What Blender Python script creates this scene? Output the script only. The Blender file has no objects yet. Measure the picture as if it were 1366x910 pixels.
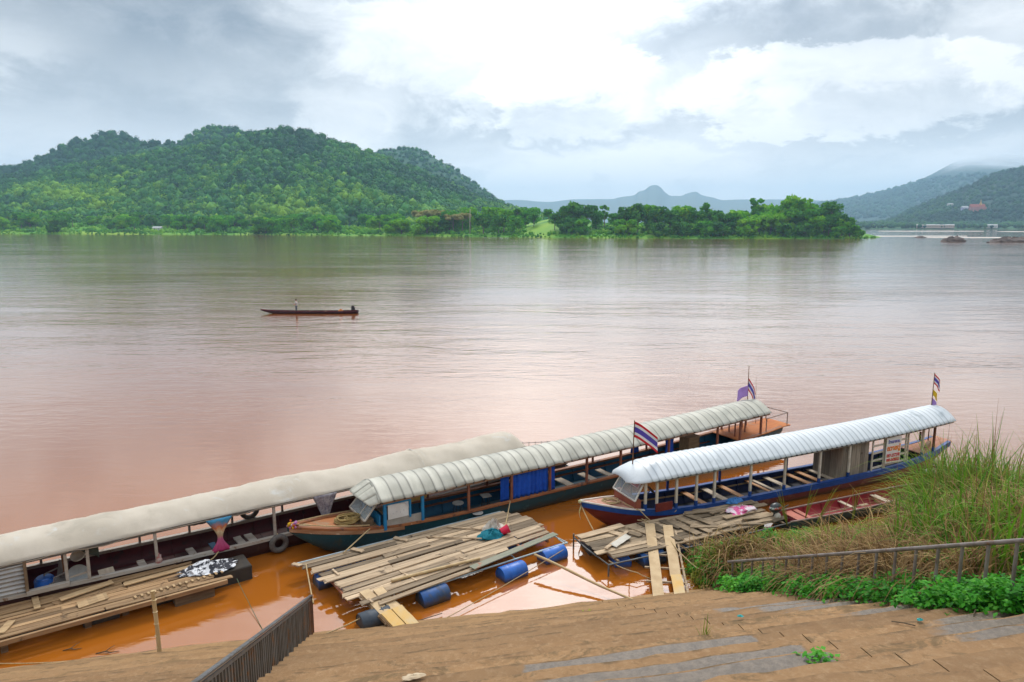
import bpy, bmesh, math, random
import numpy as np
from mathutils import Vector, Matrix

random.seed(7)
rng = np.random.default_rng(11)
SC = bpy.context.scene
COL = SC.collection
PI = math.pi

# ------------------------------------------------------------------ camera
CAM_H, FPX, TH = 11.0, 950.0, math.atan((455 - 299) / 950.0)   # eye height over the river, focal length, downward pitch
cd = bpy.data.cameras.new('camera'); cd.sensor_width = 36; cd.lens = 36 * FPX / 1366
cd.clip_start = 0.1; cd.clip_end = 40000
cam = bpy.data.objects.new('camera', cd); COL.objects.link(cam)
cam.location = (0, 0, CAM_H); cam.rotation_euler = (PI / 2 - TH, 0, 0)
SC.camera = cam
CT, ST = math.cos(TH), math.sin(TH)

def site(px, py, z=0.0):
    """survey helper: ground position of a point of known height z seen at (px, py) on the photograph"""
    x = (px - 683) / FPX; y = -(py - 455) / FPX
    d = Vector((x, CT + y * ST, -ST + y * CT)); t = (z - CAM_H) / d.z
    return Vector((0, 0, CAM_H)) + d * t
def proj(P):
    d = P[1] * CT + (CAM_H - P[2]) * ST; yc = P[1] * ST + (P[2] - CAM_H) * CT
    return 683 + FPX * P[0] / d, 455 - FPX * yc / d
def rise(P, py):
    """height reached above P by something upright whose top is at row py"""
    lo, hi = P[2] - 2, P[2] + 60
    for _ in range(50):
        m = (lo + hi) / 2
        if proj((P[0], P[1], m))[1] > py: lo = m
        else: hi = m
    return m
def skyh(px, py, D):
    el = math.atan((455 - py) / FPX) - TH
    z = CAM_H + D * math.tan(el)
    return (px - 683) / FPX * (D * CT + (CAM_H - z) * ST), z

# ------------------------------------------------------------------ node helpers
class NT:
    def __init__(s, nt): s.nt = nt; s.N = nt.nodes; s.L = nt.links
    def node(s, t, **k):
        n = s.N.new(t)
        for a, b in k.items(): setattr(n, a, b)
        return n
    def put(s, sock, v):
        if isinstance(v, bpy.types.NodeSocket): s.L.new(v, sock)
        elif v is not None: sock.default_value = v
    def math(s, op, a, b=None, c=None, clamp=False):
        n = s.node('ShaderNodeMath', operation=op, use_clamp=clamp)
        s.put(n.inputs[0], a); s.put(n.inputs[1], b); s.put(n.inputs[2], c)
        return n.outputs[0]
    def noise(s, vec, scale, detail=5, rough=.55, dist=0.0):
        n = s.node('ShaderNodeTexNoise'); s.put(n.inputs['Vector'], vec)
        n.inputs['Scale'].default_value = scale; n.inputs['Detail'].default_value = detail
        n.inputs['Roughness'].default_value = rough; n.inputs['Distortion'].default_value = dist
        return n.outputs['Fac']
    def mapr(s, v, a, b, c=0.0, d=1.0, smooth=True):
        n = s.node('ShaderNodeMapRange', interpolation_type='SMOOTHSTEP' if smooth else 'LINEAR')
        s.put(n.inputs[0], v)
        for i, q in enumerate((a, b, c, d)): s.put(n.inputs[1 + i], q)
        return n.outputs[0]
    def mix(s, f, a, b, mode='MIX'):
        n = s.node('ShaderNodeMix', data_type='RGBA', blend_type=mode)
        s.put(n.inputs[0], f); s.put(n.inputs[6], col4(a)); s.put(n.inputs[7], col4(b))
        return n.outputs[2]
    def mapping(s, vec, scale=(1, 1, 1), rot=(0, 0, 0), loc=(0, 0, 0)):
        n = s.node('ShaderNodeMapping'); s.put(n.inputs[0], vec)
        n.inputs[1].default_value = loc; n.inputs[2].default_value = rot; n.inputs[3].default_value = scale
        return n.outputs[0]
def col4(c):
    return (*c, 1.0) if isinstance(c, tuple) and len(c) == 3 else c

MATS = {}
def mat(name, c1, c2=None, rough=.75, scale=3.0, detail=6, metal=0.0, bump=0.0, bscale=None, tone=0.0, stain=None,
        stretch=(1, 1, 1), grime=None, spec=.35, alpha=1.0, trans=0.0, contrast=.18, world=False, obrand=0.0, seam=None):
    if name in MATS: return MATS[name]
    m = bpy.data.materials.new(name); m.use_nodes = True; MATS[name] = m
    g = NT(m.node_tree); b = g.N['Principled BSDF']
    b.inputs['Roughness'].default_value = rough; b.inputs['Metallic'].default_value = metal
    b.inputs['Specular IOR Level'].default_value = spec
    b.inputs['Alpha'].default_value = alpha; b.inputs['Transmission Weight'].default_value = trans
    if world: vec = g.node('ShaderNodeNewGeometry').outputs['Position']
    else: vec = g.node('ShaderNodeTexCoord').outputs['Object']
    v2 = g.mapping(vec, stretch)
    if c2 is None: c2 = tuple(x * .8 for x in c1)
    f = g.mapr(g.noise(v2, scale, detail, .62), .5 - contrast, .5 + contrast)
    c = g.mix(f, c1, c2)
    if stain:
        for sc_, s_, t_, w_ in (stain if isinstance(stain, list) else [stain]):
            sf = g.mapr(g.noise(vec, s_, 7, .65, .4), t_, t_ + w_)
            c = g.mix(sf, c, sc_)
    if tone:
        a = g.node('ShaderNodeAttribute', attribute_name='tone')
        k = g.mapr(a.outputs['Fac'], 0, 1, 1 - tone, 1 + tone, smooth=False)
        if seam: c = g.mix(g.mapr(a.outputs['Fac'], -.15, -.9, 0, .85, smooth=False), c, seam)      # grime caught in the sheet laps
        h = g.node('ShaderNodeHueSaturation'); g.put(h.inputs['Color'], c); g.put(h.inputs['Value'], k)
        c = h.outputs[0]
    if grime:                                                    # tide line: silt and slime dried on above the water
        s3 = g.node('ShaderNodeSeparateXYZ'); g.L.new(vec, s3.inputs[0])
        gf = g.mapr(g.math('ADD', s3.outputs[2], g.math('MULTIPLY', g.math('SUBTRACT', g.noise(vec, 3.5, 8, .7), .5), .30)), grime[1], grime[2], .92, 0)
        c = g.mix(gf, c, grime[0])
    if obrand:
        o = g.node('ShaderNodeObjectInfo')
        h = g.node('ShaderNodeHueSaturation'); g.put(h.inputs['Color'], c)
        g.put(h.inputs['Value'], g.mapr(o.outputs['Random'], 0, 1, 1 - obrand, 1 + obrand, smooth=False))
        g.put(h.inputs['Hue'], g.mapr(o.outputs['Random'], 0, 1, .5 + .03 * obrand, .5 - .05 * obrand, smooth=False))
        c = h.outputs[0]
    g.L.new(c, b.inputs['Base Color'])
    if bump:
        bn = g.node('ShaderNodeBump'); bn.inputs['Strength'].default_value = min(1, bump); bn.inputs['Distance'].default_value = .02 * max(1, bump)
        g.put(bn.inputs['Height'], g.noise(v2, bscale or scale * 3, 6, .65)); g.L.new(bn.outputs[0], b.inputs['Normal'])
    return m

# ------------------------------------------------------------------ mesh helpers
class MB:
    def __init__(s): s.v = []; s.f = []; s.t = []; s.m = []; s.cut = []
    def add(s, vs, fs, tone=None, mi=0):
        s.cut.append((len(s.v), len(s.f)))
        n = len(s.v); t = random.random() if tone is None else tone
        s.v += [tuple(p) for p in vs]
        s.t += list(t) if hasattr(t, '__len__') else [t] * len(vs)
        for f in fs:
            s.f.append(tuple(i + n for i in f)); s.m.append(mi)
        return s
    def box(s, c, size, R=None, tone=None, mi=0):
        hx, hy, hz = size[0] / 2, size[1] / 2, size[2] / 2
        vs = [Vector((x, y, z)) for x in (-hx, hx) for y in (-hy, hy) for z in (-hz, hz)]
        if R is not None: vs = [R @ v for v in vs]
        c = Vector(c)
        return s.add([v + c for v in vs], [(0, 1, 3, 2), (4, 6, 7, 5), (0, 4, 5, 1), (2, 3, 7, 6), (0, 2, 6, 4), (1, 5, 7, 3)], tone, mi)
    def bar(s, p0, p1, w, h, tone=None, mi=0, up=(0, 0, 1)):
        p0, p1 = Vector(p0), Vector(p1); d = p1 - p0; L = d.length; d.normalize()
        up = Vector(up)
        if abs(d.dot(up)) > .98: up = Vector((0, 1, 0))
        y = up.cross(d).normalized(); z = d.cross(y)
        R = Matrix((d, y, z)).transposed()
        return s.box((p0 + p1) / 2, (L, w, h), R, tone, mi)
    def plank(s, p0, p1, w, h, tone=None, mi=0, twist=0.0, ragged=.0):
        """a sawn board with slightly uneven ends and edges"""
        p0, p1 = Vector(p0), Vector(p1); d = p1 - p0; L = d.length; d.normalize()
        y = Vector((0, 0, 1)).cross(d).normalized(); z = d.cross(y); n = 5
        vs = []; wob = [random.uniform(-.04, .04) * w for _ in range(n + 1)]
        for i in range(n + 1):
            u = i / n * L
            for a, b in ((-1, -1), (1, -1), (1, 1), (-1, 1)):
                e = 0
                if i in (0, n): e = random.uniform(-ragged, ragged)
                vs.append(p0 + d * (u + e) + y * (a * w / 2 + wob[i]) + z * (b * h / 2 + a * twist * w / 2 + random.uniform(-.002, .002)))
        fs = [(3, 2, 1, 0), tuple(4 * n + k for k in range(4))]
        for i in range(n):
            for k in range(4):
                a = 4 * i + k; b = 4 * i + (k + 1) % 4
                fs.append((a, b, b + 4, a + 4))
        return s.add(vs, fs, tone, mi)
    def tube(s, pts, r, seg=8, tone=None, mi=0):
        pts = [Vector(p) for p in pts]; n = len(pts); vs = []; fs = []
        rr = r if hasattr(r, '__len__') else [r] * n
        prev = None
        for i, p in enumerate(pts):
            t = (pts[min(i + 1, n - 1)] - pts[max(i - 1, 0)])
            if t.length < 1e-9: t = Vector((0, 0, 1))
            t.normalize()
            if prev is None:
                up = Vector((0, 0, 1)) if abs(t.z) < .9 else Vector((1, 0, 0))
                a = t.cross(up).normalized()
            else: a = (prev - t * prev.dot(t)).normalized()
            prev = a; b = t.cross(a)
            for k in range(seg):
                an = 2 * PI * k / seg
                vs.append(p + (a * math.cos(an) + b * math.sin(an)) * rr[i])
        for i in range(n - 1):
            for k in range(seg):
                k2 = (k + 1) % seg
                fs.append((i * seg + k, i * seg + k2, (i + 1) * seg + k2, (i + 1) * seg + k))
        fs.append(tuple(range(seg))[::-1]); fs.append(tuple((n - 1) * seg + k for k in range(seg)))
        return s.add(vs, fs, tone, mi)
    def lathe(s, prof, Mx=None, seg=16, tone=None, mi=0):
        Mx = Mx or Matrix(); vs = []; fs = []; n = len(prof)
        for r, z in prof:
            for k in range(seg):
                a = 2 * PI * k / seg
                vs.append(Mx @ Vector((r * math.cos(a), r * math.sin(a), z)))
        for i in range(n - 1):
            for k in range(seg):
                k2 = (k + 1) % seg
                fs.append((i * seg + k, i * seg + k2, (i + 1) * seg + k2, (i + 1) * seg + k))
        fs.append(tuple(range(seg))[::-1]); fs.append(tuple((n - 1) * seg + k for k in range(seg)))
        return s.add(vs, fs, tone, mi)
    def grid(s, fn, nu, nv, tone=None, mi=0, flip=False, mif=None):
        vs = [fn(i / nu, j / nv) for i in range(nu + 1) for j in range(nv + 1)]
        for i in range(nu):
            pass
        fs = []; base = len(s.v)
        for i in range(nu):
            for j in range(nv):
                a = i * (nv + 1) + j
                q = (a, a + nv + 1, a + nv + 2, a + 1)
                fs.append(q[::-1] if flip else q)
        s.add(vs, fs, tone, mi)
        if mif:
            k = len(s.m) - len(fs)
            for i in range(nu):
                for j in range(nv): s.m[k + i * nv + j] = mif(i / nu, j / nv)
        return s
    def loft(s, rings, caps=True, tone=None, mi=0):
        n = len(rings[0]); vs = [p for r in rings for p in r]; fs = []
        for i in range(len(rings) - 1):
            for k in range(n):
                k2 = (k + 1) % n
                fs.append((i * n + k, i * n + k2, (i + 1) * n + k2, (i + 1) * n + k))
        if caps:
            fs.append(tuple(range(n))[::-1]); fs.append(tuple((len(rings) - 1) * n + k for k in range(n)))
        return s.add(vs, fs, tone, mi)
    def ball(s, c, r, seg=10, rings=7, jit=0.0, tone=None, mi=0):
        vs = []; fs = []; r = r if hasattr(r, '__len__') else (r, r, r)
        for i in range(rings + 1):
            ph = PI * i / rings
            for k in range(seg):
                a = 2 * PI * k / seg; q = 1 + random.uniform(-jit, jit)
                vs.append((c[0] + r[0] * q * math.sin(ph) * math.cos(a), c[1] + r[1] * q * math.sin(ph) * math.sin(a), c[2] + r[2] * q * math.cos(ph)))
        for i in range(rings):
            for k in range(seg):
                k2 = (k + 1) % seg
                fs.append((i * seg + k, (i + 1) * seg + k, (i + 1) * seg + k2, i * seg + k2))
        return s.add(vs, fs, tone, mi)
    def each(s, name, m, parent=None, smooth=0.0, bevel=0.0):
        """every primitive added becomes an object of its own"""
        cuts = s.cut + [(len(s.v), len(s.f))]
        for (v0, f0), (v1, f1) in zip(cuts, cuts[1:]):
            q = MB(); q.v = s.v[v0:v1]; q.t = s.t[v0:v1]; q.m = s.m[f0:f1]; q.f = [tuple(i - v0 for i in f) for f in s.f[f0:f1]]
            q.build(name, m, parent, smooth, None, bevel)
    def beam(s, pts, w, h, tone=.5, mi=0):
        """one continuous rectangular bar through points that advance along x"""
        return s.loft([[(p[0], p[1] - w / 2, p[2] - h / 2), (p[0], p[1] + w / 2, p[2] - h / 2), (p[0], p[1] + w / 2, p[2] + h / 2), (p[0], p[1] - w / 2, p[2] + h / 2)] for p in pts], True, tone, mi)
    def build(s, name, m, parent=None, smooth=0.0, origin=None, bevel=0.0):
        me = bpy.data.meshes.new(name)
        o0 = Vector(origin) if origin is not None else None
        vs = s.v if o0 is None else [(p[0] - o0.x, p[1] - o0.y, p[2] - o0.z) for p in s.v]
        me.from_pydata(vs, [], s.f)
        for q in (m if isinstance(m, (list, tuple)) else [m]): me.materials.append(q)
        me.polygons.foreach_set('material_index', s.m)
        at = me.attributes.new('tone', 'FLOAT', 'POINT'); at.data.foreach_set('value', s.t)
        if smooth:
            me.polygons.foreach_set('use_smooth', [True] * len(s.f))
            if smooth < 170: me.set_sharp_from_angle(angle=math.radians(smooth))
        me.validate(); me.update()
        bm = bmesh.new(); bm.from_mesh(me); bmesh.ops.recalc_face_normals(bm, faces=bm.faces); bm.to_mesh(me); bm.free()
        o = bpy.data.objects.new(name, me); COL.objects.link(o)
        if parent is not None: o.parent = parent
        elif o0 is not None: o.location = o0
        if bevel:
            bv = o.modifiers.new('bevel', 'BEVEL'); bv.width = bevel; bv.segments = 1; bv.limit_method = 'ANGLE'
        return o

def np_mesh(name, V, F, m, tone=None, smooth=False, parent=None):
    me = bpy.data.meshes.new(name); V = np.asarray(V, np.float32); F = np.asarray(F, np.int32)
    k = F.shape[1]
    me.vertices.add(len(V)); me.vertices.foreach_set('co', V.ravel())
    me.loops.add(F.size); me.loops.foreach_set('vertex_index', F.ravel())
    me.polygons.add(len(F)); me.polygons.foreach_set('loop_start', np.arange(0, F.size, k, dtype=np.int32))
    me.polygons.foreach_set('loop_total', np.full(len(F), k, np.int32))
    if smooth: me.polygons.foreach_set('use_smooth', np.ones(len(F), bool))
    me.update(calc_edges=True)
    if tone is not None:
        at = me.attributes.new('tone', 'FLOAT', 'POINT'); at.data.foreach_set('value', np.asarray(tone, np.float32).ravel())
    me.materials.append(m)
    o = bpy.data.objects.new(name, me); COL.objects.link(o)
    if parent is not None: o.parent = parent
    return o

def tag(o, label=None, cat=None, group=None, kind=None):
    if label: o['label'] = label
    if cat: o['category'] = cat
    if group: o['group'] = group
    if kind: o['kind'] = kind
    return o
def thing(name, label, cat, loc=(0, 0, 0), rz=0.0, group=None):
    o = bpy.data.objects.new(name, None); COL.objects.link(o); o.empty_display_size = .3
    o.location = loc; o.rotation_euler = (0, 0, rz)
    return tag(o, label, cat, group)

def vnoise(x, y, seed=0):
    """smooth value noise on numpy arrays"""
    x = np.asarray(x, float); y = np.asarray(y, float)
    xi = np.floor(x).astype(np.int64); yi = np.floor(y).astype(np.int64); fx = x - xi; fy = y - yi
    fx = fx * fx * (3 - 2 * fx); fy = fy * fy * (3 - 2 * fy)
    def h(a, b):
        n = (a * 374761393 + b * 668265263 + seed * 982451653) & 0x7fffffff
        n = ((n ^ (n >> 13)) * 1274126177) & 0x7fffffff
        return ((n ^ (n >> 16)) & 0xffff) / 65535.0
    return (h(xi, yi) * (1 - fx) + h(xi + 1, yi) * fx) * (1 - fy) + (h(xi, yi + 1) * (1 - fx) + h(xi + 1, yi + 1) * fx) * fy
def fbm(x, y, seed=0, o=4):
    s = 0; a = .5; t = 0
    for i in range(o):
        s = s + a * vnoise(x * 2 ** i, y * 2 ** i, seed + i); t += a; a *= .5
    return s / t
def curve(tab):
    """smooth 1-D interpolation through (x, y) pairs (monotone-ish cubic)"""
    X = [p[0] for p in tab]; Y = [p[1] for p in tab]; n = len(X)
    d = [(Y[i + 1] - Y[i]) / (X[i + 1] - X[i]) for i in range(n - 1)]
    m = [d[0]] + [0 if d[i - 1] * d[i] <= 0 else 2 * d[i - 1] * d[i] / (d[i - 1] + d[i]) for i in range(1, n - 1)] + [d[-1]]
    def f(x):
        if x <= X[0]: return Y[0]
        if x >= X[-1]: return Y[-1]
        i = max(k for k in range(n) if X[k] <= x); i = min(i, n - 2)
        h = X[i + 1] - X[i]; t = (x - X[i]) / h
        return ((1 + 2 * t) * (1 - t) ** 2 * Y[i] + t * (1 - t) ** 2 * h * m[i] + t * t * (3 - 2 * t) * Y[i + 1] + t * t * (t - 1) * h * m[i + 1])
    return f

# ------------------------------------------------------------------ render / view
SC.view_settings.view_transform = 'Standard'; SC.view_settings.look = 'None'
SC.view_settings.exposure = 0.40; SC.view_settings.gamma = 1.0
SC.view_settings.use_curve_mapping = False
SC.render.engine = 'CYCLES'
cy = SC.cycles; cy.use_denoising = True; cy.max_bounces = 8; cy.diffuse_bounces = 3; cy.glossy_bounces = 3
cy.transmission_bounces = 4; cy.transparent_max_bounces = 8; cy.volume_bounces = 1
cy.sample_clamp_indirect = 6.0; cy.caustics_reflective = False; cy.caustics_refractive = False

# ------------------------------------------------------------------ sky and sun
SUN_AZ, SUN_EL = math.radians(9), math.radians(52)      # behind the clouds, ahead and to the right
w = bpy.data.worlds.new('World'); SC.world = w; w.use_nodes = True
g = NT(w.node_tree); g.N.clear()
sky = g.node('ShaderNodeTexSky', sky_type='NISHITA'); sky.sun_disc = False
sky.sun_elevation = SUN_EL; sky.sun_rotation = SUN_AZ
bg1 = g.node('ShaderNodeBackground'); g.L.new(sky.outputs[0], bg1.inputs[0]); bg1.inputs[1].default_value = .1
tc = g.node('ShaderNodeTexCoord'); sep = g.node('ShaderNodeSeparateXYZ'); g.L.new(tc.outputs['Generated'], sep.inputs[0])
X, Y, Z = sep.outputs
az = g.math('ARCTAN2', X, Y); el = g.math('ARCSINE', Z)
cmb = g.node('ShaderNodeCombineXYZ'); g.put(cmb.inputs[0], az); g.put(cmb.inputs[1], g.math('MULTIPLY', el, 1.9)); P = cmb.outputs[0]
n1 = g.noise(P, 3.4, 14, .60, .3); n2 = g.noise(g.mapping(P, loc=(3.1, 1.7, 0)), 9.0, 14, .66, .45); n4 = g.noise(g.mapping(P, loc=(7.7, 2.3, 0)), 22, 10, .68, .5)
n3 = g.noise(g.mapping(P, loc=(9.1, 4.2, 0)), 1.6, 3, .5)
azw = g.math('ADD', az, g.math('ADD', g.math('MULTIPLY', g.math('SUBTRACT', n2, .5), .16), g.math('MULTIPLY', g.math('SUBTRACT', n3, .5), .25)))
elw = g.math('ADD', el, g.math('MULTIPLY', g.math('SUBTRACT', n1, .5), .14))
elw = g.math('ADD', elw, g.math('ADD', g.math('MULTIPLY', g.math('SUBTRACT', n2, .5), .085), g.math('MULTIPLY', g.math('SUBTRACT', n4, .5), .05)))
b = g.mapr(azw, -.62, .06, .42, .57)                       # heavy cloud on the left, thin bright cloud in the middle
b = g.math('SUBTRACT', b, g.mapr(azw, .38, .75, 0, .12))
low = g.mapr(el, .02, .16, 1, 0)
b = g.math('ADD', b, g.math('MULTIPLY', low, g.mapr(az, -.7, -.1, .30, .50)))
b = g.math('ADD', b, g.math('MULTIPLY', g.math('SUBTRACT', n1, .5), .75))
b = g.math('ADD', b, g.math('MULTIPLY', g.math('SUBTRACT', n2, .5), .62))
b = g.math('ADD', b, g.math('MULTIPLY', g.math('SUBTRACT', n4, .5), .20))
def puff(a, e, ra, re, amp, soft=.9):
    global b
    dx = g.math('DIVIDE', g.math('SUBTRACT', azw, a), ra); dy = g.math('DIVIDE', g.math('SUBTRACT', elw, e), re)
    d = g.math('SQRT', g.math('ADD', g.math('MULTIPLY', dx, dx), g.math('MULTIPLY', dy, dy)))
    b = g.math('ADD', b, g.math('MULTIPLY', g.mapr(d, 1 - soft * .5, 1 + soft * .5, 1, 0), amp))
puff(-.45, .25, .18, .055, -.20); puff(-.33, .17, .16, .05, -.10)
puff(-.62, .205, .12, .035, .22); puff(-.21, .132, .07, .045, .30, .6); puff(-.10, .10, .10, .03, -.14, .6); puff(-.05, .22, .15, .07, .22, .6)
puff(.10, .17, .13, .06, .30, .25); puff(.10, .13, .12, .03, -.14, .5); puff(.12, .28, .28, .04, .18); puff(-.02, .155, .05, .03, .16, .4); puff(.22, .075, .10, .03, .14, .4); puff(-.62, .10, .15, .03, .12)
puff(.36, .232, .17, .038, -.24, .9); puff(.43, .155, .19, .05, .34, .22); puff(.43, .12, .19, .03, -.16, .6); puff(.58, .20, .10, .05, .18, .3); puff(.30, .185, .07, .04, .12, .5)
puff(.24, .12, .13, .04, .10); puff(.03, .075, .16, .03, .12, .5); puff(.10, .13, .10, .03, -.12); puff(.60, .06, .16, .03, .14, .5); puff(.30, .075, .10, .018, -.10); puff(-.11, .29, .10, .02, -.25)
rp = g.node('ShaderNodeValToRGB'); cr = rp.color_ramp
for i, (p_, c_) in enumerate(((0.10, (.22, .245, .28, 1)), (.40, (.42, .45, .485, 1)), (.70, (.65, .67, .69, 1)), (1.0, (.86, .86, .86, 1)))):
    e_ = cr.elements[i] if i < 2 else cr.elements.new(p_)
    e_.position = p_; e_.color = c_
g.put(rp.inputs[0], b)
# the cloud is thinnest round the hidden sun, so it grows brighter towards it, above the frame
sd = Vector((math.sin(SUN_AZ) * math.cos(SUN_EL), math.cos(SUN_AZ) * math.cos(SUN_EL), math.sin(SUN_EL)))
da = g.math('DIVIDE', g.math('SUBTRACT', az, .10), .31); de = g.math('DIVIDE', g.math('SUBTRACT', el, .62), .265)
lobe = g.math('EXPONENT', g.math('MULTIPLY', g.math('ADD', g.math('MULTIPLY', da, da), g.math('MULTIPLY', de, de)), -1))
zen = g.math('ADD', g.mapr(el, .32, .8, 0, 1), g.mapr(g.math('ABSOLUTE', az), 1.0, 2.2, 0, .35))
gain = g.math('ADD', g.math('ADD', 1.0, g.math('MULTIPLY', lobe, 4.4)), g.math('ADD', g.math('MULTIPLY', zen, .75), g.math('MULTIPLY', g.math('EXPONENT', g.math('MULTIPLY', g.math('MULTIPLY', g.math('SUBTRACT', az, .08), g.math('SUBTRACT', az, .08)), -9)), .04)))
bg2 = g.node('ShaderNodeBackground'); g.L.new(rp.outputs[0], bg2.inputs[0]); g.put(bg2.inputs[1], gain)
cover = g.mapr(b, .05, .45, .90, .985)
mx = g.node('ShaderNodeMixShader'); g.put(mx.inputs[0], cover)
g.L.new(bg1.outputs[0], mx.inputs[1]); g.L.new(bg2.outputs[0], mx.inputs[2])
out = g.node('ShaderNodeOutputWorld'); g.L.new(mx.outputs[0], out.inputs[0])
w.cycles.sampling_method = 'MANUAL'; w.cycles.sample_map_resolution = 512

sl = bpy.data.lights.new('sun', 'SUN'); sl.energy = 1.5; sl.angle = math.radians(14); sl.color = (1, .95, .87)
so = bpy.data.objects.new('sun', sl); COL.objects.link(so); so.location = (0, 20, 60)
so.rotation_euler = (-sd).to_track_quat('-Z', 'Y').to_euler()
# ================================================================== SETTING: river, hills, banks, steps
# ---- river
def make_water():
    m = bpy.data.materials.new('muddy_water'); m.use_nodes = True
    g = NT(m.node_tree); b = g.N['Principled BSDF']
    pos = g.node('ShaderNodeNewGeometry').outputs['Position']
    f = g.mapr(g.noise(g.mapping(pos, (.01, .02, 1)), 1, 4, .5), .35, .65)
    silt = g.mix(f, (.37, .112, .011), (.32, .097, .012))
    df = g.node('ShaderNodeBsdfDiffuse'); g.L.new(silt, df.inputs[0]); gl = g.node('ShaderNodeBsdfGlossy'); gl.inputs[0].default_value = (1, .96, .91, 1)
    lw = g.node('ShaderNodeLayerWeight'); lw.inputs[0].default_value = .5
    sp = g.node('ShaderNodeSeparateXYZ'); g.L.new(pos, sp.inputs[0])
    dist = g.mapr(sp.outputs[1], 24, 60, 0, 1)
    # current streaks: ruffled and glassy lanes
    lane = g.mapr(g.noise(g.mapping(pos, (.012, .05, 1)), 1, 5, .6, .6), .38, .62, .35, 1)
    amp = g.math('MULTIPLY', g.math('ADD', .10, g.math('MULTIPLY', dist, .42)), lane)
    h1 = g.noise(g.mapping(pos, (.55, 1.5, 1)), 1, 4, .55, .4)
    h2 = g.noise(g.mapping(pos, (.08, .26, 1)), 1, 4, .6, .6)
    h = g.math('ADD', g.math('MULTIPLY', h1, .10), g.math('MULTIPLY', g.math('MULTIPLY', h2, dist), .34))
    bn = g.node('ShaderNodeBump'); bn.inputs['Distance'].default_value = 1.0
    g.put(bn.inputs['Strength'], g.math('MULTIPLY', amp, 1.0, clamp=True)); g.put(bn.inputs['Height'], h)
    for n_ in (df, gl, lw): g.L.new(bn.outputs[0], n_.inputs['Normal'])
    g.put(gl.inputs['Roughness'], g.mapr(dist, 0, 1, .02, .075))
    # surface sheen grows towards grazing view, as on any water; steep looks go into the silt
    fac = g.math('ADD', g.math('MULTIPLY', g.math('POWER', lw.outputs['Facing'], 2.4), .97), .02)
    mxs = g.node('ShaderNodeMixShader'); g.put(mxs.inputs[0], fac); g.L.new(df.outputs[0], mxs.inputs[1]); g.L.new(gl.outputs[0], mxs.inputs[2])
    g.L.new(mxs.outputs[0], g.N['Material Output'].inputs[0]); g.N.remove(b)
    return m
q = 12000
np_mesh('water', [(-q, -150, 0), (q, -150, 0), (q, q, 0), (-q, q, 0)], [(0, 1, 2, 3)], make_water())['kind'] = 'structure'

# ---- foliage materials (leaf colour only; shade comes from the light)
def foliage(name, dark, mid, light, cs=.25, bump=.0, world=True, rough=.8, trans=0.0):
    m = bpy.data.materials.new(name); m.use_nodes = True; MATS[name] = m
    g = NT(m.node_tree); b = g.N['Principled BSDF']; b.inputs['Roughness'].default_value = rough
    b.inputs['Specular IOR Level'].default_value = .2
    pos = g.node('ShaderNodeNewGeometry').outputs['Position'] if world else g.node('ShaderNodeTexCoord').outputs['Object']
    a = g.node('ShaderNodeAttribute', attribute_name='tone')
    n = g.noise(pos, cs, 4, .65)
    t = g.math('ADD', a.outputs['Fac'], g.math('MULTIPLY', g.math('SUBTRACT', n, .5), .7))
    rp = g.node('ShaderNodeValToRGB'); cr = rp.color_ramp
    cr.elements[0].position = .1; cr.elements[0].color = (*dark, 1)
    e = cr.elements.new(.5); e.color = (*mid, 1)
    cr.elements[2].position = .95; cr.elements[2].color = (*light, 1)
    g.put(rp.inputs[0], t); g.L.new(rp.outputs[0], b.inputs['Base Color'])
    if trans:
        tl = g.node('ShaderNodeBsdfTranslucent'); g.L.new(rp.outputs[0], tl.inputs[0]); mxs = g.node('ShaderNodeMixShader'); mxs.inputs[0].default_value = trans
        g.L.new(b.outputs[0], mxs.inputs[1]); g.L.new(tl.outputs[0], mxs.inputs[2]); g.L.new(mxs.outputs[0], g.N['Material Output'].inputs[0])
    if bump:
        bn = g.node('ShaderNodeBump'); bn.inputs['Strength'].default_value = 1; bn.inputs['Distance'].default_value = bump
        g.put(bn.inputs['Height'], g.noise(pos, cs * 3, 4, .7)); g.L.new(bn.outputs[0], b.inputs['Normal'])
    return m
F_HILL = foliage('hill_forest_leaves', (.008, .072, .034), (.034, .180, .026), (.20, .38, .016), .12, 1.2)
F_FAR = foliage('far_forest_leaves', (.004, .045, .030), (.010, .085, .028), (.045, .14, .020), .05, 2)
F_BANK = foliage('bank_brush_leaves', (.02, .12, .010), (.065, .26, .010), (.20, .40, .014), .2, .5)

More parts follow.
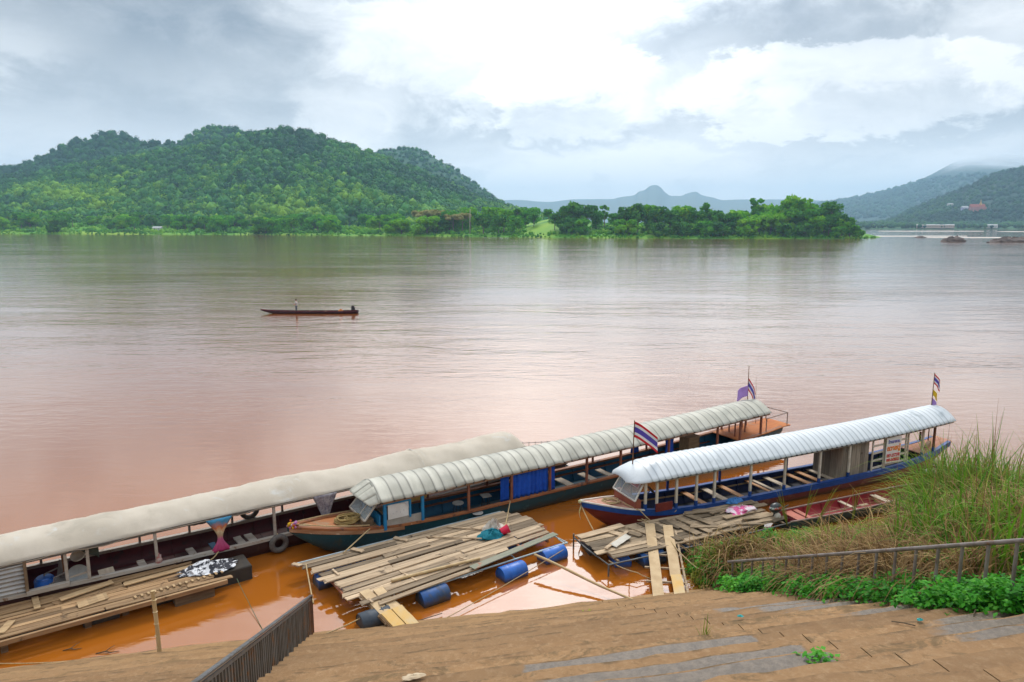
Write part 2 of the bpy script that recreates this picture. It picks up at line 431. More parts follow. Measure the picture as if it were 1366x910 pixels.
ICO = None
def ico():
    global ICO
    if ICO is None:
        bm = bmesh.new(); bmesh.ops.create_icosphere(bm, subdivisions=2, radius=1)
        v2 = np.array([v.co[:] for v in bm.verts]); f2 = np.array([[v.index for v in f.verts] for f in bm.faces]); bm.free()
        bm = bmesh.new(); bmesh.ops.create_icosphere(bm, subdivisions=1, radius=1)
        v1 = np.array([v.co[:] for v in bm.verts]); f1 = np.array([[v.index for v in f.verts] for f in bm.faces]); bm.free()
        ICO = {1: (v1, f1), 2: (v2, f2)}
    return ICO
def crowns(name, X, Y, Z, R, T, m, lvl=1, jit=.24, tall=(.8, 1.25), leaves=0, lsize=1.0):
    """a wood seen as one mass: one lumpy crown per tree, merged"""
    v, f = ico()[lvl]; n = len(X)
    J = 1 + rng.uniform(-jit, jit, (n, len(v)))
    V = v[None] * J[..., None] * np.asarray(R)[:, None, None] * (.84 if leaves else 1)
    V[..., 2] *= rng.uniform(*tall, n)[:, None]
    V += np.stack([X, Y, Z], -1)[:, None, :]
    F = f[None] + (np.arange(n) * len(v))[:, None, None]
    tt = np.repeat(np.asarray(T)[:, None], len(v), 1) + rng.uniform(-.06, .06, (n, len(v)))
    VV = V.reshape(-1, 3); FF = F.reshape(-1, 3); TT = tt.ravel()
    if leaves:                                             # sprays of leaves standing out of every crown
        d = rng.normal(0, 1, (n, leaves, 3)); d[..., 2] = np.abs(d[..., 2]) * 1.1 - .25; d /= np.linalg.norm(d, axis=2)[..., None]
        R3 = np.asarray(R)[:, None, None]; c = np.stack([X, Y, Z], -1)[:, None, :] + d * R3 * rng.uniform(.80, 1.16, (n, leaves, 1)) * np.array((1, 1, .95))
        p = rng.normal(0, 1, (n, leaves, 3)); p /= np.linalg.norm(p, axis=2)[..., None]; q = np.cross(p, d); L = R3 * rng.uniform(.12, .30, (n, leaves, 1)) * lsize
        tri = np.stack([c + p * L, c - p * L * .6 + q * L * .8, c - p * L * .5 - q * L * .8], 2).reshape(-1, 3)
        lt = np.repeat((np.asarray(T)[:, None] + rng.normal(.04, .11, (n, leaves))).ravel(), 3)
        FF = np.concatenate([FF, np.arange(len(tri)).reshape(-1, 3) + len(VV)]); VV = np.concatenate([VV, tri]); TT = np.concatenate([TT, lt])
    o = np_mesh(name, VV, FF, m, TT, smooth=not leaves)
    return tag(o, kind='stuff')

def cloud_capped(m, z0, z1, size):
    """the summit goes up into ragged cloud: above z0 the wood shows through it less and less"""
    g = NT(m.node_tree); pos = g.node('ShaderNodeNewGeometry').outputs['Position']; sp = g.node('ShaderNodeSeparateXYZ'); g.L.new(pos, sp.inputs[0])
    zz = g.math('ADD', sp.outputs[2], g.math('MULTIPLY', g.math('SUBTRACT', g.noise(pos, size, 6, .6), .5), (z1 - z0) * .9))
    g.put(g.N['Principled BSDF'].inputs['Alpha'], g.mapr(zz, z0, z1, 1, 0))
def hill(name, tab, D, y0, m, power=1.15, rough=10, off=0.0, nx=90, ny=46, back=1.5, gully=True, top_bare=0.0):
    """terrain whose crest, at distance D, follows the surveyed skyline; returns a height function"""
    pts = [skyh(px, py, D) for px, py in tab]; xs = [p[0] for p in pts]; zs = [max(1, p[1] - off) for p in pts]
    f = np.vectorize(curve(list(zip(xs, zs))))
    seed = int(D)
    def H(x, y):
        x = np.asarray(x, float); y = np.asarray(y, float)
        q = x / np.maximum(y, 1) * D
        t = np.clip((y - y0) / (D - y0), 0, None)
        up = np.where(t < 1, t, np.clip(1 - (t - 1) / (back - 1 + 1e-6) * .8, 0, 1))
        pr = np.where(t < 1, up ** power * (1.0), up)
        n = (fbm(x / (D * .09), y / (D * .14), seed, 4) - .5) * rough * 2 * np.clip(up * (1.15 - up) * 3.2, 0, 1)
        edge = np.clip((q - xs[0]) / (D * .03), 0, 1) * np.clip((xs[-1] - q) / (D * .03), 0, 1)
        return (f(q) * pr + n) * edge - 2 * (1 - edge)
    q = np.linspace(xs[0], xs[-1], nx); ty = np.linspace(0, 1, ny)
    Yv = y0 + (D * back * .86 - y0) * ty
    QQ, YY = np.meshgrid(q, Yv, indexing='ij'); XX = QQ / D * YY
    ZZ = H(XX, YY)
    V = np.stack([XX, YY, ZZ], -1).reshape(-1, 3)
    F = [(i * ny + j, (i + 1) * ny + j, (i + 1) * ny + j + 1, i * ny + j + 1) for i in range(nx - 1) for j in range(ny - 1)]
    o = np_mesh(name, V, F, m, np.full(len(V), .12), smooth=True); o['kind'] = 'structure'
    return H, xs
def scatter(H, D, y0, y1, n, lim=.80):
    az = rng.uniform(-lim, lim, n * 2); y = np.sqrt(rng.uniform(y0 ** 2, y1 ** 2, n * 2)); x = az * y
    z = H(x, y); k = z > 2
    return x[k][:n], y[k][:n], z[k][:n]

hA, xA = hill('wooded_hill', [(-160, 246), (-100, 244), (0, 240), (100, 222), (200, 206), (280, 192), (340, 178), (390, 172), (440, 186), (500, 206), (560, 230), (610, 252), (660, 272), (720, 287), (780, 296)], 1350, 850, F_HILL, 1.05, 9, off=5)
hB, _ = hill('wooded_hill', [(-160, 240), (0, 224), (60, 206), (110, 184), (150, 173), (190, 187), (230, 188), (290, 166), (330, 173), (380, 180), (450, 225), (520, 260)], 1780, 1350, F_HILL, .9, 6, off=5)
hC, _ = hill('wooded_hill', [(400, 240), (440, 214), (500, 201), (545, 196), (590, 214), (630, 241), (665, 267), (720, 290), (760, 297)], 2150, 1550, F_HILL, .9, 6, off=4)
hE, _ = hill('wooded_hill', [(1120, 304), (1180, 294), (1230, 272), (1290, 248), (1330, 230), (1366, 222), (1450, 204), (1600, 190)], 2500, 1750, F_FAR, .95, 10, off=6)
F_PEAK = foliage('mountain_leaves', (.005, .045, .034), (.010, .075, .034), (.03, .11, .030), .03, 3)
cloud_capped(F_PEAK, skyh(1300, 246, 5400)[1], skyh(1300, 210, 5400)[1], .0016)
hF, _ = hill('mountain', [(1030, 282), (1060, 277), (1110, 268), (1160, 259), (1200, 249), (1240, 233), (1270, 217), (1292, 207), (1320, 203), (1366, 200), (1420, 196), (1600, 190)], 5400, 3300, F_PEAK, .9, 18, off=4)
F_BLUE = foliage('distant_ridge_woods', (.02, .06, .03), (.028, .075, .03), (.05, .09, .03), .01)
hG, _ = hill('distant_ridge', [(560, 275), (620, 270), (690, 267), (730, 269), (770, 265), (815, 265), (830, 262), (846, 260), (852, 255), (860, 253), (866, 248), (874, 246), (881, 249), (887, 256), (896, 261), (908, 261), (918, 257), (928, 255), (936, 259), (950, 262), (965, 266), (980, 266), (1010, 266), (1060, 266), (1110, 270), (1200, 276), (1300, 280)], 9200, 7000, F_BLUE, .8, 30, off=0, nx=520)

def tones(x, y, n, s, seed, lo=.0, hi=.72):
    return np.clip(lo + (hi - lo) * (fbm(x / s, y / s, seed, 3) * 1.5 - .25) + rng.normal(0, .17, len(x)), 0, 1)
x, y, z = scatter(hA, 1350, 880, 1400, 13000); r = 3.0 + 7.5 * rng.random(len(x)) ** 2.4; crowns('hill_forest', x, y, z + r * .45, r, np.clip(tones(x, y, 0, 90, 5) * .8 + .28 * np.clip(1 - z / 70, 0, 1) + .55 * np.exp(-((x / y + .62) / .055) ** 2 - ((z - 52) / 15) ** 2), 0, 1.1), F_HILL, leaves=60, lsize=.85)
x, y, z = scatter(hB, 1780, 1450, 1830, 5200); r = 3.6 + 7 * rng.random(len(x)) ** 2.2; crowns('hill_forest', x, y, z + r * .4, r, tones(x, y, 0, 120, 6, .0, .5), F_HILL, leaves=44, lsize=.9)
x, y, z = scatter(hC, 2150, 1700, 2200, 2400); r = rng.uniform(5, 9, len(x)); crowns('hill_forest', x, y, z + r * .35, r, tones(x, y, 0, 120, 7, .0, .5), F_HILL, leaves=44, lsize=.9)
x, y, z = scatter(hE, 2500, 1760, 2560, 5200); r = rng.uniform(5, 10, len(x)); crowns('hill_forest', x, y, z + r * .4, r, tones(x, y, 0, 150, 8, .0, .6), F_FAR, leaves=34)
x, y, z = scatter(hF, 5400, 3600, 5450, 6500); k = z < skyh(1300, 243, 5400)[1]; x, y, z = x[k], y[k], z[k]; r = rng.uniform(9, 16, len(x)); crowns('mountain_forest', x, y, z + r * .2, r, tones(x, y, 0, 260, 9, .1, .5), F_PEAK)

# ---- far bank and island: lowland between shore and hills
SH = curve([(-300, 312.0), (0, 312.3), (300, 313.2), (640, 316.0), (860, 318.0), (1140, 318.6), (1171, 317.6), (1185, 316.8)])
cols = np.arange(-260, 1181, 6.0); rows = np.linspace(0, 1, 40)
def land_z(px, t, shore):
    px = np.asarray(px, float); t = np.asarray(t, float)
    d = t * 330
    z = 1.6 * np.clip(d / 12, 0, 1) + 5.5 * np.clip(d / 170, 0, 1)
    z = z + 2.0 * (fbm(px / 46, t * 7, 3, 3) - .4) * np.clip(d / 40, 0, 1)
    isl = np.exp(-((px - 1040) / 75) ** 2) * 7 + np.exp(-((px - 890) / 90) ** 2) * 3.5 + np.exp(-((px - 745) / 45) ** 2) * 9.5
    z = z + isl * np.clip((d - 8) / 60, 0, 1)
    z = z + np.exp(-((px - 95) / 85) ** 2) * 13 * np.clip((d - 40) / 110, 0, 1)
    end = np.clip((1150 - px) / 26, 0, 1)                                  # the tip of the island
    return z * (.5 + .5 * end) * np.clip((1178 - px) / 20, 0, 1) - .25
V = []
for c_ in cols:
    s_ = site(c_, SH(c_), 0); L = s_.length
    dv = Vector((s_.x, s_.y, 0)).normalized()
    reach = 330 if c_ < 1080 else 330 * max(.18, 1 - (c_ - 1080) / 110)
    for t in rows:
        p = dv * (Vector((s_.x, s_.y, 0)).length - 3 + t * reach)
        V.append((p.x, p.y, float(land_z(c_, t * reach / 330, 0))))
nr = len(rows)
Fq = [(i * nr + j, (i + 1) * nr + j, (i + 1) * nr + j + 1, i * nr + j + 1) for i in range(len(cols) - 1) for j in range(nr - 1)]
F_GRASS = foliage('bank_meadow', (.035, .16, .012), (.085, .27, .014), (.22, .36, .025), .03, .4)
tt = np.clip(fbm(np.array(V)[:, 0] / 30, np.array(V)[:, 1] / 30, 21, 3) * 1.3 - .1, 0, 1)
np_mesh('far_bank', V, Fq, F_GRASS, tt, smooth=True)['kind'] = 'structure'
def land(px, d):
    """point on the far bank: image column and metres behind the shoreline"""
    s_ = site(px, SH(px), 0); v = Vector((s_.x, s_.y, 0)); L = v.length; v.normalize()
    p = v * (L - 3 + d); return Vector((p.x, p.y, float(land_z(px, d / 330, 0))))
# low brush along the whole bank
n = 6500; px = rng.uniform(-60, 1168, n); d = rng.uniform(0, 1, n) ** 1.5 * 260 + 2
keep = ~((px > 700) & (px < 790) & (d > 18)) ; px, d = px[keep], d[keep]
lim = np.where(px > 1125, 14, 400); k = d < lim; px, d = px[k], d[k]
PT = np.array([land(a, b_)[:] for a, b_ in zip(px, d)])
r = np.where(d < 14, rng.uniform(.5, 1.5, len(px)), rng.uniform(.9, 2.8, len(px)))
crowns('bank_brush', PT[:, 0], PT[:, 1], PT[:, 2] + r * .3, r, np.clip(fbm(px / 20, d / 30, 4, 3) * 1.3 - .15 + rng.normal(0, .12, len(px)), 0, 1), F_BANK, jit=.35, leaves=26, lsize=1.3)

# ---- far right shore and painted strips of bright water
V = []
for i, c_ in enumerate(range(1090, 1620, 10)):
    s_ = site(c_, 306.2, 0); dv = Vector((s_.x, s_.y, 0)); L = dv.length; dv.normalize()
    for t in range(8):
        p = dv * (L + t * 60); V.append((p.x, p.y, -.3 + min(1, t) * (4 + 1.5 * math.sin(i * 1.7 + t)) + t * 1.2))
Fq = [(i * 8 + j, (i + 1) * 8 + j, (i + 1) * 8 + j + 1, i * 8 + j + 1) for i in range(52) for j in range(7)]
np_mesh('far_shore', V, Fq, F_FAR, np.full(len(V), .6), smooth=True)['kind'] = 'structure'
n = 800; px = rng.uniform(1110, 1420, n); PT = []
for a in px:
    s_ = site(a, 306.2, 0); v = Vector((s_.x, s_.y, 0)); L = v.length; v.normalize(); dd = random.uniform(12, 330); p = v * (L + dd); PT.append((p.x, p.y, 4 + dd * .02))
PT = np.array(PT); r = rng.uniform(2.5, 6, n); crowns('shore_forest', PT[:, 0], PT[:, 1], PT[:, 2] + r * .5, r, rng.uniform(.1, .8, n), F_FAR)
M_GLARE = mat('painted_glare', (.72, .66, .60), (.62, .55, .49), .95, .05, world=True)
def glare_strip(pa, pb, py, w):  # low pale strips painting the bright reflection on the far river
    a, b_ = site(pa, py, 0), site(pb, py, 0); mb = MB(); n = 36
    rr = []
    for i in range(n + 1):
        t = i / n; p = a.lerp(b_, t); ww = w * (math.sin(PI * t) ** .5) * (.6 + .8 * float(vnoise(i * .35, 2.0, int(pa)))) + .3
        rr.append([(p.x, p.y - ww / 2, -.3), (p.x, p.y - ww * .2, .35), (p.x, p.y + ww * .2, .4), (p.x, p.y + ww / 2, -.3)])
    mb.loft(rr, True, .5)
    return tag(mb.build('glare_strip', M_GLARE, smooth=60), kind='structure')
glare_strip(1172, 1312, 308.6, 60); glare_strip(1330, 1470, 309.2, 60); glare_strip(1160, 1290, 315.2, 9); glare_strip(1235, 1420, 317.0, 8)

# ---- steps of the near bank: frame (a along the water's edge, s up the slope)
W0 = Vector((-4.92, 17.67, 0)); AL = Vector((.979, .206, 0)); UP = Vector((.206, -.979, 0))
SLOPE, TREAD = .485, .62
def bank(a, s, z): return W0 + AL * a + UP * s + Vector((0, 0, z))
RAIL_A, RAIL_L = 11.62, -.45
def make_concrete():
    m = bpy.data.materials.new('step_concrete'); m.use_nodes = True
    g = NT(m.node_tree); b = g.N['Principled BSDF']
    co = g.node('ShaderNodeTexCoord').outputs['Object']          # object axes: x along the steps, y up the slope
    sp = g.node('ShaderNodeSeparateXYZ'); g.L.new(co, sp.inputs[0])
    big = g.noise(g.mapping(co, (.5, .9, 1)), 1, 8, .7, .5); fine = g.noise(co, 9, 9, .75); grit = g.noise(co, 45, 4, .8)
    sh = g.node('ShaderNodeAttribute', attribute_name='shade').outputs['Fac']
    c = g.mix(g.mapr(big, .32, .68), (.345, .195, .085), (.245, .132, .054))
    c = g.mix(g.mapr(fine, .45, .72, 0, .75), c, (.41, .26, .135))
    c = g.mix(g.mapr(g.math('ADD', g.noise(co, 3.2, 10, .75, .8), g.math('MULTIPLY', g.math('SUBTRACT', sh, .5), .10)), .55, .66, 0, .75), c, (.21, .115, .045))
    streak = g.noise(g.mapping(co, (1.1, 2.0, 2.0)), 1, 13, .82, 1.2)
    c = g.mix(g.mapr(g.math('ADD', streak, g.math('MULTIPLY', g.math('SUBTRACT', sh, .5), .16)), .545, .64, 0, .75), c, (.12, .075, .03))   # silt and algae stains
    c = g.mix(g.mapr(grit, .56, .70, 0, .7), c, (.20, .12, .055))
    # mud washed over the lowest treads
    c = g.mix(g.math('MULTIPLY', g.mapr(g.math('MULTIPLY', sp.outputs[1], -1), .2, 4.0, .8, 0), g.mapr(fine, .3, .7, .55, 1)), c, (.345, .20, .085))
    hv = g.node('ShaderNodeHueSaturation'); g.put(hv.inputs['Color'], c); g.put(hv.inputs['Value'], g.mapr(g.math('ADD', sh, g.math('MULTIPLY', g.math('SUBTRACT', big, .5), .8)), 0, 1, .74, 1.08, smooth=False)); c = hv.outputs[0]
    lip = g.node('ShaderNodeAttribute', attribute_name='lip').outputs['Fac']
    c = g.mix(g.math('MULTIPLY', g.mapr(lip, .2, 1, 0, .85, smooth=False), g.mapr(g.noise(g.mapping(co, (1.6, 3, 3)), 1, 8, .75), .48, .61)), c, (.085, .052, .022))      # dark band along each tread's front edge, broken by noise
    a = g.node('ShaderNodeAttribute', attribute_name='tone')
    wet = g.mapr(g.math('ADD', a.outputs['Fac'], g.math('MULTIPLY', g.math('SUBTRACT', g.noise(g.mapping(co, (.8, 1.6, 1)), 1, 9, .7), .5), 1.6)), .42, .72)
    c = g.mix(wet, c, g.mix(g.mapr(fine, .38, .62), (.17, .125, .085), (.10, .07, .045)))
    g.L.new(c, b.inputs['Base Color'])
    g.put(b.inputs['Roughness'], g.mapr(wet, 0, 1, .9, .32, smooth=False))
    bn = g.node('ShaderNodeBump'); bn.inputs['Distance'].default_value = .03; bn.inputs['Strength'].default_value = .7
    g.put(bn.inputs['Height'], g.math('ADD', g.math('MULTIPLY', fine, .8), g.math('MULTIPLY', grit, .35)))
    g.L.new(bn.outputs[0], b.inputs['Normal'])
    return m
def steps():
    V = []; F = []; T = []; SHD = []; LIP = []
    JA = 7.70                                                # the open joint runs up the slope at this a
    def block(a0, a1, k, wet):
        n0 = len(V); na = max(2, int((a1 - a0) / .30))
        s0 = k * TREAD - .1; s1 = s0 + TREAD + .16; zt = .16 + k * TREAD * SLOPE; shd = random.random()
        for i in range(na + 1):
            a = a0 + (a1 - a0) * i / na
            j = (float(vnoise(a * 1.3, k * 3.7, 5)) - .5) * .07 + (float(vnoise(a * 5, k * 1.7, 8)) - .5) * .035
            dz = (float(vnoise(a * .6, k * 2.1, 6)) - .5) * .05
            ch = .03 + .07 * float(vnoise(a * 3, k * 5.1, 9)) ** 2
            wv = max(0.0, min(1.0, wet(a)))
            # front toe, front face top, worn arris, tread back
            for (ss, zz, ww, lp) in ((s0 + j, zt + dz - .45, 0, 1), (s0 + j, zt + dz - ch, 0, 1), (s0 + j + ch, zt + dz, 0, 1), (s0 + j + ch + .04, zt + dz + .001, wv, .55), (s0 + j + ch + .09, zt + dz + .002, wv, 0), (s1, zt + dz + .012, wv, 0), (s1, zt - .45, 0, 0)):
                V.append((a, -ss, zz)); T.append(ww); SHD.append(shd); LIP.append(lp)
        for i in range(na):
            for q in range(6):
                u = n0 + i * 7 + q; F.append((u, u + 7, u + 8, u + 1))
        u = n0 + na * 7
        F.append(tuple(n0 + q for q in range(7))); F.append(tuple(u + 6 - q for q in range(7)))
    for k in range(-5, 32):
        off = random.uniform(-.03, .03)
        wl = lambda a, k=k: 0
        if k in (8, 9, 10): wl = lambda a, k=k: (a - 7.9 - (k - 8) * .5) * .8
        if k in (12, 15): wl = lambda a, k=k: (a - 9.2) * .8
        if k in (14,): wl = lambda a, k=k: (1.0 if 3.4 < a < 7.1 else 0)
        if k in (16, 17): wl = lambda a, k=k: ((a - 2.2) * .6 if a < 7.2 else (a - 8.6) * .8)
        block(-24, JA - .010 + off * .3, k, wl); block(JA + .010 + off * .3, RAIL_A + .35, k, wl)
    me = bpy.data.meshes.new('stepped_bank'); me.from_pydata(V, [], F)
    at = me.attributes.new('tone', 'FLOAT', 'POINT'); at.data.foreach_set('value', T)
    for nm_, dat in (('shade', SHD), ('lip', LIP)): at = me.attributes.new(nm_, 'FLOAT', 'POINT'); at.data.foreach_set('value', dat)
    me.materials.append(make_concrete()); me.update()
    bm = bmesh.new(); bm.from_mesh(me); bmesh.ops.recalc_face_normals(bm, faces=bm.faces); bm.to_mesh(me); bm.free()
    o = bpy.data.objects.new('stepped_bank', me); COL.objects.link(o); o['kind'] = 'structure'
    o.location = W0; o.rotation_euler = (0, 0, math.atan2(AL.y, AL.x))
    return o
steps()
# ================================================================== BOATS
WOOD_GREY = mat('weathered_plank', (.45, .335, .22), (.27, .19, .118), .85, 1.2, 8, tone=.52, stretch=(.7, 9, 9), bump=.4, bscale=5, stain=((.10, .07, .045), 2.2, .60, .10), world=False)
WOOD_WARM = mat('brown_plank', (.34, .215, .11), (.20, .115, .055), .8, 1.2, 8, tone=.5, stretch=(.7, 9, 9), bump=.4, bscale=5, stain=((.09, .055, .03), 2.5, .6, .1))
WOOD_DARK = mat('old_dark_plank', (.26, .175, .10), (.15, .10, .06), .85, 1.2, 8, tone=.5, stretch=(.8, 7, 7), bump=.4, bscale=5, stain=((.36, .27, .17), 2.0, .60, .1))
BAMBOO = mat('bamboo', (.55, .40, .21), (.42, .28, .13), .6, 3, stretch=(1, 1, .4))
ROPE = mat('tan_rope', (.50, .37, .20), (.34, .24, .12), .9, 20)
ROPE_D = mat('dark_rope', (.13, .09, .05), (.08, .06, .04), .9, 20)
STEEL = mat('grey_steel', (.16, .17, .18), (.10, .09, .085), .45, 5, metal=.5, stain=((.22, .09, .03), 4, .62, .1))
PIPE_BLUE = mat('pale_blue_pipe', (.38, .47, .50), (.26, .33, .36), .5, 4, metal=.2, stain=((.22, .10, .05), 3, .62, .1))
RUST = mat('rusty_iron', (.20, .085, .035), (.10, .05, .028), .85, 6, stain=((.10, .085, .07), 3, .55, .1))
RUBBER = mat('old_rubber', (.16, .145, .13), (.09, .08, .075), .85, 8)
GLASS = mat('window_glass', (.5, .55, .56), (.45, .5, .5), .08, 1, spec=.6, alpha=.35)
WHITE_P = mat('white_paint', (.72, .70, .64), (.60, .56, .48), .55, 4, stain=((.30, .20, .12), 6, .64, .08))
FL_RED = mat('flag_red', (.62, .02, .03), (.52, .015, .025), .75, 3)
FL_WHITE = mat('flag_white', (.80, .78, .78), (.7, .7, .72), .75, 3)
FL_BLUE = mat('flag_blue', (.10, .07, .42), (.08, .05, .33), .75, 3)
FL_YELLOW = mat('flag_yellow', (.75, .50, .02), (.65, .42, .02), .75, 3)
FL_PURPLE = mat('flag_purple', (.42, .26, .62), (.35, .2, .52), .75, 3)

class Boat:
    def __init__(s, name, label, O, ang, group):
        s.root = thing(name, label, 'boat', O, math.radians(ang), group)
        s.O = Vector(O); a = math.radians(ang); s.u = Vector((math.cos(a), math.sin(a), 0)); s.v = Vector((-math.sin(a), math.cos(a), 0))
    def w(s, x, y, z): return s.O + s.u * x + s.v * y + Vector((0, 0, z))
    def loc(s, P): d = P - s.O; return Vector((d.dot(s.u), d.dot(s.v), d.z))
    def sx(s, px, y, z):
        lo, hi = -30, 40
        for _ in range(60):
            m = (lo + hi) / 2
            if proj(s.w(m, y, z))[0] < px: lo = m
            else: hi = m
        return lo
    def hull(s, tab_half, tab_zg, tab_zk, m_out, m_in, n=44, floor=.07, m_floor=None, plank_ribs=True):
        x0, x1 = tab_half[0][0], tab_half[-1][0]
        s.half, s.zg, s.zk = curve(tab_half), curve(tab_zg), curve(tab_zk); s.x0, s.x1 = x0, x1
        mb = MB(); nt = 14
        def ring(x, inner):
            h, zg, zk = s.half(x), s.zg(x), s.zk(x)
            if inner: h = max(.012, h - .05); zk = min(zk + .09, zg - .01)
            r = []
            for i in range(nt + 1):
                t = -1 + 2 * i / nt; a = t * PI / 2
                y = h * math.copysign(abs(math.sin(a)) ** .62, t) if t else 0.0
                z = zg - (zg - zk) * abs(math.cos(a)) ** .85
                r.append((x, y, z))
            return r
        xs = [x0 + (x1 - x0) * (.5 - .5 * math.cos(PI * i / n)) * .35 + (x1 - x0) * (i / n) * .65 for i in range(n + 1)]
        ro = [ring(x, 0) for x in xs]; ri = [ring(min(max(x, x0 + .05), x1 - .05), 1) for x in xs]
        k = nt + 1
        def skin(rs, mi, flip):
            vs = [p for r in rs for p in r]; fs = []
            for i in range(n):
                for j in range(nt):
                    q = (i * k + j, i * k + j + 1, (i + 1) * k + j + 1, (i + 1) * k + j); fs.append(q[::-1] if flip else q)
            fs.append(tuple(range(k)) if flip else tuple(range(k))[::-1]); e = n * k
            fs.append(tuple(e + j for j in range(k))[::-1] if flip else tuple(e + j for j in range(k)))
            mb.add(vs, fs, .5, mi)
        skin(ro, 0, False); skin(ri, 1, True)
        h = mb.build('hull', [m_out, m_in], s.root, smooth=50)
        if floor is not None:
            f = MB(); xa = x0 + .9; 
            while xa < x1 - .5:
                L = min(random.uniform(2.2, 3.4), x1 - .45 - xa)
                for yy in (-1, 0, 1):
                    wd = min(max(.05, s.half(xa) - .25), max(.05, s.half(xa + L) - .25)) * .60
                    if s.zk(xa) + .1 > floor + .25: continue
                    f.box((xa + L / 2, yy * wd * 1.02, floor + random.uniform(-.008, .008)), (L - .02, wd, .03))
                xa += L
            f.build('floor_boards', m_floor or WOOD_DARK, s.root)
        if plank_ribs:
            x = x0 + 1.6
            while x < x1 - .8:
                hh = s.half(x) - .055
                for sgn in (-1, 1):
                    pts = [(x, sgn * hh * math.sin(a) ** .62 * .985, s.zg(x) - (s.zg(x) - s.zk(x) - .09) * math.cos(a) ** .85) for a in (PI / 2 * q for q in (.42, .55, .7, .85, .98))]
                    r = MB(); r.loft([[(p[0] - .025, p[1], p[2]), (p[0] + .025, p[1], p[2]), (p[0] + .025, p[1] - sgn * .04, p[2] + .01), (p[0] - .025, p[1] - sgn * .04, p[2] + .01)] for p in pts], True, .5); r.build('rib', m_in, s.root)
                x += .9
            pass
        return h
    def side(s, sgn, xa, xb, dz=0.0, dy=0.0, n=40):
        return [(x, sgn * (s.half(x) + dy), s.zg(x) + dz) for x in (xa + (xb - xa) * i / n for i in range(n + 1))]
    def strip(s, name, m, xa, xb, w, h, dz, dy, sides=(-1, 1)):
        mb = MB()
        for sgn in sides:
            pts = s.side(sgn, xa, xb, dz, dy); rr = []
            for p in pts: rr.append([(p[0], p[1] - w / 2, p[2] - h / 2), (p[0], p[1] + w / 2, p[2] - h / 2), (p[0], p[1] + w / 2, p[2] + h / 2), (p[0], p[1] - w / 2, p[2] + h / 2)])
            mb.loft(rr, True, .5)
        return mb.each(name, m, s.root, smooth=40)
    def deck(s, name, m, xa, xb, dz=.0, camber=.05, inset=.03, n=24, bm=None):
        mb = MB()
        def top(u, v):
            x = xa + (xb - xa) * u; h = max(.01, s.half(x) - inset); y = h * (2 * v - 1)
            return (x, y, s.zg(x) + dz + camber * (1 - (2 * v - 1) ** 2) * min(1, h))
        mb.grid(top, n, 8, .5); mb.grid(lambda u, v: (lambda p: (p[0], p[1], p[2] - .035))(top(u, v)), n, 8, .5, flip=True)
        return mb.build(name, m, s.root, smooth=50)
    def roof(s, name, m, xa, xb, half, eave, rise, seams=None, power=2.1, lip=.0, front=None, amp=.018, n=60, wrinkle=0.0, flat=False, thick=.025, smooth=50, dents=0.0):
        """arched roof skin; half, eave, rise are functions of x"""
        st = [(xa + (xb - xa) * i / n, 0.0, 0) for i in range(n + 1)]
        if seams:
            for q in seams:
                st += [(q - .07, 0, 0), (q - .022, 0.0, 0), (q, 1.0, 0), (q + .022, 0.0, 0), (q + .07, 0, 0)]
            st = [t for t in st if t[1] > 0 or all(abs(t[0] - q) > .09 for q in seams) or any(abs(abs(t[0] - q) - .07) < 1e-6 for q in seams)]
        st.sort(); ny = 18; mb = MB()
        pan = [random.random() for _ in range(200)]
        V = []; T = []
        for (x, sm, _) in st:
            k = sum(1 for q in (seams or []) if q < x - .001)
            for j in range(ny + 1):
                t = -1 + 2 * j / ny
                if flat: t = math.copysign(abs(t) ** .9, t)
                y = half(x) * t; z = eave(x) + rise(x) * (1 - abs(t) ** power)
                z += amp * sm
                if wrinkle:
                    z += wrinkle * (float(fbm(x * 1.1 + y * .6, y * 1.3 - x * .2, 31, 4)) - .5) * 1.6 + wrinkle * .5 * (float(fbm(x * 3 + y * 2.5, y * 1.0, 33, 3)) - .5)
                    if abs(t) > .99: z += wrinkle * .8 * (float(vnoise(x * 2.1, t, 35)) - .5)
                if dents and abs(t) > .86: z += dents * (float(vnoise(x * 2.7, t, 37)) - .5); y += math.copysign(dents * .8 * (float(vnoise(x * 3.1, t, 39)) - .3), t)
                V.append((x, y, z)); T.append(-1.0 if sm > .9 else pan[k % 200])
        c = ny + 1; F = []
        for i in range(len(st) - 1):
            for j in range(ny): F.append((i * c + j, (i + 1) * c + j, (i + 1) * c + j + 1, i * c + j + 1))
        mb.add(V, F, T)
        o = mb.build(name, m, s.root, smooth=smooth)
        so_ = o.modifiers.new('sheet', 'SOLIDIFY'); so_.thickness = thick; so_.offset = -1
        return o
    def posts(s, xs, m, y, z0, z1, w=.07, name='post', d=None):
        for x in xs:
            mb = MB(); yy = y(x) if callable(y) else y
            mb.box((x, yy, (z0(x) + z1(x)) / 2), (w, d or w, z1(x) - z0(x)), None, .5); mb.build(name, m, s.root)
    def benches(s, items, m, z, width=.26, th=.035, name='bench', back=.9, front=.93):
        for it in items:
            x = it[0]; mm = it[1] if len(it) > 1 else m; wd = it[2] if len(it) > 2 else width
            mb = MB(); h = s.half(x)
            mb.plank((x, -h * front, z(x)), (x + random.uniform(-.05, .05), h * back, z(x)), wd, th, random.random())
            mb.build(name, mm, s.root)

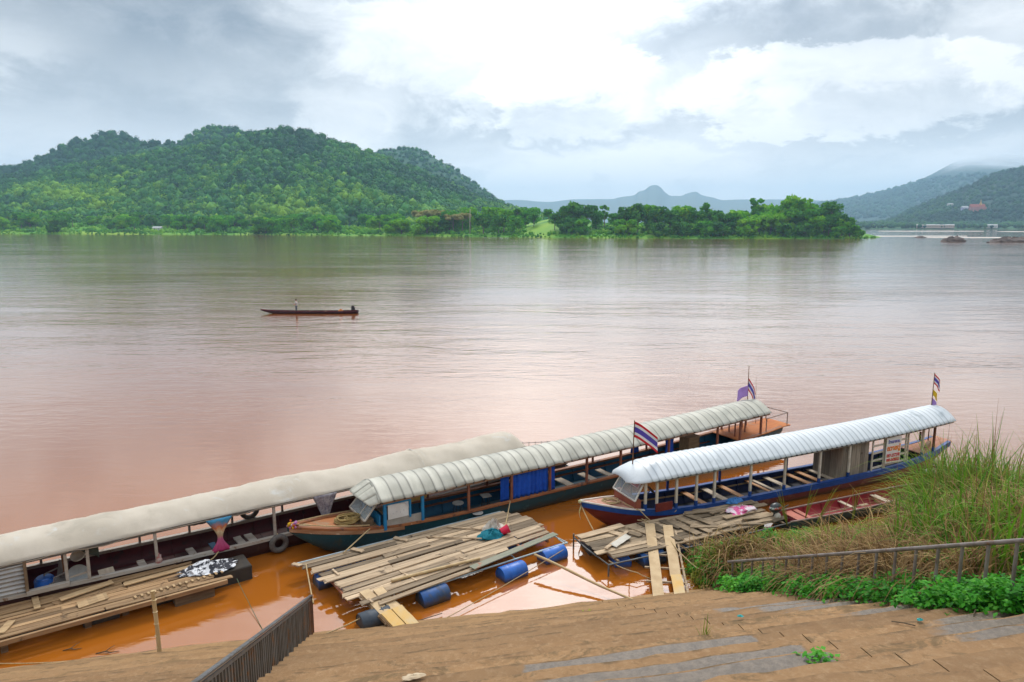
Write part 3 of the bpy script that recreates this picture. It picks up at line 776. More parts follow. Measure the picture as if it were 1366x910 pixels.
def rope(name, label, pts, r=.018, m=None, sag=0.0, n=14, group=None, cat='rope', seg=6):
    """rope hanging through the given points"""
    P = [Vector(p) for p in pts]; out = []
    for i in range(len(P) - 1):
        for k in range(n):
            t = k / n; q = P[i].lerp(P[i + 1], t); q.z -= sag * 4 * t * (1 - t); out.append(q)
    out.append(P[-1])
    mb = MB(); mb.tube(out, r, seg, .5)
    return tag(mb.build(name, m or ROPE, smooth=180, origin=P[0]), label, cat, group)
def coil(mb, c, R, turns, r, flat=.03):
    pts = []
    for i in range(int(turns * 16)):
        a = 2 * PI * i / 16; k = R * (.55 + .45 * float(vnoise(i * .37, 1.3, 77)))
        pts.append((c[0] + k * math.cos(a) * 1.25 + .05 * math.sin(i * .9), c[1] + k * math.sin(a), c[2] + flat * (i / (turns * 16)) * 3 + .03 * float(vnoise(i * .5, .7, 78))))
    mb.tube(pts, r, 5, None)

def flag(parent, name, pole_pts, kind, L, H, top, droop=.45, ang=0.0, wave=.10, furl=1.0, m=None):
    """cloth flag hoisted on a staff; top = height of its upper corner in the parent's frame, ang = wind direction in plan"""
    px_, py_ = pole_pts; c, s_ = math.cos(ang), math.sin(ang); mb = MB()
    def P(u, v):
        dx = L * u * furl; dz = -H * v - droop * L * u ** 1.25
        wv = wave * math.sin(u * 7.5 + v * 1.6) * (.25 + u)
        return (px_ + c * dx - s_ * wv, py_ + s_ * dx + c * wv, top + dz)
    if kind == 'tri':
        idx = lambda u, v: 0 if v < 1 / 6 or v >= 5 / 6 - 1e-6 else (1 if v < 2 / 6 - 1e-6 or v >= 4 / 6 - 1e-6 else 2)
        mb.grid(P, 20, 24, .5, mif=idx); ms = [FL_RED, FL_WHITE, FL_BLUE]
    else:
        mb.grid(P, 16, 12, .5); ms = [m]
    o = mb.build(name, ms, parent, smooth=180)
    so_ = o.modifiers.new('cloth', 'SOLIDIFY'); so_.thickness = .008
    return o

GRP = 'long roofed passenger boats moored at the bank'
# ------------------------------------------------------------------ right boat: white metal roof, blue and maroon hull
R = Boat('passenger_boat', 'long maroon and blue passenger boat with a bright white metal roof and white posts', (8.8, 27.05, 0), 23.6, GRP)
R_OUT = mat('maroon_hull_paint', (.21, .04, .022), (.12, .014, .012), .45, .8, stain=[((.26, .12, .06), 1.4, .56, .12), ((.05, .03, .025), 3, .62, .1)], stretch=(.5, 1, 3), grime=((.10, .055, .025), .02, .24))
R_IN = mat('navy_inside_paint', (.008, .018, .085), (.005, .010, .045), .55, 2, stain=((.02, .02, .03), 3, .6, .1))
R_BLUE = mat('blue_gunwale_paint', (.010, .065, .29), (.008, .045, .19), .45, 3, stain=((.16, .16, .18), 7, .68, .06))
R.hull([(-6.95, .03), (-6.3, .30), (-5.4, .62), (-4.2, .84), (-2, .92), (3, .93), (7, .88), (10, .74), (11.6, .52), (12.2, .45)],
       [(-6.95, 1.18), (-6, .98), (-4.9, .78), (-3.5, .63), (-1, .55), (4, .55), (8, .64), (10.6, .84), (12.2, 1.15)],
       [(-6.95, 1.05), (-6.3, .45), (-5.5, -.05), (-4.6, -.24), (0, -.28), (8, -.24), (10.5, -.05), (11.5, .45), (12.2, .80)], R_OUT, R_IN, m_floor=mat('dark_blue_floor', (.014, .016, .032), (.028, .026, .03), .7, 2, tone=.3))
R.strip('rubbing_strip', R_BLUE, -6.9, 12.1, .05, .17, -.09, .012)
R.strip('gunwale', R_BLUE, -4.7, 12.1, .16, .05, .03, -.04)
R.strip('bow_rim', WHITE_P, -6.92, -4.5, .045, .05, .03, .0)
R.strip('side_shelf', mat('tan_timber', (.42, .30, .17), (.32, .21, .11), .75, 3, stretch=(.5, 5, 5)), -4.0, 7.0, .05, .05, -.22, -.10)
R.deck('bow_deck', mat('faded_pink_deck', (.52, .27, .20), (.42, .19, .13), .75, 2.5, stain=((.50, .40, .34), 2.0, .55, .12), stretch=(.6, 4, 1)), -6.85, -4.75, .015, .06)
R.deck('stern_deck', mat('bleached_red_deck', (.50, .25, .19), (.42, .18, .10), .75, 2, stain=((.55, .26, .05), 1.5, .55, .1), stretch=(.6, 4, 1)), 10.2, 12.25, .03, .03, -.04)
ev = curve([(-5.0, 1.86), (-4.2, 1.90), (0, 1.96), (4, 2.03), (8, 2.14), (12.4, 2.36)])
R_ROOF = mat('white_metal_sheet', (.66, .69, .71), (.58, .615, .64), .42, 1.0, tone=.05, seam=(.33, .36, .38), stain=[((.42, .46, .48), 1.2, .58, .14), ((.50, .49, .46), 5, .66, .08)], stretch=(3, .4, 1), spec=.5)
fr = curve([(-5.35, 0.22), (-5.2, .46), (-4.8, .76), (-4.2, .93), (-3.3, 1.0), (12.6, .98)])
hw = curve([(-5.35, .50), (-5.2, .72), (-4.9, .88), (-4.5, .97), (-4.0, 1.0), (9, 1.0), (12.5, .96)])
seams = [-4.51 + .27 * i for i in range(59)]
R.roof('roof', R_ROOF, -5.35, 11.65, hw, lambda x: ev(x) - .04 * (1 - fr(x)), lambda x: .50 * fr(x), seams, 2.0, amp=.012, n=70, smooth=25)
mb = MB(); mb.beam([(x, -hw(x) + .04, ev(x) - .03) for x in np.linspace(-4.4, 11.5, 40)], .05, .07)
mb.beam([(x, hw(x) - .04, ev(x) - .03) for x in np.linspace(-4.4, 11.5, 40)], .05, .07)
mb.each('eave_rail', mat('grey_timber', (.28, .25, .21), (.2, .18, .15), .8, 3), R.root)
mb = MB()
for x in seams[1:]: mb.box((x, -hw(x) - .005, ev(x) - .005), (.07, .03, .035), None, .5)
mb.each('roof_hook', mat('dark_iron', (.05, .05, .055), (.03, .03, .03), .7, 4), R.root)
POST_W = mat('cream_post', (.66, .61, .52), (.52, .46, .36), .6, 4, stain=((.35, .27, .2), 6, .64, .08))
for px in (863, 877, 902, 928, 952, 1000, 1045.5, 1092, 1131, 1233, 1251):
    x = R.sx(px, -.88, .62); y = -min(.88, R.half(x) - .03)
    p = MB(); p.box((x, y, (R.zg(x) + ev(x)) / 2 + .0), (.085, .075, ev(x) - R.zg(x) - .02), None, .5); po = p.build('post', POST_W if px < 1250 else RUST, R.root)
    p = MB(); p.box((x, y, R.zg(x) + .13), (.094, .084, .24), None, .5); p.build('post_foot', R_BLUE, po)
for px in (863, 928, 1000, 1092, 1180, 1228):
    x = R.sx(px, -.88, .62); y = min(.88, R.half(x) - .03)
    p = MB(); p.box((x, y, (R.zg(x) + ev(x)) / 2), (.08, .07, ev(x) - R.zg(x) - .02), None, .5); p.build('post', R_BLUE, R.root)
BN_O = mat('orange_board', (.50, .24, .085), (.40, .18, .06), .6, 2, stretch=(6, .6, 1)); BN_C = mat('bleached_board', (.60, .50, .38), (.48, .38, .27), .7, 2, stretch=(6, .6, 1))
for px, m_, wd in ((947, BN_O, .26), (975, BN_C, .28), (997, BN_O, .24), (1034, BN_O, .16), (1041, BN_C, .16), (1060, BN_C, .26), (1088, BN_O, .24), (1103, BN_O, .24), (1119, BN_C, .22)):
    x = R.sx(px, -.82, .42); b_ = MB(); b_.plank((x, -.84, .44), (x, .84, .44), wd, .035); b_.build('bench', m_, R.root)
# windscreen at the bow
xw = -4.75
def windscreen(B, xw, hw_, z0, z1, lean, m_frame, glass, mull=(0.0,)):
    root = MB()
    c = [(xw, -hw_, z0), (xw, hw_, z0), (xw + lean, hw_ * .92, z1), (xw + lean, -hw_ * .92, z1)]
    for a, b2 in zip(c, c[1:] + c[:1]): root.bar(a, b2, .045, .045, .5)
    for q in mull: root.bar((xw, hw_ * q, z0), (xw + lean, hw_ * .92 * q, z1), .035, .035, .5)
    f = root.build('windscreen', m_frame, B.root)
    gl = MB(); gl.add([(p[0] + .002, p[1] * .98, p[2]) for p in c] + [(p[0] + .010, p[1] * .98, p[2]) for p in c], [(0, 1, 2, 3), (7, 6, 5, 4), (0, 4, 5, 1), (1, 5, 6, 2), (2, 6, 7, 3), (3, 7, 4, 0)], .5)
    gl.build('glass', glass, f); return f
ws = windscreen(R, -5.10, .74, 1.16, 1.78, .40, WHITE_P, GLASS, (.35,))
mb = MB()   # white notice stuck inside the windscreen
def wsp(u, v): return (-5.10 + .40 * v - .012, .55 - 1.2 * u, 1.16 + .62 * v)
mb.grid(lambda u, v: wsp(.30 + .62 * u, .62 + .28 * v), 2, 2, .5); nb = mb.build('notice', mat('notice_paper', (.72, .68, .68), (.66, .6, .62), .7, 3), ws)
nb.modifiers.new('sheet', 'SOLIDIFY').thickness = .006
mb = MB()
for k in range(3):
    for q in range(9):
        u0 = .34 + q * .062; v0 = .68 + k * .075
        mb.bar(Vector(wsp(u0, v0)) + Vector((-.012, 0, .006)), Vector(wsp(u0 + .04, v0)) + Vector((-.012, 0, .006)), .02, .035, .5)
mb.build('notice_writing', mat('faded_pink_ink', (.55, .22, .26), (.5, .2, .25), .8, 3), nb)
mb = MB(); mb.box((-3.95, -.90, .84), (.72, .05, .30), None, .5); mb.build('side_board', mat('dark_red_board', (.20, .03, .02), (.13, .02, .015), .5, 3), R.root)
mb = MB(); mb.box((-4.95, 0, .98), (.26, 1.42, .34), None, .5); mb.build('coaming', mat('red_brown_coaming', (.30, .09, .05), (.22, .06, .04), .7, 3), R.root)
mb = MB(); mb.plank((-4.0, .93, 1.74), (1.2, .93, 1.82), .05, .22, .6); mb.build('side_fascia', BN_O, R.root)
mb = MB(); mb.tube([(-4.05, .25, .80), (-3.75, .25, 1.02)], .02, 6); mb.lathe([(.17, -.01), (.20, 0), (.17, .01)], Matrix.Translation((-3.72, .25, 1.03)) @ Matrix.Rotation(math.radians(55), 4, 'Y'), 14); mb.build('steering_wheel', RUBBER, R.root)
# plank-walled toilet cabin, slatted screen, sign
xa, xb = R.sx(1124, -.86, .6), R.sx(1158, -.86, .62)
mb = MB(); n = 6
for i in range(n):
    x0_ = xa + (xb - xa) * i / n; mb.box((x0_ + (xb - xa) / n / 2, -.80, (.42 + ev(x0_)) / 2), ((xb - xa) / n - .012, .03, ev(x0_) - .46))
for i in range(5): mb.box((xa - .01, -.80 + .3 * i + .15, (.42 + ev(xa)) / 2), (.03, .29, ev(xa) - .46))
mb.build('plank_cabin', mat('grey_cabin_board', (.31, .26, .20), (.20, .165, .125), .85, 2, tone=.3, stretch=(5, 5, .6), stain=((.08, .06, .04), 3, .62, .08)), R.root)
xs_, xe_ = R.sx(1162, -.84, .65), R.sx(1210, -.78, .8)
mb = MB()
for q in (0, .31, .34, .93, 1.0):
    x = xs_ + (xe_ - xs_) * q; y = -min(.84, R.half(x) - .05); mb.bar((x, y, R.zg(x) + .02), (x, y, ev(x) - .04), .05, .06, .5)
for k in range(5):
    p0, p1 = [(x, -min(.83, R.half(x) - .06), R.zg(x) + .16 + (ev(x) - R.zg(x) - .22) * k / 4) for x in (xs_, xe_)]
    mb.bar(p0, p1, .035, .075, .6)
sc_ = mb.build('slatted_screen', POST_W, R.root)
# hanging sign with three lines of lettering
SGN = mat('sign_vinyl', (.78, .76, .72), (.72, .70, .67), .5, 2)
sx0, sx1 = R.sx(1180, -.9, 1.1), R.sx(1199.5, -.9, 1.1); sw = sx1 - sx0; sy = -.93
zt_ = ev((sx0 + sx1) / 2) - .10; zb_ = zt_ - 1.12
mb = MB(); mb.box(((sx0 + sx1) / 2, sy, (zt_ + zb_) / 2), (sw, .02, zt_ - zb_), None, .5); sign = mb.build('sign', SGN, R.root)
def text(body, name, m, parent, c, h, wmax, rz=0.0, M=None, bold=.0):
    cu = bpy.data.curves.new(name, 'FONT'); cu.body = body; cu.align_x = 'CENTER'; cu.align_y = 'CENTER'; cu.size = 1; cu.extrude = .01; cu.offset = bold
    to = bpy.data.objects.new(name, cu); COL.objects.link(to); bpy.context.view_layer.update()
    dg = bpy.context.evaluated_depsgraph_get(); me = bpy.data.meshes.new_from_object(to.evaluated_get(dg)); bpy.data.objects.remove(to)
    xs = [v.co.x for v in me.vertices]; ys = [v.co.y for v in me.vertices]
    if not xs: return
    cx, cy_ = (min(xs) + max(xs)) / 2, (min(ys) + max(ys)) / 2; kx = wmax / (max(xs) - min(xs)); ky = h / (max(ys) - min(ys))
    for v in me.vertices:
        x, y, z = (v.co.x - cx) * kx, (v.co.y - cy_) * ky, v.co.z
        v.co = M @ Vector((x, y, z)) if M else (c[0] + x, c[1] - z, c[2] + y)
    me.materials.clear(); me.materials.append(m); o = bpy.data.objects.new(name, me); COL.objects.link(o); o.parent = parent; return o
cx_ = (sx0 + sx1) / 2
text('ร้านอาหาร', 'lettering', mat('sign_blue_ink', (.10, .10, .42), (.08, .08, .36), .5, 2), sign, (cx_, sy - .012, zt_ - .17), .17, sw * .78, bold=.02)
text('ถวายปู่', 'lettering', mat('sign_orange_ink', (.85, .25, .01), (.75, .12, .01), .5, 9), sign, (cx_, sy - .012, zt_ - .48), .34, sw * .88, bold=.035)
INK_R = mat('sign_red_ink', (.62, .05, .07), (.55, .04, .06), .5, 2)
text('087-237270', 'lettering', INK_R, sign, (cx_, sy - .012, zt_ - .79), .15, sw * .88, bold=.02)
text('080-0498003', 'lettering', INK_R, sign, (cx_, sy - .012, zt_ - .99), .15, sw * .88, bold=.02)
# staffs and flags
P = R.loc(site(842, 663, .98)); zt = rise(R.w(P.x, P.y, P.z), 561)
mb = MB(); mb.tube([(P.x, P.y, .95), (P.x + .05, P.y, zt)], [.028, .016], 8, .5); fp = mb.build('flagpole', RUST, R.root, smooth=60)
flag(fp, 'flag', (P.x + .05, P.y), 'tri', .92, .60, zt - .04, .72, math.radians(-18), .07)
P = R.loc(R.w(11.55, .2, 1.2)); zt = rise(R.w(11.55, .2, 1.2), 497)
mb = MB(); mb.tube([(11.55, .2, 1.1), (11.55, .2, zt)], [.026, .014], 8, .5); fp = mb.build('flagpole', RUST, R.root, smooth=60)
k_ = (zt - ev(12.4) - .5)
flag(fp, 'flag', (11.56, .2), 'tri', .42, .46, zt - .05, 1.0, math.radians(-20), .05, .8)
flag(fp, 'flag', (11.56, .2), 'plain', .34, .28, zt - .78, .9, math.radians(-25), .05, .7, FL_YELLOW)
flag(fp, 'flag', (11.56, .2), 'plain', .36, .42, zt - 1.18, .9, math.radians(-25), .05, .7, FL_PURPLE)
mb = MB(); mb.box((11.2, .35, 1.30), (.07, .07, .42), None, .5); mb.build('mooring_bitt', RUST, R.root)
mb = MB(); mb.bar((10.6, -.35, 1.03), (11.5, .1, 1.10), .14, .035, .6); mb.build('deck_board', WOOD_DARK, R.root)
mb = MB(); mb.tube([(10.0, -.5, .9), (10.05, -.55, -.4)], .035, 6, .5); mb.build('rudder_post', RUST, R.root)

# ------------------------------------------------------------------ middle boat: grey sheet roof, teal hull
M_ = Boat('passenger_boat', 'long teal passenger boat with a dull grey ribbed roof, blue cabin and rusty brown gunwale', (0, 26.8, 0), 32.3, GRP)
M_OUT = mat('dark_teal_hull_paint', (.008, .062, .082), (.012, .040, .048), .45, .7, stain=[((.05, .045, .03), 1.6, .58, .1), ((.03, .09, .10), 4, .60, .08)], stretch=(.5, 1, 3), grime=((.06, .045, .022), .02, .22))
M_IN = mat('sky_blue_inside_paint', (.012, .12, .235), (.010, .075, .15), .55, 1.6, stain=((.03, .05, .07), 2.5, .58, .12))
M_GUN = mat('rusty_brown_gunwale', (.33, .125, .045), (.22, .075, .03), .65, 1.5, stain=[((.10, .045, .03), 2.5, .55, .1), ((.55, .36, .22), 3.2, .66, .06)], stretch=(.5, 3, 3))
M_.hull([(-8.75, .03), (-8.0, .36), (-7.0, .68), (-5.6, .88), (-3, .95), (6, .95), (11, .92), (14, .82), (15.7, .66)],
        [(-8.75, 1.16), (-7.6, .98), (-6.2, .80), (-4.6, .67), (-2, .60), (5, .60), (10, .70), (13, .84), (15.7, .95)],
        [(-8.75, 1.02), (-8.0, .40), (-7.2, -.05), (-6.2, -.22), (0, -.28), (10, -.26), (13.5, -.08), (15.7, .45)], M_OUT, M_IN, m_floor=mat('teal_floor_board', (.03, .09, .13), (.05, .07, .09), .7, 2, tone=.4))
M_.strip('gunwale', M_GUN, -8.7, 15.6, .17, .075, .02, -.03)
M_.strip('rubbing_strip', mat('scuffed_bow_board', (.42, .25, .15), (.28, .13, .06), .75, 1.5, stain=((.55, .42, .30), 3, .55, .1), stretch=(.6, 1, 3)), -8.7, -5.0, .05, .16, -.07, .01)
M_.strip('rope_rail', ROPE, -8.6, -6.2, .03, .03, .12, -.06, sides=(1, -1))
M_.deck('bow_deck', mat('orange_bow_deck', (.42, .155, .045), (.32, .125, .05), .8, 1.2, stain=((.26, .19, .11), .9, .48, .10), stretch=(.8, 2.5, 1)), -8.6, -5.75, .01, .05)
M_.deck('stern_deck', mat('orange_stern_deck', (.50, .165, .035), (.42, .12, .03), .75, 1.5, stain=((.36, .18, .09), 1.6, .56, .1), stretch=(.6, 3, 1)), 12.2, 16.2, .05, .02, -.10)
evm = curve([(-5.6, 1.70), (-4, 1.71), (2, 1.74), (8, 1.80), (14.2, 1.93)])
M_ROOF = mat('grey_ribbed_sheet', (.51, .49, .415), (.40, .385, .32), .55, 1.2, tone=.11, seam=(.17, .165, .14), stain=[((.36, .355, .30), .7, .54, .14), ((.42, .34, .24), 4, .66, .06)], stretch=(3, .5, 1), spec=.4)
seam_m = [-5.86 + .40 * i + (.06 if i % 3 else 0) for i in range(50)]
M_.roof('roof', M_ROOF, -5.92, 14.3, lambda x: 1.0, evm, lambda x: .49, seam_m, 2.0, amp=.016, n=76, dents=.07, smooth=25)
# forward hood: flatter sheets running fore and aft, sloping down to the windscreen
hb = MB(); nv = 7
def hood(u, v):
    t = -1 + 2 * v; x = -5.90 - (.62 - .30 * abs(t) ** 2) * u; zz = evm(-5.6) + .49 * (1 - abs(t) ** 2.0) * (1 - .55 * u) - .06 * u
    return (x, t * (1.0 - .10 * u), zz)
for k in range(nv):
    hb.grid(lambda u, v, k=k: (lambda p: (p[0], p[1], p[2] + (.014 if k % 2 else 0)))(hood(u, (k + v * 1.06) / nv if k < nv - 1 else (k + v) / nv)), 8, 3, random.random())
ho = hb.build('roof_hood', M_ROOF, M_.root, smooth=40); ho.modifiers.new('sheet', 'SOLIDIFY').thickness = .02
mb = MB()
for sgn in (-1, 1):
    mb.beam([(x, sgn * .97, evm(x) - .035) for x in np.linspace(-5.85, 14.2, 44)], .05, .07)
mb.each('eave_rail', mat('brown_eave_timber', (.25, .14, .075), (.17, .09, .05), .8, 3), M_.root)
mb = MB()
for x in seam_m[::1]: mb.box((x + random.uniform(-.05, .05), -1.0, evm(x) - .01), (.05, .03, .05), None, .5)
mb.each('roof_hook', MATS['dark_iron'], M_.root)
POST_B = mat('brown_post', (.26, .095, .05), (.17, .06, .035), .65, 3, stain=((.10, .05, .04), 4, .6, .1))
SKYB = mat('sky_blue_paint', (.015, .20, .42), (.012, .15, .33), .5, 3, stain=((.05, .10, .14), 5, .64, .08))
for px in (625, 682, 733, 782, 827, 891, 956, 987, 1016):
    x = M_.sx(px, -.9, .62); p = MB(); yy = -min(.92, M_.half(x) - .02)
    p.box((x, yy, (M_.zg(x) + evm(x)) / 2), (.085, .08, evm(x) - M_.zg(x) - .02), None, .5); p.build('post', POST_B, M_.root)
for px in (600, 682, 760, 827, 900, 956, 1000):
    x = M_.sx(px, -.9, .62); p = MB(); yy = min(.92, M_.half(x) - .02)
    p.box((x, yy, (M_.zg(x) + evm(x)) / 2), (.075, .07, evm(x) - M_.zg(x) - .02), None, .5); p.build('post', POST_B, M_.root)
mb = MB(); mb.bar((-3, .86, 1.02), (12, .86, 1.10), .04, .09, .5); mb.build('side_rail', POST_B, M_.root)
mb = MB(); mb.bar((-3.6, .80, .42), (12, .80, .42), .14, .03, .5); mb.build('side_shelf', POST_B, M_.root)
# blue cabin at the bow
xc0, xc1 = M_.sx(514, -.9, .7), M_.sx(564, -.9, .65)
mb = MB()
for x in (xc0, xc1): mb.box((x, -.90, (.66 + evm(x)) / 2), (.10, .09, evm(x) - .68), None, .5)
mb.box((xc0, .88, 1.18), (.09, .08, .98), None, .5)
mb.bar((xc0, -.90, evm(xc0) - .10), (xc0 + .95, -.90, evm(xc0) - .10), .06, .12, .5); mb.box((xc0 + .93, -.90, 1.30), (.07, .07, .70), None, .5)
mb.each('cabin_post', SKYB, M_.root)
mb = MB(); mb.box(((xc0 + xc1) / 2, -.88, .83), (xc1 - xc0 - .1, .035, .34), None, .5); mb.build('cabin_panel', mat('bare_grey_panel', (.36, .34, .31), (.28, .26, .23), .8, 3, stain=((.18, .13, .09), 4, .6, .1)), M_.root)
mb = MB(); mb.box((xc0 + .49, -.90, 1.30), (.76, .03, .58), None, .5); bd = mb.build('notice_board', mat('peeling_white_board', (.66, .65, .64), (.58, .56, .54), .6, 3, stain=((.35, .27, .22), 7, .66, .06)), M_.root)
mb = MB(); mb.add([(xc0 + .2, -.922, 1.56), (xc0 + .86, -.922, 1.50), (xc0 + .88, -.93, 1.30), (xc0 + .70, -.95, 1.52)], [(0, 1, 2, 3)], .5)
for q in range(4): mb.box((xc0 + .3 + .13 * q, -.919, 1.2 + .05 * (q % 2)), (.03, .006, .04), None, .1)
fl = mb.build('torn_notice', mat('grey_notice_paper', (.52, .53, .55), (.42, .42, .45), .7, 4), bd); fl.modifiers.new('s', 'SOLIDIFY').thickness = .004
mb = MB(); mb.box((xc0 - .16, 0, .95), (.05, 1.66, .50), None, .5); mb.build('front_bulkhead', SKYB, M_.root)
mb = MB(); mb.bar((-6.2, -.62, .93), (-6.2, .62, .93), .40, .22, .3); mb.build('coaming', WOOD_DARK, M_.root)
windscreen(M_, -6.36, .74, 1.08, 1.64, .52, mat('pale_frame', (.60, .55, .48), (.45, .38, .30), .6, 5), GLASS, (-.25,))
mb = MB(); mb.bar((xc0 - .02, -.5, 1.2), (xc0 + .35, -.5, 1.12), .5, .05, .5); mb.build('dashboard', WOOD_DARK, M_.root)
for px, wd in ((769, .36), (800, .34), (823, .3)):
    x = M_.sx(px, -.8, .45); b_ = MB(); b_.plank((x, -.86, .44), (x, .5, .44), wd, .04); b_.build('bench', BN_C, M_.root)
# stern rails and engine box
mb = MB()
rail_z = lambda x: M_.zg(x) + .07
pts = [(12.6, -.74, 0), (14.3, -.74, 0), (16.0, -.66, 0), (16.0, .62, 0), (14.3, .72, 0)]
for x, y, _ in pts[1:]: mb.tube([(x, y, rail_z(min(x, 15.7))), (x, y, rail_z(min(x, 15.7)) + .62)], .028, 6, .5)
top = [(x, y, rail_z(min(x, 15.7)) + .62) for x, y, _ in pts[1:]]
for a, b_ in zip(top, top[1:]): mb.tube([a, b_], .024, 6, .5)
mb.build('stern_rail', mat('rusty_pipe', (.22, .13, .09), (.32, .28, .25), .7, 3), M_.root)
for x, y in ((12.5, -.35), (13.4, -.2), (12.9, .35), (13.9, .4)):
    mb = MB(); mb.box((x, y, (rail_z(x) + evm(x)) / 2), (.05, .05, evm(x) - rail_z(x)), None, .5); mb.build('post', POST_B, M_.root)
mb = MB(); mb.box((9.9, .1, .75), (.7, .6, .9), None, .5); mb.box((9.9, .1, 1.22), (.78, .68, .05), None, .5); mb.build('engine_box', WOOD_WARM, M_.root)
P = Vector((14.15, .35, 1.0)); zt = rise(M_.w(*P), 488)
mb = MB(); mb.tube([(P.x, P.y, 1.0), (P.x - .02, P.y, zt)], [.028, .014], 8, .5); fp = mb.build('flagpole', RUST, M_.root, smooth=60)
flag(fp, 'flag', (P.x, P.y), 'tri', .62, .62, zt - .62, 1.3, math.radians(-25), .06, .7)
flag(fp, 'flag', (P.x - .02, P.y), 'plain', .62, .55, zt - .98, .42, math.radians(155), .06, .9, FL_PURPLE)
mb = MB(); mb.tube([(14.3, -.1, 1.2), (14.9, .5, 3.4)], [.012, .006], 5, .5); mb.build('aerial', RUST, M_.root)

# ------------------------------------------------------------------ left boat: canvas roof, maroon inside
L_ = Boat('passenger_boat', 'long dark maroon passenger boat under a smooth grey beige canvas roof, partly out of frame', (-7.18, 24.52, 0), 35.5, GRP)
L_OUT = mat('black_maroon_hull', (.045, .012, .012), (.025, .009, .009), .5, .8, stain=((.07, .045, .03), 2, .6, .1))
L_IN = mat('deep_maroon_inside', (.10, .006, .012), (.055, .004, .008), .5, 1.4, stain=((.02, .01, .01), 2, .55, .14), stretch=(.6, 1, 4))
L_.hull([(-17, .5), (-13, .8), (-8, .96), (0, 1.0), (6, .95), (10, .75), (12.2, .35), (12.8, .06)],
        [(-17, .95), (-12, .78), (-7, .62), (-2, .52), (4, .52), (9, .65), (12.8, .95)],
        [(-17, .1), (-12, -.22), (0, -.28), (8, -.22), (11, -.02), (12.8, .6)], L_OUT, L_IN, m_floor=mat('maroon_floor_board', (.06, .012, .012), (.035, .01, .01), .7, 2, tone=.4))
GREYW = mat('bleached_gunwale_timber', (.46, .42, .37), (.33, .28, .23), .8, 1.5, stretch=(.5, 4, 4), stain=((.20, .12, .07), 2.5, .58, .1))
L_.strip('gunwale', GREYW, -16.8, 12.6, .15, .10, .02, -.02)
evl = curve([(-17, 1.70), (-8, 1.72), (-4, 1.74), (0, 1.70), (4, 1.74), (8.95, 1.78)])
CANVAS = mat('grey_canvas', (.54, .475, .39), (.46, .40, .32), .8, .8, 8, stain=[((.40, .35, .28), .8, .54, .16), ((.40, .29, .17), 3.5, .70, .06), ((.55, .54, .51), 1.4, .58, .14)], bump=.5, bscale=3, stretch=(1, .5, 1))
lr = curve([(-17, .52), (-12, .46), (-9, .53), (-5, .46), (-1, .54), (2, .46), (4, .53), (6.3, .44), (8.4, .48), (8.7, .40), (8.95, .12)])
L_.roof('roof', CANVAS, -17, 8.95, lambda x: 1.02 - (.10 if x > 8.7 else 0), lambda x: evl(x) - .06, lr, [4.05], 2.1, wrinkle=.085, n=190, amp=.035, smooth=180, thick=.02)
mb = MB()
for sgn in (-1, 1):
    mb.beam([(x, sgn * .98, evl(x) - .06) for x in np.linspace(-16.9, 8.8, 40)], .06, .08)
mb.each('eave_rail', mat('dark_eave_timber', (.14, .12, .10), (.09, .08, .07), .8, 3), L_.root)
POST_G = mat('bleached_post', (.42, .38, .34), (.30, .25, .20), .8, 4, stain=((.16, .09, .06), 4, .58, .1))
mb = MB()
for x in (-10.8, -3.1, 1.4, 4.05):
    pts = [(x + .02 * math.sin(j), 1.03 * t, evl(x) - .05 + lr(x) * (1 - abs(t) ** 2.3) + .02) for j, t in enumerate(np.linspace(-1, 1, 20))]
    if x == 4.05: mb.tube(pts, .016, 5, .5)
mb.build('roof_lashing', mat('white_cord', (.62, .60, .55), (.5, .47, .42), .8, 5), L_.root)
for px in (91, 120, 210, 293.5, 367, 435, 653, 659, 693):
    x = L_.sx(px, -.94, .6); yy = -min(.95, L_.half(x) - .03); p = MB()
    p.box((x, yy, (L_.zg(x) + evl(x)) / 2 - .02), (.085 if px < 600 else .06, .08, evl(x) - L_.zg(x) - .06), Matrix.Rotation(random.uniform(-.02, .02), 3, 'Y'), .5); p.build('post', POST_G if px < 600 else MATS['dark_iron'], L_.root)
for px in (60, 120, 200, 270, 330, 400, 560):
    x = L_.sx(px, -.94, .6); yy = min(.95, L_.half(x) - .03); p = MB()
    p.box((x, yy, (L_.zg(x) + evl(x)) / 2 - .02), (.07, .07, evl(x) - L_.zg(x) - .06), None, .5); p.build('post', POST_G, L_.root)
for px, wd, m_ in ((135, .42, BN_C), (184, .22, GREYW), (252, .22, GREYW), (283, .2, M_IN), (318, .24, GREYW), (333, .26, GREYW), (415, .3, WOOD_GREY), (422, .2, WOOD_GREY)):
    x = L_.sx(px, -.8, .4); b_ = MB(); b_.plank((x + .25, -.88, .36), (x + .2, .2, .36), wd, .04); b_.build('bench', m_, L_.root)
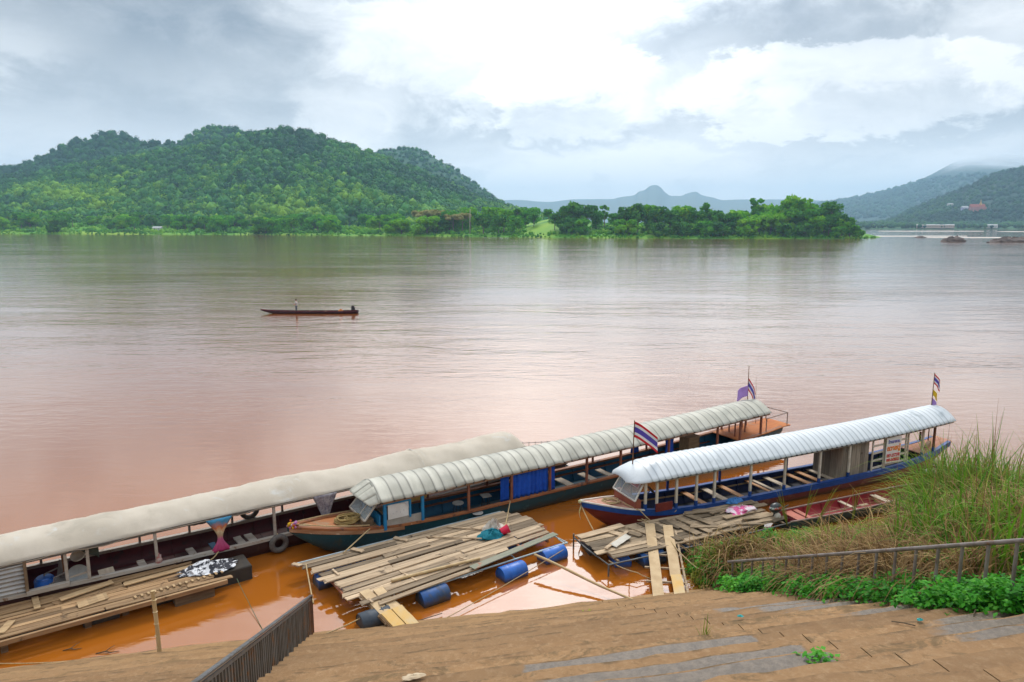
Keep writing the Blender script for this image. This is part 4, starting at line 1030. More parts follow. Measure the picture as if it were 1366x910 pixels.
# corrugated stern cabin wall
xk0, xk1 = -16.5, L_.sx(35, -.98, .8); mb = MB()
def corr(u, v):
    x = xk0 + (xk1 - xk0) * u; z = L_.zg(x) + .05 + (evl(x) - L_.zg(x) - .15) * v
    return (x, -.99 + .025 * math.sin(v * 2 * PI * 7), z)
mb.grid(corr, 30, 56, .5); co_ = mb.build('corrugated_wall', mat('grey_corrugated_sheet', (.42, .42, .41), (.33, .32, .31), .5, 2, stain=((.24, .13, .08), 2.2, .6, .1)), L_.root, smooth=180)
co_.modifiers.new('s', 'SOLIDIFY').thickness = .012
mb = MB(); mb.box((xk1 + .03, -.97, (L_.zg(xk1) + evl(xk1)) / 2), (.08, .10, evl(xk1) - L_.zg(xk1) - .06), None, .5); mb.build('post', mat('brown_weathered_post', (.22, .15, .09), (.15, .1, .06), .8, 3), L_.root)
xk2 = L_.sx(93, -.9, .7); mb = MB(); mb.box(((xk1 + xk2) / 2, -.98, L_.zg(xk1) + .05), (xk2 - xk1, .16, .12), None, .5); mb.build('sill', GREYW, L_.root)
xk3 = L_.sx(88, -.9, .7); mb = MB(); mb.box((xk3, -.3, 1.15), (.06, .5, 1.1), None, .5); mb.build('cabin_door_frame', RUST, L_.root)
mb = MB(); mb.bar((L_.sx(94, -.9, .7), -.93, .86), (L_.sx(120, -.9, .7), -.93, .90), .03, .05, .5); mb.build('hand_rail', GREYW, L_.root)
mb = MB()   # thin wire rack standing over the far end
for k in range(9):
    x = 8.0 + k * .34; zt_ = 1.95 - .05 * k
    mb.tube([(x, -.5, .8), (x, -.5, zt_)], .012, 5, .5)
mb.tube([(8.0, -.5, 1.9), (10.7, -.5, 1.52)], .012, 5, .5); mb.tube([(8.0, -.5, 1.3), (10.7, -.5, 1.1)], .012, 5, .5)
mb.build('wire_rack', mat('grey_wire', (.20, .20, .20), (.14, .14, .14), .6, 4), L_.root)
# ================================================================== THINGS ON THE BOATS
def part(mb, name, m, root, smooth=0.0, bevel=0.0): return mb.build(name, m, root, smooth=smooth, bevel=bevel)
def drape(mb, c, top, bot, w_top, w_mid, w_bot, mid=.45, pleats=9, depth=.10, ang=0.0, tone=None):
    """gathered curtain, pinched at mid"""
    f = curve([(0, w_top), (mid, w_mid), (1, w_bot)]); rings = []
    for i in range(15):
        v = i / 14; z = top + (bot - top) * v; ww = f(v) / 2; r = []
        for k in range(40):
            a = 2 * PI * k / 40; pl = 1 + .22 * math.sin(a * pleats + v * 1.2)
            x = ww * math.cos(a) * (1 + .04 * math.sin(a * pleats * 2)); y = depth * (.4 + .6 * ww / max(w_top, w_bot) * 2) * math.sin(a) * pl
            r.append((c[0] + x * math.cos(ang) - y * math.sin(ang), c[1] + x * math.sin(ang) + y * math.cos(ang), z))
        rings.append(r)
    mb.loft(rings, True, tone)
def flat_curtain(mb, p0, p1, top, bot, n=60, amp=.05):
    p0, p1 = Vector(p0), Vector(p1); d = (p1 - p0); nrm = Vector((-d.y, d.x, 0)).normalized()
    def P(u, v):
        a = amp * (.5 + .5 * v) * (math.sin(u * 52 + .8 * math.sin(u * 9)) + .4 * math.sin(u * 23 + v))
        p = p0 + d * u + nrm * a; return (p.x, p.y, top(u) + (bot(u) - top(u)) * v)
    mb.grid(P, n * 2, 8, .5)
def tyre(name, label, P, rz, R=.31, r=.095, group=None, tilt=0.0):
    mb = MB(); n, k = 28, 12; vs = []; fs = []
    for i in range(n):
        a = 2 * PI * i / n
        for j in range(k):
            b_ = 2 * PI * j / k; rr = R - r + r * math.cos(b_) * (1.0 if math.cos(b_) > 0 else .9)
            vs.append((rr * math.cos(a), r * .95 * math.sin(b_), rr * math.sin(a)))
    for i in range(n):
        for j in range(k): fs.append((i * k + j, i * k + (j + 1) % k, ((i + 1) % n) * k + (j + 1) % k, ((i + 1) % n) * k + j))
    mb.add(vs, fs, .5); o = mb.build(name, RUBBER, None, smooth=180)
    o.location = P; o.rotation_euler = (tilt, 0, rz); return tag(o, label, 'tyre', group)

# -- left boat
la = math.radians(35.5)
x = L_.sx(295, -1.0, .6)
def cloth_world(B, x, y, z): return B.w(x, y, z)
TIE = bpy.data.materials.new('tie_dye_cloth'); TIE.use_nodes = True
g = NT(TIE.node_tree); tcn = g.node('ShaderNodeTexCoord').outputs['Generated']; sp = g.node('ShaderNodeSeparateXYZ'); g.L.new(tcn, sp.inputs[0])
zz = g.math('ADD', sp.outputs[2], g.math('MULTIPLY', g.math('SUBTRACT', g.noise(tcn, 5, 4), .5), .35)); rp = g.node('ShaderNodeValToRGB'); cr = rp.color_ramp
for i, (p_, c_) in enumerate(((0.05, (.42, .03, .12, 1)), (.36, (.50, .10, .22, 1)), (.48, (.45, .30, .18, 1)), (.60, (.62, .50, .30, 1)), (.75, (.60, .16, .05, 1)), (.90, (.06, .26, .45, 1)))):
    e_ = cr.elements[i] if i < 2 else cr.elements.new(p_); e_.position = p_; e_.color = c_
g.put(rp.inputs[0], zz); g.L.new(rp.outputs[0], g.N['Principled BSDF'].inputs['Base Color']); g.N['Principled BSDF'].inputs['Roughness'].default_value = .85
P = L_.w(x, -1.0, 0); mb = MB(); drape(mb, P, 1.66, .56, .80, .16, .62, .60, 8, .10, la); o = mb.build('curtain', TIE, None, smooth=180, origin=(P.x, P.y, .56))
tag(o, 'tie-dyed blue, orange and pink curtain knotted round a post of the canvas roofed boat', 'curtain')
mb = MB(); mb.tube([P + Vector((.10 * math.cos(a), .10 * math.sin(a), 1.0)) for a in np.linspace(0, 2 * PI, 12)], .02, 5, .5)
CUR_G = mat('grey_print_cloth', (.36, .34, .36), (.16, .14, .18), .85, 9, detail=3)
x = L_.sx(435, -.98, .6); P = L_.w(x, -.98, 0); mb = MB(); drape(mb, P, 1.66, .78, .92, .50, .22, .55, 9, .10, la)
tag(mb.build('curtain', CUR_G, None, smooth=180, origin=(P.x, P.y, .6)), 'grey patterned curtain bunched round a post of the canvas roofed boat', 'curtain')
mb = MB(); drape(mb, P, .80, .52, .40, .5, .55, .5, 6, .12, la)
tag(mb.build('cloth', mat('royal_blue_cloth', (.012, .07, .36), (.008, .04, .22), .85, 5), None, smooth=180, origin=(P.x, P.y, .5)), 'royal blue cloth tied below the grey curtain on the canvas roofed boat', 'cloth')
DK = mat('dark_print_cloth', (.05, .035, .035), (.10, .07, .06), .9, 7, stain=((.20, .08, .05), 6, .6, .1))
for px, ww in ((268, .75), (322, .62)):
    x = L_.sx(px, .92, 1.2); P = L_.w(x, .92, 0); mb = MB(); drape(mb, P, 1.62, .85, ww * .75, ww * .8, ww, .4, 8, .09, la)
    tag(mb.build('curtain', DK, None, smooth=180, origin=(P.x, P.y, .8)), 'dark curtain hanging at the far side of the canvas roofed boat', 'curtain', 'dark curtains at the far side of the canvas roofed boat')
xt = L_.sx(371, -1.08, .5); tyre('tyre', 'grey tyre fender hung outside the near rail of the canvas roofed boat', L_.w(xt, -1.14, .36), la, .33, .10)
rope('rope', 'short rope holding the tyre fender to the near rail', [L_.w(xt, -.95, .60), L_.w(xt - .02, -1.10, .70), L_.w(xt, -1.14, .58)], .018)
xt = L_.sx(333, .95, 1.0); tyre('tyre', 'dark tyre propped against a far post inside the canvas roofed boat', L_.w(xt, 1.0, .92), la, .36, .09)
mb = MB(); P = site(466, 697, .55)
for q in range(9): mb.ball((P.x + random.uniform(-.22, .22), P.y + random.uniform(-.16, .16), .52 + random.uniform(0, .2)), (random.uniform(.10, .2), random.uniform(.1, .16), random.uniform(.07, .13)), 9, 6, .12)
mb.ball((P.x, P.y, .38), (.3, .24, .2), 9, 6, .1)
tag(mb.build('bundle', mat('green_net', (.015, .24, .05), (.01, .13, .03), .8, 9), None, smooth=60, origin=(P.x, P.y, .2)), 'bright green bundle of netting lying in the canvas roofed boat beside the grey curtain', 'net')
DRUM_B = mat('blue_plastic', (.012, .13, .52), (.010, .085, .36), .42, 3, stain=((.06, .07, .09), 2.2, .58, .12), spec=.5, grime=((.085, .06, .035), -.14, .06))
DRUM_D = mat('grimy_blue_plastic', (.018, .09, .30), (.03, .06, .12), .55, 2.2, stain=((.07, .065, .055), 1.6, .50, .14), grime=((.07, .05, .03), -.10, .14))
DRUM_K = mat('dull_dark_plastic', (.05, .065, .085), (.03, .04, .055), .6, 2.2, stain=((.10, .09, .07), 2, .55, .12), grime=((.07, .05, .03), -.10, .14))
def drum_profile(r=.29, h=.90):
    p = [(r * .93, -h / 2), (r, -h / 2 + .035), (r, -h / 2 + .22), (r * 1.035, -h / 2 + .25), (r, -h / 2 + .28), (r, h / 2 - .28), (r * 1.035, h / 2 - .25), (r, h / 2 - .22), (r, h / 2 - .035), (r * .93, h / 2), (r * .90, h / 2 - .02), (.02, h / 2 - .022)]
    return [(.02, -h / 2 + .02), (r * .90, -h / 2 + .02)] + p
t = thing('water_drum', 'blue plastic drum standing in the dark stern cabin of the canvas roofed boat', 'drum', L_.w(L_.sx(60, -.45, .6), -.45, .1))
mb = MB(); mb.lathe([(a, b_ + .36) for a, b_ in drum_profile(.26, .72)], None, 20, .5); part(mb, 'barrel', DRUM_B, t, 50)
mb = MB(); mb.lathe([(.20, .70), (.22, .72), (.20, .76), (.03, .77)], None, 16, .5); part(mb, 'lid', DRUM_B, t, 50)
t = thing('plastic_chair', 'grey plastic armchair beside the blue drum in the canvas roofed boat', 'chair', L_.w(L_.sx(74, -.55, .7), -.55, .28), la + .5)
CH = mat('grey_brown_plastic', (.20, .17, .15), (.14, .12, .11), .5, 4)
mb = MB(); mb.box((0, 0, .42), (.44, .44, .03), None, .5); part(mb, 'seat', CH, t)
mb = MB(); mb.grid(lambda u, v: (.20 + .10 * v, -.21 + .42 * u, .44 + .46 * v), 4, 6, .5); o = part(mb, 'backrest', CH, t); o.modifiers.new('s', 'SOLIDIFY').thickness = .025
for sx_ in (-.19, .19):
    for sy_ in (-.19, .19): mb = MB(); mb.bar((sx_, sy_, .42), (sx_ * 1.15, sy_ * 1.15, 0), .04, .04, .5); part(mb, 'leg', CH, t)
for sy_ in (-.23, .23): mb = MB(); mb.tube([(.24, sy_, .66), (-.16, sy_, .64), (-.2, sy_, .42)], .022, 6, .5); part(mb, 'arm', CH, t)
POT = mat('dull_aluminium', (.40, .42, .42), (.30, .31, .31), .4, 4, metal=.4)
P = L_.w(L_.sx(103, -.6, .8), -.6, .72)
mb = MB(); mb.lathe([(.02, 0), (.20, .005), (.30, .05), (.31, .06), (.305, .065), (.20, .025), (.02, .02)], Matrix.Rotation(math.radians(70), 4, 'X'), 24, .5)
o = mb.build('basin', POT, None, smooth=50); o.location = P; o.rotation_euler = (0, 0, la + .2); tag(o, 'round grey metal basin leaning upright between two posts of the canvas roofed boat', 'basin')
P = L_.w(L_.sx(104, -.35, 1.3), -.35, 1.22); mb = MB(); mb.lathe([(.02, -.10), (.12, -.09), (.20, .0), (.21, .05), (.195, .05), (.11, -.07), (.02, -.08)], Matrix.Rotation(math.radians(35), 4, 'X'), 20, .5)
o = mb.build('bowl', WHITE_P, None, smooth=50); o.location = P; tag(o, 'white bowl hanging under the canvas roof above the grey basin', 'bowl')
P = L_.w(L_.sx(116, -.5, 1.45), -.55, 1.62); mb = MB(); mb.grid(lambda u, v: (P.x - .32 + .5 * u, P.y - .1 + .35 * u + .03 * math.sin(9 * u), P.z - v * .45 * (.25 + u)), 10, 8, .5)
o = mb.build('cloth', mat('dull_green_cloth', (.10, .13, .11), (.07, .09, .08), .9, 5), None, smooth=180, origin=P); o.modifiers.new('s', 'SOLIDIFY').thickness = .01; tag(o, 'dull green cloth hung under the canvas roof beside the white bowl', 'cloth')
P = L_.w(L_.sx(212, -.95, .7), -.95, .75); mb = MB(); mb.ball((0, 0, 0), (.10, .08, .18), 10, 8, .25)
o = mb.build('rag', mat('red_white_rag', (.34, .05, .05), (.5, .44, .40), .9, 9), None, smooth=60); o.location = P; tag(o, 'red and white rag tied low on a post of the canvas roofed boat', 'rag')

# -- middle boat
def stool(P, top, r, square, label, m):
    t = thing('stool', label, 'stool', (P.x, P.y, .1), .4, 'stools in the teal boat')
    mb = MB()
    if square: mb.box((0, 0, top - .1), (r * 1.9, r * 1.9, .03), None, .5)
    else: mb.lathe([(.02, top - .125), (r, top - .12), (r + .01, top - .10), (r, top - .085), (.02, top - .085)], None, 20, .5)
    part(mb, 'seat', m, t, 40)
    for k in range(4):
        a = PI / 4 + k * PI / 2; mb = MB(); mb.tube([(r * .7 * math.cos(a), r * .7 * math.sin(a), top - .12), (r * 1.0 * math.cos(a), r * 1.0 * math.sin(a), 0)], .014, 6, .5); part(mb, 'leg', MATS['dark_iron'], t)
    mb = MB(); mb.tube([(r * .85 * math.cos(a), r * .85 * math.sin(a), (top - .1) * .45) for a in np.linspace(0, 2 * PI, 13)], .010, 5, .5); part(mb, 'foot_ring', MATS['dark_iron'], t)
ST_G = mat('grey_stool_top', (.40, .40, .38), (.30, .29, .27), .6, 5)
stool(site(611, 671, .70), .70, .21, False, 'round grey topped stool beside the brown post in the teal boat', ST_G)
stool(site(648, 661, .74), .74, .19, True, 'square topped stool left of the blue curtain in the teal boat', ST_G)
stool(site(637, 684, .52), .52, .20, False, 'low round stool half hidden by the gunwale of the teal boat', ST_G)
CUR_B = mat('vivid_blue_cloth', (.008, .085, .50), (.006, .06, .38), .8, 4, detail=3)
xa, xb, xc = M_.sx(668, -.86, 1.1), M_.sx(680, -.86, 1.1), M_.sx(743, -.86, 1.1)
for (x0_, x1_, lb) in ((xa, xb - .03, 'narrow blue curtain left of the brown post on the teal boat'), (xb + .06, M_.sx(731, -.86, 1.1), 'wide vivid blue curtain hanging between two brown posts of the teal boat'), (M_.sx(735, -.86, 1.1), M_.sx(740, -.86, 1.1), 'narrow strip of blue curtain right of the brown post on the teal boat')):
    P = M_.w(x0_, -.86, 0); mb = MB(); flat_curtain(mb, P, M_.w(x1_, -.86, 0), lambda u: 1.66, lambda u: .66, max(6, int((x1_ - x0_) * 30)), .035)
    o = mb.build('curtain', CUR_B, None, smooth=180, origin=(P.x, P.y, .66)); o.modifiers.new('s', 'SOLIDIFY').thickness = .012; tag(o, lb, 'curtain', 'blue curtains of the teal boat')
for px, ww, lb in ((847, .5, 'blue curtain scrap at the far side of the teal boat behind the flagpole'), (893, .55, 'blue cloth bunched on the teal boat above the white roof of the next boat')):
    x = M_.sx(px, -.5 if px > 860 else .6, 1.2); P = M_.w(x, -.5 if px > 860 else .6, 0); mb = MB(); drape(mb, P, 1.68, .80, ww, ww * .8, ww, .5, 7, .06, math.radians(32))
    tag(mb.build('curtain', CUR_B, None, smooth=180, origin=(P.x, P.y, .8)), lb, 'curtain', 'blue curtains of the teal boat')
P = M_.w(M_.sx(551, -.8, 1.5), -.78, 1.62); mb = MB(); mb.grid(lambda u, v: (P.x - .45 + .9 * u, P.y - .26 + .52 * u + .03 * math.sin(u * 14), P.z - v * (.34 - .22 * u + .03 * math.sin(u * 9))), 20, 6, .5)
o = mb.build('cloth', mat('mustard_cloth', (.36, .25, .08), (.24, .16, .05), .9, 6), None, smooth=180, origin=P); o.modifiers.new('s', 'SOLIDIFY').thickness = .01; tag(o, 'mustard yellow cloth hanging in the cabin window of the teal boat', 'cloth')
P = M_.w(-8.62, 0, 1.2); mb = MB()
o_g = thing('garland', 'garland of coloured flowers and ribbons tied round the bow tip of the teal boat', 'garland', P)
for q, (c_, nm) in enumerate((((.62, .55, .62), 'white_petals'), ((.70, .42, .02), 'yellow_petals'), ((.45, .18, .42), 'purple_petals'), ((.62, .12, .03), 'orange_petals'))):
    mb = MB()
    for k in range(7): mb.ball((random.uniform(-.15, .18) + .06 * (q - 1.5), random.uniform(-.13, .13), random.uniform(-.06, .12)), random.uniform(.035, .07), 7, 5, .2)
    part(mb, 'flower_cluster', mat(nm, c_, tuple(v * .75 for v in c_), .9, 8), o_g, 60)
P = M_.w(-6.75, -.15, .93); mb = MB(); coil(mb, (0, 0, 0), .38, 8, .024, .06); coil(mb, (.15, -.05, .05), .22, 5, .022, .05); coil(mb, (-.12, .08, .05), .25, 5, .022, .03)
o = mb.build('rope_coil', mat('yellowed_rope', (.36, .25, .09), (.24, .16, .06), .9, 12), None, smooth=180); o.location = P; o.rotation_euler = (0, 0, .5); tag(o, 'heap of yellowed rope lying on the orange bow deck of the teal boat', 'rope')

# -- right boat
P = R.w(-5.65, -.05, .95); mb = MB(); coil(mb, (0, 0, 0), .30, 4, .02, .03)
o = mb.build('rope_coil', ROPE, None, smooth=180); o.location = P; tag(o, 'loose coil of tan rope on the pink bow deck of the white roofed boat', 'rope')
HANG = mat('ochre_cloth', (.34, .20, .06), (.20, .12, .05), .9, 7)
for px, py, m_, lb, ww in ((988, 626, HANG, 'ochre life vest bundle hanging under the white roof, the left one', .55), (1030, 618, HANG, 'brown bundle hanging under the white roof beside the yellow green one', .40), (1042, 616, mat('lime_cloth', (.32, .36, .04), (.2, .24, .03), .9, 7), 'small yellow green bundle hanging under the white roof', .22), (1083, 600, mat('crimson_cloth', (.40, .02, .05), (.28, .02, .04), .9, 7), 'crimson cloth hanging under the white roof above the benches', .55)):
    x = R.sx(px, .3, 1.7); P = R.w(x, .3, 0); mb = MB(); drape(mb, P, 1.94, 1.55, ww * .7, ww, ww * .55, .5, 5, .13, math.radians(24))
    tag(mb.build('hanging_bundle', m_, None, smooth=180, origin=(P.x, P.y, 1.5)), lb, 'bundle')
P = R.w(-6.95, 0, 1.12); mb = MB(); mb.grid(lambda u, v: (.02 + .03 * math.sin(7 * v) - .02, -.02 - .16 * u + .04 * math.sin(5 * v), .08 - .62 * v), 5, 12, .5); mb.ball((0, 0, .06), .07, 8, 6, .15)
o = mb.build('bow_ribbon', mat('yellow_grey_ribbon', (.52, .45, .12), (.40, .38, .34), .85, 4), None, smooth=180); o.location = P; o.modifiers.new('s', 'SOLIDIFY').thickness = .012; tag(o, 'yellow and grey ribbon tied to the bow tip of the white roofed boat', 'ribbon')
mb = MB()
P = R.w(R.sx(1100, .1, .45), .1, .30)
for q in range(6): mb.ball((random.uniform(-.25, .25), random.uniform(-.2, .2), random.uniform(0, .15)), random.uniform(.08, .15), 8, 6, .2)
o = mb.build('bundle', mat('dark_red_bag', (.12, .03, .03), (.06, .05, .06), .8, 5), None, smooth=60); o.location = P; tag(o, 'dark heap of bags on the floor of the white roofed boat by the plank cabin', 'bags')

# ================================================================== RAFTS
def raft(label, O, ang):
    t = thing('pontoon_raft', label, 'raft', O, math.radians(ang), 'plank rafts on drums along the bank')
    a = math.radians(ang); u = Vector((math.cos(a), math.sin(a), 0)); v = Vector((-math.sin(a), math.cos(a), 0)); O = Vector(O)
    W = lambda x, y, z=0: O + u * x + v * y + Vector((0, 0, z))
    Lc = lambda P: Vector(((P - O).dot(u), (P - O).dot(v), P.z))
    return t, W, Lc
def drum(t, P, ang, m, roll=0.0, L=.90):
    mb = MB(); mb.lathe(drum_profile(.29, L), Matrix.Rotation(ang, 4, 'Z') @ Matrix.Rotation(PI / 2, 4, 'Y'), 22, .5); o = mb.build('drum', m, t, smooth=40); o.location = P; return o

# middle raft
T, W, Lc = raft('wide raft of pale grey planks on blue drums beside the teal boat', (-6.75, 20.99, 0), 33)
mb = MB(); NR = 15; ZD = .46
def row_y(t, x): k = x / 7.9; return -(t * (3.92 + (3.02 - 3.92) * k)) - .05 * k
for r_ in range(NR):
    t0 = (r_ + .5) / NR
    xl = .04 + .80 * t0 + random.uniform(-.14, .16); xr = 7.62 + .75 * min(1, t0 * 3) - .35 * t0 + random.uniform(-.2, .12)
    if r_ == 0: xl = -.10
    if r_ >= NR - 3: xr = 6.2 - .75 * (r_ - NR + 3) + random.uniform(-.2, .2)
    if r_ == NR - 1: xl += .3
    x = xl
    wd0 = 3.72 / NR
    while x < xr - .2:
        L = random.choice((random.uniform(1.6, 2.6), random.uniform(2.6, 4.4)))
        if xr - x - L < .9: L = xr - x
        wd = wd0 * random.uniform(.70, .98) * (1 - .10 * x / 7.9); zz = ZD + random.choice((0, 0, .0, .03, .036)) + random.uniform(-.006, .008)
        p0, p1 = (x, row_y(t0, x) + random.uniform(-.02, .02), zz), (x + L - .02, row_y(t0, x + L) + random.uniform(-.02, .02), zz + random.uniform(-.006, .01))
        mb.plank(p0, p1, wd, .035, min(1, max(0, random.gauss(.5, .3))), 0, random.uniform(-.02, .02), .05); x += L
part(mb, 'deck_planks', WOOD_GREY, T)
mb = MB()   # loose boards and battens lying on the deck belong to it
for p0, p1, wd in (((-.15, -.02, .50), (.02, -.30, .51), .14), ((1.75, -.05, .53), (1.98, -.45, .53), .17), ((3.25, -.05, .53), (3.55, -.5, .53), .17), ((.75, -1.1, .52), (.80, -1.55, .52), .06), ((.95, -2.9, .52), (1.05, -3.6, .52), .06), ((2.5, -2.55, .52), (2.62, -3.15, .52), .06), ((4.4, -2.55, .54), (4.6, -3.05, .53), .05), ((4.25, -.6, .525), (5.7, -1.75, .53), .05), ((5.15, -.25, .525), (6.55, -1.5, .525), .05)):
    mb.plank(p0, p1, wd, .03, random.uniform(.5, 1), 0, 0, .02)
mb.each('batten', WOOD_GREY, T)
mb = MB(); mb.plank((4.35, -3.42, .56), (7.98, -2.84, .56), .26, .03, .5); part(mb, 'loose_board', mat('green_grey_board', (.27, .25, .19), (.19, .21, .15), .8, 1.5, stain=((.34, .17, .11), 1.6, .57, .1), stretch=(.8, 6, 6)), T)
mb = MB()
for x in np.linspace(.5, 7.5, 8): mb.bar((x, .02, ZD - .06), (x + .1, row_y(.94 if x > 1 else .80, x), ZD - .06), .07, .06, .4)
mb.each('joist', mat('red_brown_joist', (.33, .11, .05), (.22, .09, .05), .8, 3), T)
pn = [Lc(site(533, 797, .40)), Lc(site(640, 761, .40)), Lc(site(757, 724, .40))]
mb = MB(); mb.tube(pn, .028, 8, .5); mb.tube([(-.1, .12, .40), (7.6, .12, .40)], .028, 8, .5); mb.tube([pn[-1], (7.75, -.2, .40)], .022, 8, .5)
for q in (.02, .34, .36, .66, .98): p = pn[0].lerp(pn[2], q); mb.tube([p, (p.x + .02, p.y + .4, .41)], .022, 6, .5)
part(mb, 'frame_pipe', PIPE_BLUE, T, 60)
for (px, py, m_, dx) in ((737, 741, DRUM_B, 0), (683, 764, DRUM_B, 0), (578, 796, DRUM_D, 0), (500, 826, DRUM_K, 0), (440, 773, DRUM_D, 0)):
    P = Lc(site(px, py, .12)); drum(T, (P.x, P.y, .12), math.radians(2), m_)
for x, y in ((1.6, -.35), (3.2, -.4), (5, -.45), (6.8, -.4), (1.2, -1.9), (3, -2.0), (4.8, -2.0), (6.6, -1.9)): drum(T, (x, y, .10), 0, random.choice((DRUM_B, DRUM_D)))
P = Lc(site(434, 759, .38)); mb = MB(); mb.tube([(P.x - .1, P.y + .15, .42), (P.x - .3, P.y - .75, .42)], .02, 6, .5); part(mb, 'end_pipe', PIPE_BLUE, T)
RM_W, RM_T = W, T

# right raft
T, W, Lc = raft('raft of dark mixed planks and drums beside the white roofed boat', (2.14, 23.02, 0), 24.5)
WOOD_MIX = mat('mixed_old_plank', (.34, .25, .16), (.20, .145, .09), .85, 1.2, 8, tone=.55, stretch=(1.2, 5, 5), bump=.4, bscale=5, stain=((.42, .33, .22), 2.0, .62, .10))
mb = MB(); RW = 2.1
for r_ in range(9):
    y = -.12 - r_ * (RW - .1) / 9; x = .02 + random.uniform(-.06, .06) + (.0 if r_ < 7 else .35); xr = 7.75 + random.uniform(-.35, .2)
    while x < xr - .2:
        L = random.uniform(1.1, 2.8); L = min(L, xr - x)
        if xr - x - L < .5: L = xr - x
        mb.plank((x, y, ZD + random.uniform(-.01, .02)), (x + L - .02, y + random.uniform(-.06, .06), ZD + random.uniform(-.01, .02)), .225 * random.uniform(.8, 1.02), .035, min(1, max(0, random.gauss(.5, .3))), 0, random.uniform(-.04, .04), .05); x += L
for k in range(9):                                            # boards laid crosswise
    x = 1.2 + k * .42 + random.uniform(-.1, .1); y0_ = random.uniform(-.1, -.5); y1_ = y0_ - random.uniform(.7, 1.5)
    mb.plank((x, y0_, ZD + .045 + .004 * k), (x + random.uniform(.05, .45), max(-2.15, y1_), ZD + .05 + .004 * k), random.uniform(.16, .30), .03, min(1, max(0, random.gauss(.4, .3))), 0, 0, .05)
for k in range(16):
    x = random.uniform(4.2, 7.3); y = random.uniform(-.2, -1.9); a = random.uniform(-.5, .25); L = random.uniform(.6, 1.7)
    mb.plank((x - L / 2 * math.cos(a), y - L / 2 * math.sin(a), ZD + .05 + k * .004), (x + L / 2 * math.cos(a), y + L / 2 * math.sin(a), ZD + .05 + k * .004), random.uniform(.12, .26), .03, random.random(), 0, random.uniform(-.03, .03), .05)
part(mb, 'deck_planks', WOOD_MIX, T)
mb = MB(); mb.plank((.35, -1.45, .54), (1.75, -.62, .55), .12, .03, .7); mb.plank((.0, -.3, .52), (1.9, -.1, .53), .30, .035, .75); mb.each('edge_board', WOOD_GREY, T)
mb = MB(); mb.plank((.75, -1.35, .55), (1.55, -.95, .56), .26, .02, .6, 0, .05, .08); part(mb, 'pale_board', mat('white_grey_board', (.56, .52, .45), (.44, .40, .33), .8, 3), T)
mb = MB(); e1 = Lc(site(812, 753, .40)); mb.tube([(0, .05, .38), (-.05, -.9, .38), (e1.x, e1.y, .38), (4.2, -2.25, .38), (7.7, -2.15, .38)], .028, 8, .5)
mb.tube([(e1.x, e1.y, .38), (e1.x, e1.y, -.4)], .028, 6, .5); mb.tube([(0, .05, .5), (-.02, .02, -.5)], .028, 6, .5); part(mb, 'frame_pipe', mat('dark_grey_pipe', (.14, .15, .15), (.10, .09, .08), .5, 4, metal=.3), T, 60)
for (px, py, m_, an) in ((790, 729, DRUM_K, 80), (826, 745, DRUM_B, 75), (868, 746, DRUM_D, 0), (915, 728, DRUM_D, 0), (960, 712, DRUM_D, 0), (1000, 700, DRUM_K, 0)):
    P = Lc(site(px, py, .10)); drum(T, (P.x, P.y, .10), math.radians(an), m_)
for x, y in ((1.5, -.4), (3.2, -.4), (5, -.4), (6.8, -.4)): drum(T, (x, y, .08), 0, DRUM_D)
mb = MB()
for x in np.linspace(.4, 7.4, 6): mb.bar((x, 0, ZD - .06), (x, -2.15, ZD - .06), .07, .06, .4)
mb.each('joist', WOOD_DARK, T)
RR_W, RR_T = W, T

# left raft
T, W, Lc = raft('long narrow raft of brown planks beside the canvas roofed boat, cut off by the frame', (-14.58, 18.30, 0), 35.4)
mb = MB(); RW = 2.15
e0 = Lc(site(0, 857, .45)); e1 = Lc(site(325, 770, .45)); XE = e1.x - .45
for r_ in range(11):
    y = -.02 - r_ * RW / 11; x = -3.5 + random.uniform(-.3, .1); xr = XE - 1.0 + .10 * r_ + random.uniform(-.35, .2)
    while x < xr - .2:
        L = random.uniform(2.0, 4.6); L = min(L, xr - x)
        if xr - x - L < .7: L = xr - x
        mb.plank((x, y, ZD + random.choice((0, .0, .03)) + random.uniform(-.01, .01)), (x + L - .03, y + random.uniform(-.05, .05), ZD + random.uniform(-.01, .02)), .19 * random.uniform(.7, 1.02), .035, min(1, max(0, random.gauss(.5, .28))), 0, random.uniform(-.03, .03), .07); x += L
mb.plank((-3, -RW - .06, .44), (XE, -RW - .02, .42), .09, .12, .7)
part(mb, 'deck_planks', WOOD_WARM, T)
mb = MB()
p_ = Lc(site(125, 800, .5)); q_ = Lc(site(105, 808, .5))
for k in range(9): c_ = q_.lerp(p_, k / 8); mb.plank((c_.x + k * .035, c_.y + .16, .53), (c_.x + .03 + k * .035, c_.y - .24, .53), .085, .03, random.uniform(.4, 1))
for k in range(15): x = Lc(site(175, 783, .5)).x + k * .17; mb.plank((x, -1.72 + .01 * k, .515), (x + .02, -1.86 + .01 * k, .515), .06, .03, random.uniform(.5, 1))
for (a, b_, wd) in (((44, 786), (50, 812), .16), ((2, 800), (14, 786), .18), ((0, 845), (16, 828), .2)):
    A, B_ = Lc(site(*a, .53)), Lc(site(*b_, .53)); mb.plank(A, B_, wd, .035, .7)
A, B_ = Lc(site(165, 780, .55)), Lc(site(268, 752, .55)); mb.plank(A, B_, .2, .03, .9); A, B_ = Lc(site(80, 800, .56)), Lc(site(150, 776, .56)); mb.plank(A, B_, .24, .03, .95)
mb.each('batten', mat('tan_batten', (.42, .29, .155), (.29, .185, .095), .8, 1.5, tone=.35, stretch=(1, 6, 6)), T)
mb = MB()
for px, py in ((6, 868), (118, 835), (168, 818), (262, 790)):
    P = Lc(site(px, py, .05)); mb.box((P.x, P.y + .05, .10), (.16, .14, .66), None, .5)
